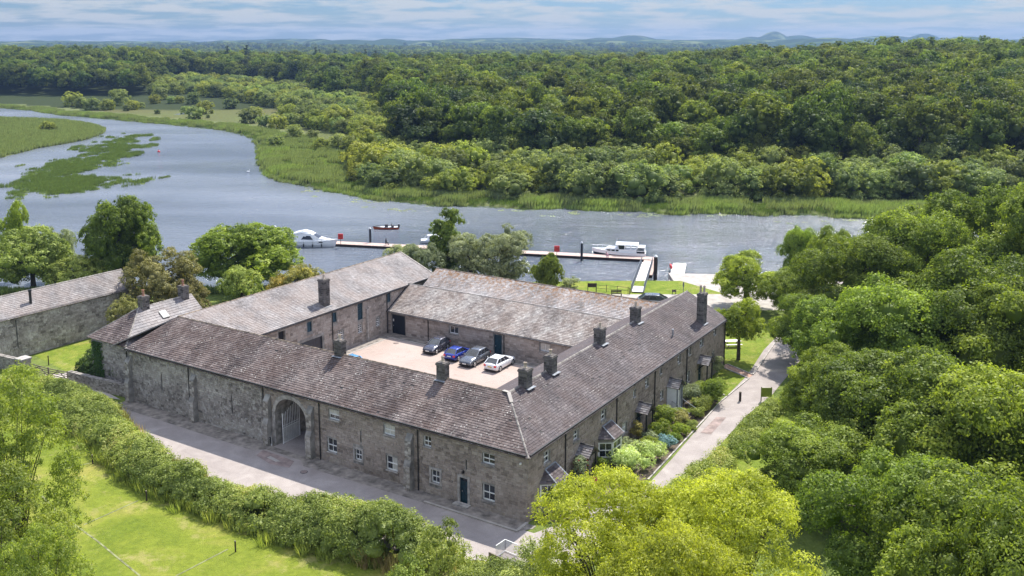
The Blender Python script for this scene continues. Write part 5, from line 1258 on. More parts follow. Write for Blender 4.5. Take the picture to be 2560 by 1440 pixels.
for q in (('syc0', 2140, 590, 118, 7.5, 'big sycamore leaning over the end of the road by the water'), ('syc1', 2300, 520, 122, 8.5, 'tall bright sycamore on the skyline of the right hand trees above the river'),
          ('syc2', 2470, 470, 128, 9, 'highest spreading sycamore near the right edge above the river'), ('syc0', 2640, 460, 118, 9, 'sycamore cut by the right edge level with the river'),
          ('syc2', 2120, 740, 98, 6.2, 'sycamore overhanging the road beside the lawn tree'), ('syc0', 2015, 735, 108, 4.8, 'leafy sycamore crown nearest the lawn tree, closing off the end of the road'), ('syc1', 1990, 672, 126, 5.0, 'sycamore beside the water-end lime tree, behind the road end'), ('syc1', 2270, 700, 92, 8.2, 'broad sycamore in the middle of the right hand trees'),
          ('syc2', 2460, 640, 92, 9, 'tall sycamore right of the broad middle sycamore'), ('syc0', 2620, 700, 84, 8, 'sycamore at the right edge halfway down the picture'),
          ('syc0', 2210, 900, 78, 6.8, 'sycamore behind the right hand hedge beside the olive board'), ('syc2', 2380, 900, 70, 7.8, 'dark sycamore low in the right hand trees'),
          ('syc1', 2540, 930, 64, 7.5, 'sycamore at the right edge in the lower half of the picture'), ('syc1', 2050, 1062, 71, 5.6, 'lower sycamore beside the clipped hedge and right hand road'),
          ('syc2', 2068, 865, 87, 4.4, 'sycamore pressing up to the olive board from the right'), ('syc0', 2250, 1150, 58, 5.8, 'deep green sycamore right of the lime green ash'), ('syc2', 2430, 1200, 52, 6, 'sycamore in the bottom right corner, left of the corner tree'), ('syc1', 2590, 1230, 47, 5.5, 'sycamore filling the bottom right corner'),
          ('syc1', 2005, 566, 146, 3.4, 'small round sycamore standing alone against the river at the right'), ('syc2', 2080, 570, 140, 3.5, 'slim sycamore between the lone round one and the tall right hand trees')):
    tnear(*q, group=None)
big('airy', 'bright', 210, 5.5, 9, 2.6, 26, 1.4, 950, 28, .48, .23, core=.3, spread=1.)
big('airy2', 'bright', 211, 5.5, 9, .9, 30, 1.4, 1150, 30, .50, .24, core=.3, spread=1.)
tnear('airy2', 1868, 636, 133, 5.6, 'light green lime tree behind the lawn tree at the water end of the right range')
tnear('airy', 1850, 752, 109, 3.6, 'small round-headed lawn tree with a bare trunk beside the picnic bench')
big('round', 'big', 212, 6.5, 11, .5, 44, 1.7, 1300, 34, .56, .27)
big('bushy', 'hedge', 213, 5.5, 8, .2, 40, 1.5, 1000, 30, .50, .25)
big('olivet', 'brown', 214, 5.2, 10, .5, 36, 1.4, 700, 34, .48, .22)
big('willn', 'silver', 215, 4.5, 9, .4, 34, 1.2, 700, 34, .45, .20, core=.5)
big('must', 'mustard', 216, 3.5, 4.5, .1, 22, 1.0, 380, 30, .40, .18)
big('yg', 'hedge', 218, 3.5, 4.5, .1, 24, 1.0, 480, 30, .40, .18)
big('dark', 'big', 217, 3, 11, .8, 34, 1.05, 800, 28, .40, .23)
tnear('round', 300, 494, 150, 6.4, 'tall dark green sycamore by the river behind the outbuilding')
tnear('round', 613, 558, 148, 9.0, 'wide dome-shaped green tree between the left range and the cruiser', rz=1.)
tnear('bushy', 75, 575, 148, 6.5, 'big rounded green bush at the left edge by the river')
tnear('airy', 35, 512, 156, 3.2, 'sparse dark-branched tree standing above the left edge bush')
tnear('willn', 148, 560, 157, 2.6, 'small grey-green tree right of the sparse one at the left edge')
tnear('bushy', 200, 640, 146, 5, 'low dark green bush between the left edge bush and the tall sycamore')
tnear('olivet', 395, 612, 124, 5.4, 'brownish olive evergreen tree behind the lodge chimneys')
tnear('olivet', 318, 735, 116, 2.4, 'low brownish shrub beside the gap between lodge and outbuilding')
tnear('olivet', 470, 690, 122, 3.0, 'low olive shrub right of the lodge chimneys')
tnear('yg', 605, 668, 137, 3.5, 'yellow-green rounded small tree behind the left range ridge')
tnear('must', 750, 664, 140, 3.8, 'mustard-gold flowering shrub peeping over the left range ridge')
tnear('must', 700, 690, 138, 2.0, 'small gold shrub left of the mustard flowering one')
tnear('dark', 1122, 515, 152, 2.9, 'narrow upright dark green tree between the jetty boats')
tnear('willn', 1175, 575, 147, 4.3, 'silvery willow on the left of the pair by the jetty')
tnear('willn', 1262, 560, 146, 4.9, 'silvery willow on the right of the pair by the jetty')
tnear('willn', 1060, 600, 146, 3.6, 'pale feathery shrub beside the gable end of the left range')
tnear('willn', 1003, 604, 151, 2.9, 'low pale shrub at the pontoon next to the gable end')
tnear('round', 1368, 634, 141, 2.5, 'dark green leafy shrub right of the silvery willows')
tnear('willn', 1425, 690, 143, 1.5, 'small pale shrub on the bank before the black notice board')
# foreground trees: the lime-green ash pair and the trees at the lower left
big('ashfg', 'lime', 220, 5.2, 18, 8.0, 70, 1.0, 1500, 44, .46, .155, core=.22, asp=.42, spread=1.1, limbs=34, tr=.26)
big('ashfg2', 'lime', 221, 5.0, 18, 7.5, 70, .95, 1500, 44, .44, .155, core=.22, asp=.42, spread=1.1, limbs=34, tr=.26)
big('leftfg', 'leftl', 222, 4.2, 20, 5, 80, .85, 1700, 34, .38, .15, core=0, asp=.45, spread=1.1, limbs=36, tr=.17)
big('sprig', 'hedge', 223, 2.6, 14, 5, 26, .75, 420, 36, .38, .14, core=.25, spread=1.1, limbs=14, tr=.14)
tnear('ashfg', 1530, 1195, 42.5, 4.6, 'lime green ash in the foreground in front of the corner of the quadrangle', name='ash_tree')
tnear('ashfg2', 1830, 1190, 41.5, 4.6, 'lime green ash in the foreground, right of the one by the building corner', name='ash_tree')
tnear('ashfg2', 1690, 1330, 36, 4.0, 'lime green ash crown at the bottom edge between the other two ashes', name='ash_tree', rz=2.)
tnear('leftfg', 15, 905, 47, 3.6, 'light green open-branched tree at the left edge in front of the gate', name='ash_tree')
tnear('leftfg', -40, 1130, 42, 3.7, 'light green open-branched tree below, at the lower left edge', name='ash_tree', rz=1.2)
tnear('leftfg', 85, 1290, 37, 2.5, 'open-branched tree in the bottom left corner over the lawn', name='ash_tree', rz=3.1)
tnear('sprig', 1015, 1392, 41, 1.7, 'thin treetop poking up at the bottom edge of the lawn', name='young_tree')
tnear('sprig', 1110, 1300, 46, 1.9, 'young ash top in front of the hedge above the bottom edge', name='young_tree')
tnear('sprig', 1340, 1355, 50, 2.3, 'blue-green leafy treetop under the lime green ash by the white railing', name='young_tree')
# the loose shrub hedge between lawn and road
def hedge(name, polys, label, mat, hgt, nl, ncl, ls, seed, base=GZ, rl=(.6, 1.05), tf=None, cat='hedge', k=9, parts=True):
    g = np.random.default_rng(seed); poly = polys; xs = [p[0] for p in poly]; ys = [p[1] for p in poly]; lob = []
    while len(lob) < nl:
        x_, y_ = g.uniform(min(xs), max(xs)), g.uniform(min(ys), max(ys))
        if inside(np.array([x_]), np.array([y_]), poly)[0]:
            r_ = g.uniform(*rl); ed = polydist(np.array([x_]), np.array([y_]), poly)[0]
            hh = hgt * (.65 + .55 * vnoise(np.array([x_ / 2.2]), np.array([y_ / 2.2]))[0]) * min(1, .6 + ed * .4) * (1 + .42 * float(np.interp(x_, [-14, -10], [0, 1])) * (cat == 'hedge' and nl > 300)); lob.append((x_, y_, base + max(.15, hh - r_), r_))
    V, Fq, tn = leaves(lob, ncl, k, .42 if k > 12 else .28, ls, g, spread=.9, tonev=.17)
    n1_ = fbm(V[::4, 0] / 2.6, V[::4, 1] / 2.6, 3); tn = tn + (n1_ - .47) * 1.6
    if tf: tn = tn + tf(V[::4])
    ctr = np.array([np.mean(xs), np.mean(ys), base]); root = thing(name, ctr, label, cat)
    o = link('foliage', mesh_arrays('foliage', V - ctr, Fq, tn, M[mat]), root); 
    iv, jf = ico(); mb = MB()
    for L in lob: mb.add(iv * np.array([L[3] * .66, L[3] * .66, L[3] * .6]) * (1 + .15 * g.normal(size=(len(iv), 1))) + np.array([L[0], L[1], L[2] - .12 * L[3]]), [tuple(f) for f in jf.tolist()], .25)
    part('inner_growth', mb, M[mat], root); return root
hp = ST((64, -3.2), (56, -3.2), (50, -3.5), (46, -4.0), (41, -6.2), (37, -7.7), (30, -9.2), (24, -9.8), (18, -9.3), (14, -7.9), (8, -7.0), (4, -7.3), (1.6, -8.2), (.4, -9.4), (2, -10.6), (7, -11.4), (13, -12.2), (20, -12.5), (26, -12.5), (31, -12.2), (36, -11.0), (44, -8.8), (52, -7.8), (58, -7.8), (64, -7.6))
hedge('shrub_hedge', hp, 'wide unclipped shrub hedge curving between the lawn and the road in front of the quadrangle', 'hedge', 2.45, 1500, 9500, .15, 301, rl=(.32, .95), k=21)
M['seed'] = leaf_mat('seeding_grass', (.20, .15, .06), (.34, .26, .12), trans=.4, tip=(.42, .34, .20))
tg = [tuft('tall_grass_tuft', M['seed'], 30, 1.5, .35, .045, 31), tuft('tall_grass_tuft', M['hedge'], 30, 1.1, .4, .06, 32)]
gs_ = []
for (a, b), wd_ in list(zip(zip(hp[:15], hp[1:16]), [1] * 15)) + list(zip(zip(hp[15:-1], hp[16:]), [2] * 12)):
    L_ = math.hypot(b[0] - a[0], b[1] - a[1])
    for q in range(int(L_ * 9)):
        f = gr.uniform(); gs_.append((a[0] + (b[0] - a[0]) * f + gr.normal() * .38, a[1] + (b[1] - a[1]) * f + gr.normal() * .38, GZ, wd_))
gs_ = np.array(gs_)
scatter('verge_grass', tg, gs_[:, :3], gr.uniform(.5, 1.25, len(gs_)), gr.uniform(0, 6, len(gs_)), np.where((gs_[:, 3] == 1) & (gr.uniform(0, 1, len(gs_)) < .75), 0, 1), 'seeding grasses and weeds fringing the shrub hedge')
hedge('clipped_hedge', ST((-6.9, 5), (-7.9, 14), (-8.4, 24), (-8.0, 35.2), (-9.6, 35.6), (-10.2, 24), (-9.8, 14), (-9, 5)), 'clipped green hedge along the right side of the garden road up to the olive board', 'hedge', 1.6, 130, 1700, .14, 302, rl=(.5, .8), k=14)
hedge('creeper_mound', P2((205, 950), (240, 900), (290, 930), (330, 960), (310, 985), (240, 975)), 'dark creeper mound heaped on the low wall beside the lodge', 'ivy', 3.0, 26, 900, .16, 303, rl=(.8, 1.1), cat='bush')
hedge('ground_shrubs', ST((.2, -9.6), (1.6, -7.6), (-.6, -7.2), (-3, -6.4), (-6, -5.6), (-7, -9), (-3, -12), (.5, -12.4)), 'mixed low shrubs filling the corner below the white railing', 'hedge', 1.3, 90, 1100, .14, 309, rl=(.4, .75), cat='shrubs', k=18)
# lily pads
pd_ = MB()
for q in range(9):
    a = g_ = 6.2832 * q / 9; c_ = np.array([math.cos(a) * (.5 + .5 * (q % 3)), math.sin(a) * (.5 + .4 * (q % 2)), .03]); pd_.add([c_ + np.array([.3 * math.cos(6.2832 * k / 8), .3 * math.sin(6.2832 * k / 8), .0]) for k in range(8)], [tuple(range(8))], .5 + .05 * q)
lp_ = pd_.mesh('lily_pad', M['reed']); nS = 60000; xs = gr.uniform(-60, 130, nS); ys = gr.uniform(195, 262, nS); dd_ = polydist(xs, ys, water_poly); wi = inside(xs, ys, water_poly)
acc = wi & (dd_ < 11) & (dd_ > 1.5) & (fbm(xs / 9, ys / 4) > .50) & (gr.uniform(0, 1, nS) < .035); xs, ys = xs[acc], ys[acc]
scatter('lily_pads', [lp_], np.stack([xs, ys, np.full(len(xs), WZ + .01)], 1), gr.uniform(.45, .8, len(xs)), gr.uniform(0, 6, len(xs)), np.zeros(len(xs), int), 'floating lily pads along the edge of the far reeds')
# ivy climbing the lodge wall
g = np.random.default_rng(5); n = 1500; ll = g.normal(55.9, .45, n).clip(54.9, 56.95); zi = g.uniform(-.3, 4.6, n); pp = np.array([FP.pt(a, b, .1 + .12 * c) for a, b, c in zip(ll, zi, g.uniform(0, 1, n))])
V, Fq, tn = leaves([(0, 0, 0, 1)], 10, 1, .1, .2, g); nn = np.array([*(-NV), .4]); nn = nn / np.linalg.norm(nn); Nn = unit(nn + g.normal(size=(n, 3)) * .45); T = unit(np.cross(Nn, g.normal(size=(n, 3)))); Bt = np.cross(Nn, T)
V = np.stack([pp - T * .11, pp + Bt * .09, pp + T * .11, pp - Bt * .09], 1).reshape(-1, 3); o_ = W(55.9, 1.1, GZ)
iv_ = link('ivy', mesh_arrays('ivy', V - o_, np.arange(4 * n).reshape(-1, 4), .5 + g.normal(0, .2, n), M['ivy'])); iv_.location = Vector([float(q) for q in o_]); tag(iv_, 'green ivy climbing the corner of the stone lodge', 'ivy')
# garden shrubs along the right range: s, t, radius, height, material, label
for j, (s, t_, r_, h_, mt, lb) in enumerate([(-.7, 7.0, .8, 2.9, 'silver', 'tall grey-green rose bush with red blooms beside the first porch'), (-1.6, 7.8, .6, 1.1, 'pink', 'crimson-leaved shrub below the first porch'),
        (-1.8, 9.9, 1.0, .9, 'bright', 'low bright green shrub between the rose bush and the cream flowering bush'), (-2.6, 12.9, 1.9, 1.8, 'cream', 'large cream flowering bush below the second bay window'), (-2.9, 16.1, 1.5, 1.5, 'cream', 'cream flowering bush next to the large one, nearer the hydrangea'),
        (-3.4, 18.9, .95, 1.1, 'hydr', 'blue hydrangea at the roadside edge of the border'), (-.7, 18.7, .6, 2.0, 'mustard', 'golden yellow shrub beside the second porch'), (-2.0, 20.6, 1.2, 1.7, 'big', 'green shrub in front of the second porch'),
        (-1.6, 22.8, 1.1, 2.2, 'big', 'tall dark green shrub right of the second porch'), (-3.3, 22.6, 1.0, 1.0, 'bright', 'low lime green clump behind the hydrangea'), (-2.7, 24.4, 1.1, 1.6, 'brown', 'brown-green shrub left of the steps'),
        (-1.2, 25.0, .8, 1.5, 'silver', 'grey-green shrub against the wall by the white porch'), (-2.9, 29.0, 1.3, 1.6, 'hedge', 'mid green shrub just beyond the steps'), (-1.2, 30.4, 1.2, 2.1, 'silver', 'pale flowering shrub beyond the white porch'),
        (-2.8, 31.9, 1.7, 2.5, 'big', 'large rounded dark green shrub near the end of the border'), (-2.5, 34.0, 1.2, 1.6, 'bright', 'shrub at the far end of the border'), (-.5, 40.2, .65, 2.4, 'silver', 'pale climbing rose on the wall near the end of the right range'),
        (-.9, 2.6, 1.0, 1.9, 'bright', 'green shrub under the first bay window by the corner'), (-3.6, 10.6, .9, .8, 'hedge', 'low green mound at the near end of the border'),
        (-.9, 11.2, .8, 1.3, 'big', 'dark green shrub tucked left of the second bay window'), (-1.3, 15.9, 1.1, 1.5, 'silver', 'grey-green bush right of the second bay window'), (-2.3, 17.6, 1.0, 1.2, 'bright', 'fresh green clump behind the second cream bush'), (-1.9, 19.3, .9, 1.1, 'silver', 'pale green clump between hydrangea and second porch'),
        (-3.6, 24.4, .7, .8, 'hedge', 'low tuft at the kerb beside the steps'), (-3.5, 20.7, .8, .8, 'big', 'low dark green clump at the kerb beyond the hydrangea'), (-1.9, 26.8, .7, .9, 'bright', 'small bright shrub below the white porch handrail'), (-3.3, 27.4, .8, 1.0, 'hedge', 'rounded shrub at the kerb beyond the steps'), (-1.0, 33.0, .9, 1.6, 'hedge', 'green shrub against the wall near the fourth porch'), (-3.0, 30.2, .9, 1.3, 'bright', 'light green shrub at the kerb before the large dark round one')]):
    g = np.random.default_rng(600 + j); lb_ = []
    nl = 12 if r_ > .9 else 8
    for q in range(nl): a = g.uniform(0, 6.28); f = g.uniform(0, .82) * r_; rr = r_ * g.uniform(.35, .5); lb_.append((math.cos(a) * f, math.sin(a) * f, min(h_ - rr, g.uniform(.3, 1) * h_), rr))
    lb_.append((0, 0, h_ * .45, r_ * .6)); o_ = W(s, t_, GZ)
    r_ *= 1.0; root = thing('garden_shrub', o_, lb, 'shrub', 'shrubs in the garden border')
    link('foliage', crown_mesh('foliage', lb_, M[mt], 700 + j, int(260 * r_ * max(r_, h_ * .7)) + 90, 8, .14, .11, spread=.9), root)
    sm = MB()
    for q in range(5): L = lb_[q]; sm.tube((L[0] * .2, L[1] * .2, -.1), L[:3], .035, .015, 5)
    part('stem', sm, M['bark'], root)
    if j == 0:
        fm = MB()
        for q in range(16):
            L = lb_[g.integers(0, nl)]; d_ = unit(g.normal(size=3) + (0, -.4, .6)); p_ = np.array(L[:3]) + d_ * L[3] * 1.05
            for q2 in range(4): n3 = unit(g.normal(size=3)); a3 = unit(np.cross(n3, (0, .2, 1))) * .085; b3 = np.cross(n3, a3); fm.quad(p_ - a3, p_ - b3, p_ + a3, p_ + b3)
        fo = link('flower', fm.mesh('flower', M['red']), root); fo['kind'] = 'stuff'
# ---------------------------------------------------------------- cars (local frame: x forward, z up)
def car(label, loc, heading, paint, L=4.2, Wd=1.76, Hc=1.5, style='hatch', rear_plate='white'):
    rt_ = thing('parked_car', loc, label, 'car', 'cars parked in the courtyard', rz=heading, local=True); h = Wd / 2
    # stations along the length: x, half width, sill, bumper height, belt height
    st = [(-.50, .80, .42, .55, .78), (-.485, .90, .30, .60, .88), (-.44, .97, .22, .72, .96), (-.30, 1., .20, .78, .96), (0, 1., .20, .76, .92), (.17, 1., .20, .74, .90), (.34, .97, .20, .70, .84), (.44, .93, .22, .60, .74), (.485, .82, .30, .50, .62), (.50, .70, .40, .48, .54)]
    rg = []
    for fx, fw, sl_, sh_, bl in st:
        x = fx * L; w_ = h * fw; k = Hc / 1.5
        rg.append([(x, -w_ * .92, sl_ * k), (x, -w_, (sl_ + .14) * k), (x, -w_ * .995, sh_ * k), (x, -w_ * .90, bl * k), (x, -w_ * .6, (bl + .035) * k), (x, 0, (bl + .05) * k), (x, w_ * .6, (bl + .035) * k), (x, w_ * .90, bl * k), (x, w_ * .995, sh_ * k), (x, w_, (sl_ + .14) * k), (x, w_ * .92, sl_ * k)])
    m_ = MB(); m_.loft(rg); body = part('body', m_, paint, rt_, smooth=True)
    tail = -.47 if style != 'sedan' else -.30
    k = Hc / 1.5; zb = .93 * k; zr = 1.42 * k
    base = [(tail * L, h * .86), (.20 * L, h * .88)]; topx = [((tail + .155) * L, h * .70), (.0 * L, h * .72)]
    if style == 'coupe': topx = [((tail + .17) * L, h * .68), (.0 * L, h * .70)]
    # glasshouse: bottom ring and top ring, each side a separate pane
    b0 = [(base[0][0], -base[0][1]), (base[1][0], -base[1][1]), (base[1][0], base[1][1]), (base[0][0], base[0][1])]
    t0 = [(topx[0][0], -topx[0][1]), (topx[1][0], -topx[1][1]), (topx[1][0], topx[1][1]), (topx[0][0], topx[0][1])]
    Bp = [np.array([*p, zb - .02]) for p in b0]; Tp = [np.array([*p, zr]) for p in t0]
    def pane(a, b, c, d, nm='window_glass', q=.0):
        v = MB(); v.quad(a, b, c, d); part(nm, v, M['glass'], rt_)
    pane(Bp[0], Bp[1], Tp[1], Tp[0], 'side_window'); pane(Bp[3], Bp[2], Tp[2], Tp[3], 'side_window'); pane(Bp[1], Bp[2], Tp[2], Tp[1], 'windscreen'); pane(Bp[0], Bp[3], Tp[3], Tp[0], 'rear_window')
    rf_ = MB(); n = 7; rows = []
    for i in range(n):
        u = i / (n - 1); x = Tp[0][0] + (Tp[1][0] - Tp[0][0]) * u; w_ = topx[0][1] + (topx[1][1] - topx[0][1]) * u; zc = zr + .085 * math.sin(math.pi * (.12 + .76 * u)) * k
        rows.append([(x, -w_ - .015, zr - .02), (x, -w_ * .8, zr + (zc - zr) * .7), (x, 0, zc), (x, w_ * .8, zr + (zc - zr) * .7), (x, w_ + .015, zr - .02)])
    rf_.loft(rows, closed=False, cap=False)
    for e_ in (0, -1): rf_.add(rows[e_], [(0, 1, 2, 3, 4)])
    for i in range(4): rf_.bar(Bp[i], Tp[i], .09, .07)
    for sgn in (0, 3):
        for f in (.34, .68):
            p_ = Bp[sgn] * (1 - f) + Bp[(1 if sgn == 0 else 2)] * f; q_ = Tp[sgn] * (1 - f) + Tp[(1 if sgn == 0 else 2)] * f; rf_.bar(p_, q_, .06, .03)
    part('roof', rf_, paint, rt_, smooth=False)
    for sx, sy in ((.31, -1), (.31, 1), (-.31, -1), (-.31, 1)):
        c = np.array([sx * L, sy * (h - .10), .315]); w_ = MB(); w_.tube(c - (0, .11 * sy, 0), c + (0, .105 * sy, 0), .315, n=20)
        wo_ = part('wheel', w_, M['rubber'], rt_); w_ = MB(); w_.tube(c + (0, .10 * sy, 0), c + (0, .125 * sy, 0), .215, .20, n=16)
        ro_ = part('rim', w_, M['rim'], wo_)
        a_ = MB(); 
        for q in range(14):
            a0, a1 = math.pi * q / 13, math.pi * (q + 1) / 13
            if q < 13: a_.quad(*[(c[0] + r_ * math.cos(a), sy * h * 1.004, c[2] + r_ * math.sin(a)) for a, r_ in ((a0, .315), (a1, .315), (a1, .37), (a0, .37))])
        part('wheel_arch', a_, M['black'], rt_)
    for sy in (-1, 1):
        v = MB(); v.hexa([(.425 * L, sy * h * .50, .60 * k), (.495 * L, sy * h * .48, .54 * k), (.475 * L, sy * h * .84, .56 * k), (.42 * L, sy * h * .90, .63 * k), (.42 * L, sy * h * .50, .72 * k), (.478 * L, sy * h * .48, .66 * k), (.462 * L, sy * h * .82, .68 * k), (.40 * L, sy * h * .91, .76 * k)]); part('headlight', v, M['gel'], rt_)
        v = MB(); v.box(-.502 * L, -.47 * L, min(sy * h * .58, sy * h * .88), max(sy * h * .58, sy * h * .88), .66 * k, .86 * k); part('tail_light', v, M['red'], rt_)
        v = MB(); v.box(.14 * L, .14 * L + .12, min(sy * h * .93, sy * (h + .16)), max(sy * h * .93, sy * (h + .16)), .93 * k, 1.07 * k); part('mirror', v, paint, rt_)
        v = MB(); v.box(-.02 * L, -.02 * L + .14, min(sy * h * .98, sy * h * 1.01), max(sy * h * .98, sy * h * 1.01), .80 * k, .83 * k); part('door_handle', v, M['rim'], rt_)
    v = MB(); v.box(.47 * L, .503 * L, -h * .45, h * .45, .30 * k, .50 * k); part('grille', v, M['black'], rt_)
    v = MB(); v.box(.497 * L, .508 * L, -.26, .26, .42, .53); part('number_plate', v, M['white'], rt_)
    v = MB(); v.box(-.508 * L, -.497 * L, -.26, .26, .60, .71); part('number_plate', v, M['white'] if rear_plate == 'white' else M['mustardp'], rt_)
    v = MB(); v.box(-.503 * L, .503 * L, -h * .9, h * .9, .19, .24); part('underbody', v, M['black'], rt_)
    return rt_
M['mustardp'] = simple('yellow_plate', (.65, .45, .05), .5)
HN = math.atan2(NV[1], NV[0]); NEAR = HN + math.pi
HU = .07
car('small dark grey hatchback facing the camera, leftmost of the row in the courtyard', tuple(at(1091, 876, 0)[:2]) + (.01,), NEAR + .05, carpaint('graphite_paint', (.085, .085, .11), .5), L=3.9, Hc=1.52)
car('blue hatchback parked tail to the camera between the two grey cars', tuple(at(1145, 893, 0)[:2]) + (.01,), HN + .05, carpaint('blue_paint', (.012, .035, .28), .3), L=3.9, Hc=1.42, style='coupe')
car('mid grey SUV facing the camera, between the blue and the white cars', tuple(at(1187, 906, 0)[:2]) + (.01,), NEAR + .02, carpaint('grey_paint', (.14, .15, .17), .5), L=4.4, Wd=1.84, Hc=1.62)
car('white family car parked tail to the camera at the right end of the row', tuple(at(1250, 917, 0)[:2]) + (.01,), HN + .03, carpaint('white_car_paint', (.80, .81, .83), 0.), L=4.5, Wd=1.83, Hc=1.5, rear_plate='y')
car('pale blue car mostly hidden behind the front roof ridge by the left range', tuple(at(871, 889, 1.4)[:2]) + (.01,), HN + 1.45, carpaint('sky_blue_paint', (.12, .36, .62), .3), L=4.0, Hc=1.55)
car('dark grey van-shaped car parked beyond the barn roof by the quay', tuple(at(1648, 763, GZ)[:2]) + (-.70,), -.12, carpaint('slate_grey_paint', (.13, .14, .15), .4), L=6.4, Wd=2.0, Hc=2.1)['group'] = 'vehicle beyond the barn'

# ---------------------------------------------------------------- boats
def hull(rt_, L, Bm, fb, mat, name='hull', bow=1.35, draft=.3, nst=12, stripe=None):
    m_ = MB(); rows = []
    for i in range(nst + 1):
        u = i / nst; x = -L / 2 + L * u; w_ = Bm / 2 * (1 - max(0, (u - .45) / .55) ** 2.2) * (.9 + .1 * min(1, u * 4)); w_ = max(w_, .03); sheer = fb * (1 + (bow - 1) * u ** 2)
        rake = .06 * L * u ** 4
        rows.append([(x + rake, -w_, sheer), (x + rake * .5, -w_ * .93, sheer * .4), (x, -w_ * .72, -draft * .4), (x, 0, -draft), (x, w_ * .72, -draft * .4), (x + rake * .5, w_ * .93, sheer * .4), (x + rake, w_, sheer)])
    m_.loft(rows, closed=False, cap=False); m_.add(rows[0], [tuple(range(7))]); part(name, m_, mat, rt_)
    d = MB(); 
    for i in range(nst): d.quad(*[np.array(p) - (0, 0, .04) for p in (rows[i][0], rows[i + 1][0], rows[i + 1][6], rows[i][6])])
    part('deck', d, M['gel'], rt_)
    rr = MB()
    for sy in (0, 6):
        for i in range(nst): rr.bar(rows[i][sy], rows[i + 1][sy], .09, .07)
    part('rubbing_rail', rr, M['gel'] if stripe is None else M[stripe], rt_)
    return rows
def railing(rt_, rows, i0, i1, hh=.55):
    m_ = MB()
    for sy in (0, 6):
        pts = [np.array(rows[i][sy]) * (1, .92, 1) for i in range(i0, i1 + 1)]
        for a, b in zip(pts[:-1], pts[1:]): m_.tube(a + (0, 0, hh), b + (0, 0, hh), .02, n=5); m_.tube(a, a + (0, 0, hh), .02, n=5)
    part('guard_rail', m_, M['rim'], rt_)
def superstr(rt_, rows_, mat, name): m_ = MB(); m_.loft([[np.array(p) for p in r] for r in rows_]); return part(name, m_, mat, rt_)
# white motor cruiser
c0 = at(777, 615, WZ); cr = thing('motor_cruiser', (c0[0], c0[1], WZ), 'white motor cruiser with swept cabin moored at the left end of the pontoon', 'boat', rz=-.10, local=True)
R_ = hull(cr, 9.6, 3.3, 1.15, M['gel'], bow=1.25); railing(cr, R_, 7, 12)
def ring(x, w_, z0, z1, wt): return [(x, -w_, z0), (x, -wt, z1), (x, wt, z1), (x, w_, z0)]
superstr(cr, [ring(-3.6, 1.45, 1.1, 1.5, 1.3), ring(-3.2, 1.45, 1.1, 2.45, 1.15), ring(-.6, 1.45, 1.1, 2.75, 1.1), ring(.5, 1.42, 1.1, 2.6, 1.05), ring(2.0, 1.25, 1.2, 1.75, 1.0), ring(3.8, .65, 1.3, 1.42, .5)], M['gel'], 'cabin')
superstr(cr, [ring(-4.5, 1.2, 1.1, 1.6, 1.1), ring(-3.6, 1.3, 1.1, 2.1, 1.2)], M['gel'], 'cockpit')
superstr(cr, [ring(-4.4, 1.1, 2.0, 2.12, 1.0), ring(-2.9, 1.25, 2.55, 2.75, 1.1), ring(-1.2, 1.2, 2.75, 3.15, .95), ring(.4, 1.0, 2.65, 2.8, .8)], M['gel'], 'flybridge')
for sy in (-1, 1):
    v = MB(); v.quad((-1.5, sy * 1.385, 1.55), (.9, sy * 1.37, 1.55), (.3, sy * 1.19, 2.25), (-.9, sy * 1.19, 2.3)); part('cabin_window', v, M['glass'], cr)
    v = MB(); v.quad((1.6, sy * 1.40, .85), (2.9, sy * 1.13, .98), (2.5, sy * 1.23, 1.18), (1.9, sy * 1.36, 1.14)); part('hull_window', v, M['glass'], cr)
    for x in (-2.6, -.9, .9, 2.6): v = MB(); yy_ = sy * (1.72 if x < 2 else 1.45); v.tube((x, yy_, .1), (x, yy_, .75), .11, n=8); v.tube((x, yy_ * .99, .75), (x, yy_ * .96, 1.2), .015, n=4); part('fender', v, M['navy'], cr)
v = MB(); v.quad((.56, -1.0, 2.56), (.56, 1.0, 2.56), (1.96, .95, 1.80), (1.96, -.95, 1.80)); part('windscreen', v, M['glass'], cr)
# steel river cruiser with wheelhouse
c0 = at(1551, 641, WZ); c2 = thing('river_cruiser', (c0[0], c0[1], WZ), 'white river cruiser with wheelhouse and dark hull moored at the right of the pontoon', 'boat', rz=math.pi - .17, local=True)
R_ = hull(c2, 9.4, 3.1, .95, M['navy'], bow=1.6, stripe='gel'); railing(c2, R_, 8, 12)
v = MB()
for i in range(12):
    for a in (0, 6): v.quad(R_[i][a] + (), R_[i + 1][a], np.array(R_[i + 1][a]) * (1, 1.012, .55), np.array(R_[i][a]) * (1, 1.012, .55))
part('white_topside', v, M['gel'], c2)
superstr(c2, [ring(-.2, 1.3, .9, 1.75, 1.15), ring(2.4, 1.15, .95, 1.7, 1.0), ring(3.0, .8, 1.05, 1.4, .7)], M['gel'], 'cabin')
superstr(c2, [ring(-3.0, 1.3, .9, 1.6, 1.25), ring(.3, 1.3, .9, 1.6, 1.25)], M['gel'], 'wheelhouse')
v = MB()
for x in (-3.0, -1.9, -.8, .25):
    for sy in (-1, 1): v.bar((x, sy * 1.24, 1.58), (x + (.25 if x > 0 else 0), sy * 1.15, 2.45), .12, .1)
part('window_post', v, M['gel'], c2)
v = MB(); v.loft([ring(-3.3, 1.35, 2.42, 2.55, 1.2), ring(.85, 1.35, 2.42, 2.58, 1.15)]); part('roof', v, M['gel'], c2)
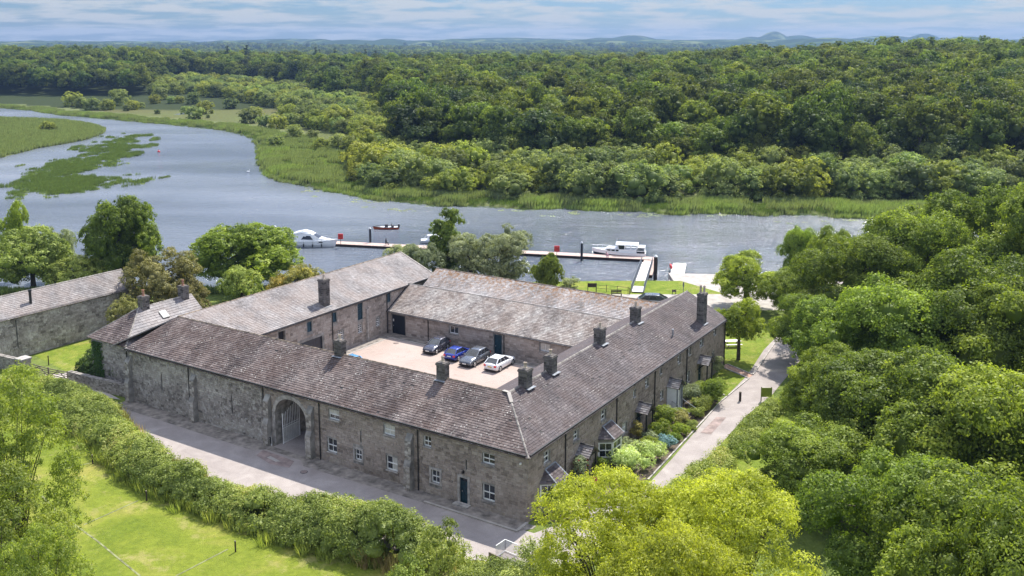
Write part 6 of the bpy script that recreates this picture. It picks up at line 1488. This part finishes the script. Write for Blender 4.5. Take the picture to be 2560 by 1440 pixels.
for sy in (-1, 1):
    v = MB(); v.quad((-.8, sy * 1.2, 1.62), (.25, sy * 1.2, 1.62), (.4, sy * 1.15, 2.4), (-.8, sy * 1.15, 2.4)); part('side_window', v, M['glass'], c2)
    for x in (.2, 1.0, 1.8): v = MB(); v.quad((x, sy * 1.262 if x < .5 else sy * (1.262 - (x - .2) * .055), 1.25), (x + .6, sy * (1.25 - (x - .2) * .06), 1.25), (x + .6, sy * (1.215 - (x - .2) * .06), 1.52), (x, sy * (1.225 - (x - .2) * .055), 1.52)); part('cabin_window', v, M['glass'], c2)
v = MB(); v.quad((.38, -1.15, 1.65), (.38, 1.15, 1.65), (.62, 1.1, 2.42), (.62, -1.1, 2.42)); part('windscreen', v, M['glass'], c2)
v = MB(); v.box(-4.5, -3.1, -1.25, 1.25, .9, 1.25); v.box(-4.5, -3.2, -1.25, 1.25, 1.75, 1.95); part('aft_canopy', v, M['navy'], c2)
v = MB(); v.box(-4.55, -3.05, -1.28, 1.28, 1.97, 2.04); v.box(-4.55, -3.05, -1.28, 1.28, 1.3, 1.42); part('canopy_edge', v, M['gel'], c2)
v = MB(); v.tube((.7, 0, 2.5), (.7, 0, 3.5), .025); v.box(.66, .74, -.4, .4, 3.1, 3.14); part('mast', v, M['rim'], c2)
# small open fishing boat under way
c0 = at(966, 572, WZ); c3 = thing('fishing_boat', (c0[0], c0[1], WZ), 'narrow open fishing boat with red hull and outboard motor out on the river', 'boat', rz=math.pi + .05, local=True)
R_ = hull(c3, 5.2, 1.9, .42, M['orange'], bow=1.35, draft=.15, stripe='navy')
v = MB(); v.box(-1.6, -1.1, -.5, .5, .38, .8); v.box(-.4, .3, -.3, .3, .38, .95); v.box(-1.1, -1.0, -.4, .4, .6, 1.15); part('seat', v, M['darkcloth'], c3)
v = MB(); v.box(-2.85, -2.45, -.18, .18, .35, 1.05); v.tube((-2.65, 0, .4), (-2.65, 0, -.3), .07); mo = part('outboard_motor', v, M['black'], c3); v = MB(); v.box(-2.87, -2.43, -.2, .2, .85, 1.12); part('cowling', v, M['rim'], mo)
v = MB(); v.box(1.2, 2.3, -.12, .12, .55, .7); part('trolling_motor', v, M['black'], c3)
# boat half hidden behind the dark tree
c0 = at(1088, 606, WZ); c4 = thing('motor_boat', (c0[0], c0[1], WZ), 'small white cabin boat half hidden behind the upright dark tree', 'boat', rz=.1, local=True)
R_ = hull(c4, 5.6, 2.1, .6, M['gel']); superstr(c4, [ring(-1.5, .85, .6, 1.5, .7), ring(.2, .85, .6, 1.55, .7), ring(1.4, .6, .65, .85, .5)], M['gel'], 'cabin')
for sy in (-1, 1): v = MB(); v.quad((-1.2, sy * .80, .95), (.2, sy * .80, .95), (.1, sy * .745, 1.35), (-1.1, sy * .745, 1.35)); part('cabin_window', v, M['glass'], c4)
v = MB(); v.tube((-2.3, -.7, .7), (-1.6, -.6, 1.5), .03); v.tube((-2.3, .7, .7), (-1.6, .6, 1.5), .03); part('rail', v, M['gel'], c4)

# ---------------------------------------------------------------- pontoon, gangway, slip jetty
PL, PR = np.array([-36.5, 184.8]), np.array([26.4, 170.2]); pd = (PR - PL) / np.linalg.norm(PR - PL); pn = np.array([pd[1], -pd[0]])  # pn points to the near shore
pon = thing('pontoon', (*((PL + PR) / 2), WZ), 'long pink-decked floating pontoon running across the river from the gangway to the cruiser', 'pontoon')
Lp = np.linalg.norm(PR - PL); nseg = 6
def plank(parent, a, b, w_, z0, z1, mat, name, n_, gap=.03, individual=True):
    a = np.array(a); b = np.array(b); d = b - a; L = np.linalg.norm(d); d /= L; q = np.array([-d[1], d[0]]); st = L / n_; mb = MB()
    for k in range(n_):
        p0, p1 = a + d * (st * k + gap / 2), a + d * (st * (k + 1) - gap / 2); v = MB() if individual else mb
        v.hexa([(*(p - q * w_ / 2), z) if i in (0, 3) else (*(p + q * w_ / 2), z) for z in (z0, z1) for i, p in ((0, p0), (1, p0), (2, p1), (3, p1))], random.random())
        if individual: part(name, v, mat, parent)
    if not individual: part(name, mb, mat, parent, kind='stuff')
for k in range(nseg):
    a = PL + pd * (Lp * k / nseg + .06); b = PL + pd * (Lp * (k + 1) / nseg - .06); v = MB(); q = pn * 1.15
    v.hexa([(*(a - q), WZ - .2), (*(a + q), WZ - .2), (*(b + q), WZ - .2), (*(b - q), WZ - .2), (*(a - q), WZ + .42), (*(a + q), WZ + .42), (*(b + q), WZ + .42), (*(b - q), WZ + .42)]); part('float', v, M['darkwood'], pon)
plank(pon, PL, PR, 2.4, WZ + .43, WZ + .5, M['decking'], 'deck_board', 170, individual=True)
LA, LB_ = np.array([25.0, 168.8]), np.array([22.6, 158.0]); arm = thing('pontoon', (*((LA + LB_) / 2), WZ), 'short pontoon leg beside the gangway with a rusty landing end', 'pontoon')
v = MB(); v.bar((*LA, WZ + .1), (*LB_, WZ + .1), 2.3, .6); part('float', v, M['darkwood'], arm); plank(arm, LA, LB_, 2.3, WZ + .43, WZ + .5, M['decking'], 'deck_board', 28)
gw = thing('gangway', W(28, 80, -1), 'sloping gangway with grey lattice handrails from the bank down to the pontoon', 'gangway')
ga, gb_ = np.array([19.1, 141.5, -.62]), np.array([24.1, 166.5, WZ + .62]); gd = (gb_ - ga) / np.linalg.norm(gb_ - ga); gs = np.array([gd[1], -gd[0], 0]); gs /= np.linalg.norm(gs)
for k in range(30):
    p0, p1 = ga + gd * (25.5 * k / 30 + .03), ga + gd * (25.5 * (k + 1) / 30 - .03); v = MB(); v.bar(p0, p1, 1.7, .06); part('deck_board', v, M['whitedeck'], gw)
for sgn in (-1, 1):
    v = MB(); v.bar(ga + gs * .95 * sgn + (0, 0, 1.1), gb_ + gs * .95 * sgn + (0, 0, 1.1), .07, .07); v.bar(ga + gs * .95 * sgn + (0, 0, .1), gb_ + gs * .95 * sgn + (0, 0, .1), .09, .2); v.bar(ga + gs * .95 * sgn + (0, 0, .6), gb_ + gs * .95 * sgn + (0, 0, .6), .04, .04)
    for k in range(22): p = ga + gd * (25.4 * k / 21) + gs * .95 * sgn; v.bar(p, p + (0, 0, 1.1), .05, .05)
    part('handrail', v, M['blue_seat'], gw)
wa, wb_ = np.array([26.4, 150.5, -1.55]), np.array([29.9, 166.5, WZ + .45]); wj = thing('slip_jetty', (28, 158, WZ), 'white-decked floating jetty beside the concrete slipway', 'jetty')
gd = (wb_ - wa) / np.linalg.norm(wb_ - wa)
for k in range(22):
    p0, p1 = wa + gd * (16.3 * k / 22 + .02), wa + gd * (16.3 * (k + 1) / 22 - .02); v = MB(); v.bar(p0, p1, 2.3, .08); part('deck_board', v, M['whitedeck'] if k > 8 else M['concrete'], wj)
v = MB(); v.bar(wa + gd * 6 - (0, 0, .3), wb_ - (0, 0, .2), 2.2, .45); part('float', v, M['darkwood'], wj)
v = MB(); q = wa + gd * 12.5 + (-1.35, 0, 0); v.box(q[0] - .12, q[0] + .12, q[1] - .9, q[1] + .9, q[2] - .1, q[2] + .5); part('fender', v, M['red'], wj)
def pile(px_, py_, label, hh=3.2, r=.22, cap=True, mat='navy'):
    p = at(px_, py_, WZ); m_ = MB(); m_.tube((p[0], p[1], WZ - 1), (p[0], p[1], WZ + hh), r, n=12)
    t_ = thing('mooring_pile', (p[0], p[1], WZ), label, 'post', 'mooring piles along the pontoon'); part('shaft', m_, M[mat], t_)
    m_ = MB(); m_.tube((p[0], p[1], WZ + hh), (p[0], p[1], WZ + hh + .28), r * 1.12, r * .5, n=12); part('cap', m_, M['white'], t_)
pile(926, 612, 'black mooring pile with white cap near the fishing boat'); pile(1454, 652, 'black mooring pile with white cap left of the river cruiser', 3.3)
pile(1638, 700, 'stout dark red pile at the end of the short pontoon leg', 4.0, .32, mat='darkwood'); pile(689, 604, 'mooring pile seen just above the wide dome-shaped tree', 3.0)
pile(1641, 662, 'dark pile with white top at the right end of the long pontoon', 1.2, .22)
def lifebuoy(px_, py_, label):
    p = at(px_, py_, WZ + .5); t_ = thing('lifebuoy_stand', p, label, 'lifebuoy', 'lifebuoy stands on the pontoon'); x, y, z = p
    v = MB(); v.tube((x, y, z), (x, y, z + 1.5), .05); part('post', v, M['darkwood'], t_)
    v = MB(); v.box(x - .48, x + .48, y - .12, y + .1, z + 1.2, z + 2.25); part('housing', v, M['red'], t_)
    v = MB(); n = 20
    for k in range(n):
        a0, a1 = 6.2832 * k / n, 6.2832 * (k + 1) / n; c_ = np.array([x, y - .15, z + 1.72]); v.tube(c_ + (.3 * math.cos(a0), 0, .3 * math.sin(a0)), c_ + (.3 * math.cos(a1), 0, .3 * math.sin(a1)), .05, n=6, caps=False)
    part('ring', v, M['orange'], t_)
lifebuoy(852, 613, 'red square lifebuoy stand beside the cruiser bow'); lifebuoy(1392, 645, 'red square lifebuoy stand left of the right hand mooring pile')

# ---------------------------------------------------------------- people (one continuous skinned body each)
def person(label, loc, rz, joints, edges, rad, cloth, skin_parts, seat=False):
    rt_ = thing('person', loc, label, 'person', rz=rz, local=True); me_ = bpy.data.meshes.new('body')
    me_.from_pydata(joints, edges, []); o = link('body', me_, rt_); me_.materials.append(M[cloth])
    sk = o.modifiers.new('skin', 'SKIN'); sk.use_smooth_shade = True
    if not me_.skin_vertices: 
        bpy.context.view_layer.objects.active = o
        me_.attributes  # layer is created with the modifier below
    sv = me_.skin_vertices[0].data if me_.skin_vertices else None
    if sv:
        for i, r_ in enumerate(rad): sv[i].radius = (r_, r_)
        sv[0].use_root = True
    sb_ = o.modifiers.new('sub', 'SUBSURF'); sb_.levels = 1; sb_.render_levels = 1
    for nm, c, r_, mt in skin_parts:
        v = MB(); iv, jf = ico(); v.add(iv * r_ + np.array(c), [tuple(f) for f in jf.tolist()]); part(nm, v, M[mt], rt_, smooth=True)
    return rt_
def body_mesh_person(label, loc, rz, segs, cloth, skin_parts):
    """body as one surface: overlapping tapered limbs merged by a remesh"""
    rt_ = thing('person', loc, label, 'person', rz=rz, local=True); v = MB(); iv, jf = ico()
    for a, b, r0, r1 in segs:
        v.tube(a, b, r0, r1, 10)
        for c, r_ in ((a, r0), (b, r1)): v.add(iv * r_ + np.array(c), [tuple(f) for f in jf.tolist()])
    o = part('body', v, M[cloth], rt_, smooth=True); rm = o.modifiers.new('merge', 'REMESH'); rm.mode = 'VOXEL'; rm.voxel_size = .03; rm.use_smooth_shade = True
    for nm, c, r_, mt in skin_parts:
        q = MB(); q.add(iv * np.array(r_) + np.array(c), [tuple(f) for f in jf.tolist()]); part(nm, q, M[mt], rt_, smooth=True)
    return rt_
p = at(965, 613, WZ + .5)
body_mesh_person('person in dark clothes sitting on a folding stool on the pontoon', p, .6, [((0, 0, .52), (0, .02, .85), .15, .16), ((0, .02, .85), (.03, .03, 1.08), .17, .13), ((.03, .03, 1.08), (.05, .03, 1.2), .06, .06), ((0, -.1, .5), (.42, -.13, .52), .09, .07), ((.42, -.13, .52), (.45, -.14, .08), .065, .045), ((0, .1, .5), (.42, .13, .52), .09, .07), ((.42, .13, .52), (.5, .14, .08), .065, .045),
    ((.03, -.2, 1.02), (.12, -.26, .76), .055, .045), ((.12, -.26, .76), (.36, -.18, .7), .042, .03), ((.03, .22, 1.02), (.12, .26, .76), .055, .045), ((.12, .26, .76), (.36, .16, .72), .042, .03), ((.45, -.14, .05), (.62, -.14, .04), .045, .04), ((.5, .14, .05), (.66, .14, .04), .045, .04)],
    'darkcloth', [('head', (.06, .03, 1.3), (.095, .08, .12), 'skin'), ('hair', (.045, .03, 1.34), (.095, .085, .1), 'darkwood')])
st_ = thing('folding_stool', p, 'small folding stool under the person sitting on the pontoon', 'stool', rz=.6, local=True)
v = MB(); v.box(-.2, .2, -.2, .2, .33, .37); part('seat', v, M['darkcloth'], st_)
for a in (-.18, .18): v = MB(); v.tube((-.18, a, 0), (.18, a, .35), .015); v.tube((.18, a, 0), (-.18, a, .35), .015); part('leg', v, M['rim'], st_)
p = at(1520, 645, WZ + .5)
body_mesh_person('person in pink clothes crouching on the pontoon beside the river cruiser', p, 2.2, [((0, 0, .42), (.18, 0, .68), .15, .15), ((.18, 0, .68), (.34, 0, .84), .15, .11), ((.34, 0, .84), (.42, 0, .9), .055, .055), ((0, -.12, .4), (.32, -.16, .5), .09, .07), ((.32, -.16, .5), (.1, -.16, .08), .065, .045), ((0, .12, .4), (.3, .18, .5), .09, .07), ((.3, .18, .5), (.08, .18, .08), .065, .045),
    ((.3, -.2, .8), (.5, -.22, .58), .05, .042), ((.5, -.22, .58), (.68, -.14, .42), .04, .03), ((.3, .2, .8), (.52, .2, .6), .05, .042), ((.52, .2, .6), (.7, .1, .44), .04, .03), ((.1, -.16, .05), (.28, -.16, .04), .045, .04), ((.08, .18, .05), (.26, .18, .04), .045, .04)],
    'pinkcloth', [('head', (.49, 0, .98), (.095, .08, .115), 'skin'), ('hair', (.47, 0, 1.02), (.095, .085, .09), 'wood')])

# ---------------------------------------------------------------- boards, rails, gates, posts
def board(px_, py_, z_, label, w_=1.9, h_=.8, zt=1.5, mat='darkwood', face=0., cat='sign', frame='darkwood', writing=0):
    p = at(px_, py_, z_); t_ = thing('notice_board', p, label, cat, rz=face, local=True)
    for a in (-w_ / 2 + .05, w_ / 2 - .05): v = MB(); v.box(a - .045, a + .045, -.04, .04, 0, zt + (.06 if mat == 'sign_green' else 0)); part('post', v, M[frame], t_)
    v = MB(); v.box(-w_ / 2, w_ / 2, -.075, -.045, zt - h_, zt); bo = part('panel', v, M[mat], t_)
    if writing:
        v = MB(); r = random.Random(4)
        for k in range(writing):
            z = zt - h_ * (.25 + .55 * k / max(1, writing - 1)); x = -w_ * .3
            while x < w_ * .3: l_ = r.uniform(.03, .09); v.box(x, x + l_, -.084, -.078, z - .014, z + .014); x += l_ + .03
        part('lettering', v, M['white'], bo)
board(1480, 731, -.8, 'wide black notice board on two legs on the river bank', 1.4 * 1.0, .62, 1.45)
board(1685, 736, -.8, 'small black notice board with faint pale lettering on the grass by the slipway', .62, .36, .75, writing=2)
board(672, 1113, GZ, 'small black chalkboard sign standing left of the arched gateway', .85, .62, .9, mat='black', face=-.565, frame='white', writing=3)
board(1915, 1003, GZ, 'olive green board on posts at the end of the clipped hedge', 1.15, 1.0, 1.5, mat='sign_green', frame='wood')
v = MB(); p = at(1708, 736, -.8); v.tube(p, p + (0, 0, 1.9), .05); v.box(p[0] - .1, p[0] + .1, p[1] - .06, p[1] + .06, p[2] + 1.2, p[2] + 1.9); single('slip_post', v, M['blue_seat'], p, 'slim grey post standing between the small notice board and the slipway', 'post')
# bench on the bank
p = at(1541, 741, -.8); b_ = thing('bench', p, 'dark slatted bench on the bank just above the barn roof', 'bench', rz=.05, local=True)
for k in range(4): v = MB(); v.box(-.8, .8, -.2 + k * .11, -.11 + k * .11, .42, .46); part('slat', v, M['darkwood'], b_)
for k in range(3): v = MB(); v.box(-.8, .8, .22, .26, .55 + k * .13, .65 + k * .13); part('slat', v, M['darkwood'], b_)
for x in (-.75, .75): v = MB(); v.box(x - .03, x + .03, -.18, .26, 0, .42); v.box(x - .03, x + .03, .26, .31, 0, .95); part('leg', v, M['darkwood'], b_)
# post and rail fence on the bank
fe = thing('rail_fence', at(1530, 731, -.8), 'thin dark post and rail fence along the river bank left of the gangway', 'fence')
fp = [at(x, y, -.8) for x, y in ((1490, 728), (1516, 730), (1543, 732), (1570, 735), (1574, 737))]
for q in fp: v = MB(); v.bar(q - (0, 0, .2), q + (0, 0, 1.1), .07, .07); part('post', v, M['darkwood'], fe)
for z in (.5, 1.0):
    for a, b in zip(fp[:-1], fp[1:]): v = MB(); v.bar(a + (0, 0, z), b + (0, 0, z), .04, .04); part('rail', v, M['darkwood'], fe)
# picnic bench on the lawn
p = at(1831, 866, GZ); pb_ = thing('picnic_bench', p, 'weathered picnic table with fixed benches on the lawn behind the lawn tree', 'picnic table', rz=.1, local=True)
for k in range(5): v = MB(); v.box(-1., 1., -.38 + k * .155, -.24 + k * .155, .72, .76); part('table_board', v, M['whitedeck'], pb_)
for y0 in (-.85, .6):
    for k in range(2): v = MB(); v.box(-1., 1., y0 + k * .13, y0 + .12 + k * .13, .43, .47); part('seat_board', v, M['whitedeck'], pb_)
for x in (-.7, .7): v = MB(); v.bar((x, -.8, 0), (x, -.2, .72), .06, .08); v.bar((x, .8, 0), (x, .2, .72), .06, .08); v.bar((x, -.85, .4), (x, .85, .4), .06, .08); part('leg', v, M['wood'], pb_)
# bollard and lawn posts
def post(px_, py_, label, hh, r=.06, mat='darkwood', name='lawn_post', group='dark posts on the lawn'):
    p = at(px_, py_, GZ); t_ = thing(name, p, label, 'post', group); v = MB(); v.tube(p - (0, 0, .2), p + (0, 0, hh), r, n=10); part('shaft', v, M[mat], t_)
    v = MB(); v.tube(p + (0, 0, hh), p + (0, 0, hh + .05), r * 1.15, r * .8, n=10); part('cap', v, M['wood'], t_)
for (x, y), lb in zip(((128, 1072), (232, 1160), (367, 1252), (589, 1380)), ('dark lawn post farthest up the lawn beside the left tree', 'dark lawn post second from the top of the lawn', 'dark lawn post on the bulge of the hedge, third from the top', 'dark lawn post nearest the bottom edge of the picture')): post(x, y, lb, .85)
post(122, 913, 'lone post on the grass strip behind the five-bar gate', 1.15)
post(1850, 1003, 'brown timber bollard standing in the garden road', 1.0, .13, 'darkwood', 'bollard', 'bollard')
# five bar gates
def field_gate(a, b, label):
    a = np.array(a); b = np.array(b); t_ = thing('field_gate', (a + b) / 2, label, 'gate', 'five-bar timber gates'); L = np.linalg.norm(b - a); d = (b - a) / L
    for k in range(5): z = .25 + k * .24; v = MB(); v.bar(a + (0, 0, z), b + (0, 0, z), .05, .09); part('bar', v, M['wood'], t_)
    for f in (0, 1): q = a + d * L * f; v = MB(); v.bar(q, q + (0, 0, 1.35), .09, .08); part('stile', v, M['wood'], t_)
    for f0, f1 in ((0, .5), (1, .5)): v = MB(); v.bar(a + d * L * f0 + (.04, -.04, .25), a + d * L * f1 + (.04, -.04, 1.2), .05, .08); part('brace', v, M['wood'], t_)
ga = at(76, 934, GZ); gm_ = at(122, 947, GZ); gb_ = at(170, 957, GZ)
field_gate(ga, gm_, 'left leaf of the pair of weathered five-bar field gates'); field_gate(gm_ + (gb_ - gm_) * .03, gb_, 'right leaf of the pair of weathered five-bar field gates')
# rubble walls by the gate
def rubble(a, b, hh, th, label, seed):
    a = np.array(a, float); b = np.array(b, float); t_ = thing('rubble_wall', (a + b) / 2, label, 'wall'); L = np.linalg.norm(b - a); v = MB(); v.bar(a + (0, 0, hh / 2 - .1), b + (0, 0, hh / 2 - .1), th * .9, hh + .1); wo_ = part('core', v, M['mortar'], t_)
    r = random.Random(seed); d = (b - a) / L; nn_ = np.array([d[1], -d[0], 0]); y = -nn_; x = d; z_ = np.array([0, 0, 1.])
    for side in (1, -1):
        z = 0
        while z < hh - .05:
            h = r.uniform(.14, .26); l = 0
            while l < L - .1:
                w_ = min(r.uniform(.2, .5), L - l); cen = a + d * (l + w_ / 2) + nn_ * side * (th * .45 - .02) + (0, 0, z + h / 2)
                place_piece('stone', shared_piece('stone', r.randrange(10), M['stone_old']), wo_, cen, x, -nn_ * side, z_, w_ - .015, .07, h - .015); l += w_
            z += h
    v = MB(); l = 0
    while l < L: w_ = r.uniform(.3, .5); v.bar(a + d * l + (0, 0, hh + .05), a + d * min(L, l + w_ - .02) + (0, 0, hh + .05), th * 1.02, r.uniform(.1, .2)); l += w_
    part('coping', v, M['ridge_pale'], t_)
rubble(at(-60, 905, GZ), at(44, 930, GZ), 1.5, .6, 'mossy rubble wall running off the left edge beside the gate', 5)
rubble(at(176, 957, GZ), at(318, 992, GZ), 1.25, .5, 'low rubble wall between the gate and the quadrangle corner', 6)
p = at(62, 938, GZ); v = MB(); v.box(-.55, .55, -.55, .55, -.3, 1.9); gp_ = thing('gate_pier', p, 'square stone gate pier with a flat cap left of the field gates', 'pillar', rz=-.565, local=True); part('shaft', v, M['stone_old'], gp_); v = MB(); v.box(-.65, .65, -.65, .65, 1.9, 2.08); part('cap', v, M['dressed'], gp_)
# white iron gate standing open in the arch
a = W(27.15, .55, GZ + .05); b = W(27.2, 2.75, GZ + .03); gi_ = thing('iron_gate', a, 'tall white iron gate leaf standing open inside the stone archway', 'gate'); d = b - a
def gpt(f, z): return a + d * f + (0, 0, z)
v = MB(); v.bar(gpt(0, 0), gpt(0, 3.0), .07, .07); v.bar(gpt(1, 0), gpt(1, 3.8), .07, .07); part('stile', v, M['white'], gi_)
v = MB(); v.bar(gpt(0, .08), gpt(1, .08), .05, .09); v.bar(gpt(0, 1.55), gpt(1, 1.55), .05, .07); v.bar(gpt(0, 1.75), gpt(1, 1.75), .04, .05); part('rail', v, M['white'], gi_)
for k in range(1, 10): f = k / 10; v = MB(); v.tube(gpt(f, .1), gpt(f, 2.6 + 1.15 * f ** .8), .026, n=6); v.tube(gpt(f, 2.6 + 1.15 * f ** .8), gpt(f, 2.8 + 1.15 * f ** .8), .045, .004, n=6); part('bar', v, M['white'], gi_)
for k in range(0, 10): f = (k + .5) / 10; v = MB(); v.tube(gpt(f, .1), gpt(f, 1.6), .02, n=6); part('dog_bar', v, M['white'], gi_)
# white railing and little timber bridge at the bottom
ra, rb2, rc2 = at(1241, 1381, GZ), at(1266, 1369, GZ), at(1300, 1382, GZ)
wr2 = thing('white_railing', ra, 'white painted bar railing at the foot of the lime green ash', 'railing')
for a, b in ((at(1240, 1396, GZ), at(1263, 1380, GZ)), (at(1263, 1380, GZ), at(1294, 1393, GZ))):
    v = MB(); v.bar(a + (0, 0, 1.0), b + (0, 0, 1.0), .05, .04); v.bar(a + (0, 0, .1), b + (0, 0, .1), .05, .04); part('rail', v, M['white'], wr2); n = 12
    for k in range(n + 1): q = a + (b - a) * k / n; v = MB(); v.bar(q, q + (0, 0, 1.0), .028, .028); part('bar', v, M['white'], wr2)
a, b = at(1222, 1397, GZ), at(1272, 1420, GZ); tb = thing('timber_edging', (a + b) / 2, 'low brown timber board edge below the white railing', 'edging')
for k in range(9): p0 = a + (b - a) * (k / 9 + .004); p1 = a + (b - a) * ((k + 1) / 9 - .004); v = MB(); v.bar(p0 + (0, 0, .25), p1 + (0, 0, .25), .08, .6); part('board', v, M['wood'], tb)
for (x, y), lb in (((990, 858), 'round iron manhole cover in the far corner of the courtyard paving'), ((760, 1180), 'round iron manhole cover in the road before the archway')):
    p = at(x, y, .0 if y < 900 else GZ + .02); v = MB(); v.tube(p + (0, 0, .002), p + (0, 0, .022), .33, n=20); t_ = thing('manhole_cover', p, lb, 'manhole cover'); part('rim', v, M['black'], t_)
    v = MB(); v.tube(p + (0, 0, .022), p + (0, 0, .028), .28, n=20); part('lid', v, M['patch'], t_)
# small buoys and swans on the river
for (x, y, c, lb, cat) in ((397, 380, 'red', 'small dark red buoy in the middle of the wide reach', 'buoy'),):
    p = at(x, y, WZ); v = MB(); iv, jf = ico(); v.add(iv * (.5, .5, .45) + p + (0, 0, .15), [tuple(f) for f in jf.tolist()]); v.tube(p + (0, 0, .4), p + (0, 0, 1.0), .08); single('buoy', v, M[c], p, lb, cat)
def swan(x, y, lb):
    p = at(x, y, WZ); t_ = thing('swan', p, lb, 'swan', 'white swans on the river', local=True); v = MB(); iv, jf = ico(); v.add(iv * (.5, .24, .22) + np.array([0, 0, .14]), [tuple(f) for f in jf.tolist()]); 
    pts = [(.35, 0, .2), (.52, 0, .42), (.45, 0, .68), (.52, 0, .82)]
    for a, b in zip(pts[:-1], pts[1:]): v.tube(a, b, .07, .055, 8)
    v.add(iv * (.1, .06, .06) + np.array([.58, 0, .82]), [tuple(f) for f in jf.tolist()]); part('body', v, M['gel'], t_, smooth=True); v = MB(); v.tube((.66, 0, .81), (.76, 0, .78), .03, .008, 6); part('bill', v, M['orange'], t_)
swan(620, 430, 'swan in midstream, left of the reed point'); swan(701, 451, 'swan close to the reeds below the reed point')

# ---------------------------------------------------------------- horizon hills and the air
ah = np.linspace(-.75, .75, 460); yh = np.geomspace(3500, 7600, 70); Ah, Yh = np.meshgrid(ah, yh); Xh = Ah * Yh; pxh = CX + F * Ah
def bumpf(c, wd, top, Y0, dY): return (H + (YH - top) / F * Y0) * np.exp(-((pxh - c) / wd) ** 2) * np.exp(-((Yh - Y0) / dY) ** 2)
Zh = -26 + fbm(Xh / 800 + 3, Yh / 700, 4) * 62 * np.clip((Yh - 3500) / 1500, 0, 1)
Zh = Zh + np.interp(pxh, [-500, 300, 900, 1300, 2000, 3000], [22, 24, 34, 40, 42, 42]) * np.clip((Yh - 3800) / 2600, 0, 1)
for c, wd, tp_, y0 in ((1925, 48, 79, 6900), (1985, 85, 89, 6950), (1870, 60, 92, 6900), (1575, 90, 88, 6700), (1500, 90, 94, 6700), (2295, 60, 84, 6900), (2200, 140, 89, 7000), (2060, 110, 94, 4700), (2400, 120, 92, 4600), (970, 60, 97, 5400), (700, 120, 97, 6700), (60, 130, 104, 4600), (400, 100, 105, 4700)):
    Zh = np.maximum(Zh, bumpf(c, wd, tp_, y0, 480) * (1 + .10 * (fbm(Xh / 160, Yh / 260) - .5)))
rh = random.Random(11); c = -700
while c < 3200:
    Zh = np.maximum(Zh, bumpf(c, rh.uniform(60, 150), rh.uniform(95.5, 100) + (4 if c < 700 else 0), rh.uniform(5000, 6600), 520) * (1 + .12 * (fbm(Xh / 140, Yh / 220) - .5))); c += rh.uniform(60, 110)
idx = np.arange(Xh.size).reshape(Xh.shape); fc = np.stack([idx[:-1, :-1], idx[:-1, 1:], idx[1:, 1:], idx[1:, :-1]], -1).reshape(-1, 4)
me = bpy.data.meshes.new('hills'); me.from_pydata(np.stack([Xh, Yh, Zh], -1).reshape(-1, 3).tolist(), [], fc.tolist())
m, t, p, o = newmat('hill_fields'); ps = N(t, 'ShaderNodeNewGeometry').outputs['Position']
vo = N(t, 'ShaderNodeTexVoronoi', i_Scale=1.0); t.links.new(vscale(t, ps, (.009, .0045, 0)), vo.inputs['Vector'])
c1 = ramp(t, vo.outputs['Color'], [(.2, (.03, .05, .02)), (.5, (.05, .08, .028)), (.62, (.10, .14, .05)), (.85, (.15, .17, .07))])
wd_ = ramp(t, noise(t, .008, 6, .7), [(.45, (0, 0, 0)), (.55, (1, 1, 1))])
t.links.new(mix(t, wd_, c1, (.028, .045, .018)), p.inputs['Base Color']); p.inputs['Roughness'].default_value = 1; p.inputs['Specular IOR Level'].default_value = 0
me.materials.append(m); me.shade_smooth(); me.update(); tag(link('hills', me), kind='structure')
mb = MB(); mb.box(-7000, 7000, -150, 7900, -16, 125)
hm = bpy.data.materials.new('haze_air'); hm.use_nodes = True; t = hm.node_tree; t.nodes.clear(); pv_ = N(t, 'ShaderNodeVolumePrincipled'); o = N(t, 'ShaderNodeOutputMaterial')
pv_.inputs['Color'].default_value = (.27, .42, .70, 1); pv_.inputs['Density'].default_value = 1.05e-4; pv_.inputs['Anisotropy'].default_value = .2
t.links.new(pv_.outputs[0], o.inputs['Volume'])
hz = link('haze', mb.mesh('haze', hm)); tag(hz, kind='stuff'); hz.display_type = 'BOUNDS'
print('tris', sum(sum(len(p_.vertices) - 2 for p_ in m_.polygons) for m_ in bpy.data.meshes), 'objects', len(bpy.data.objects))
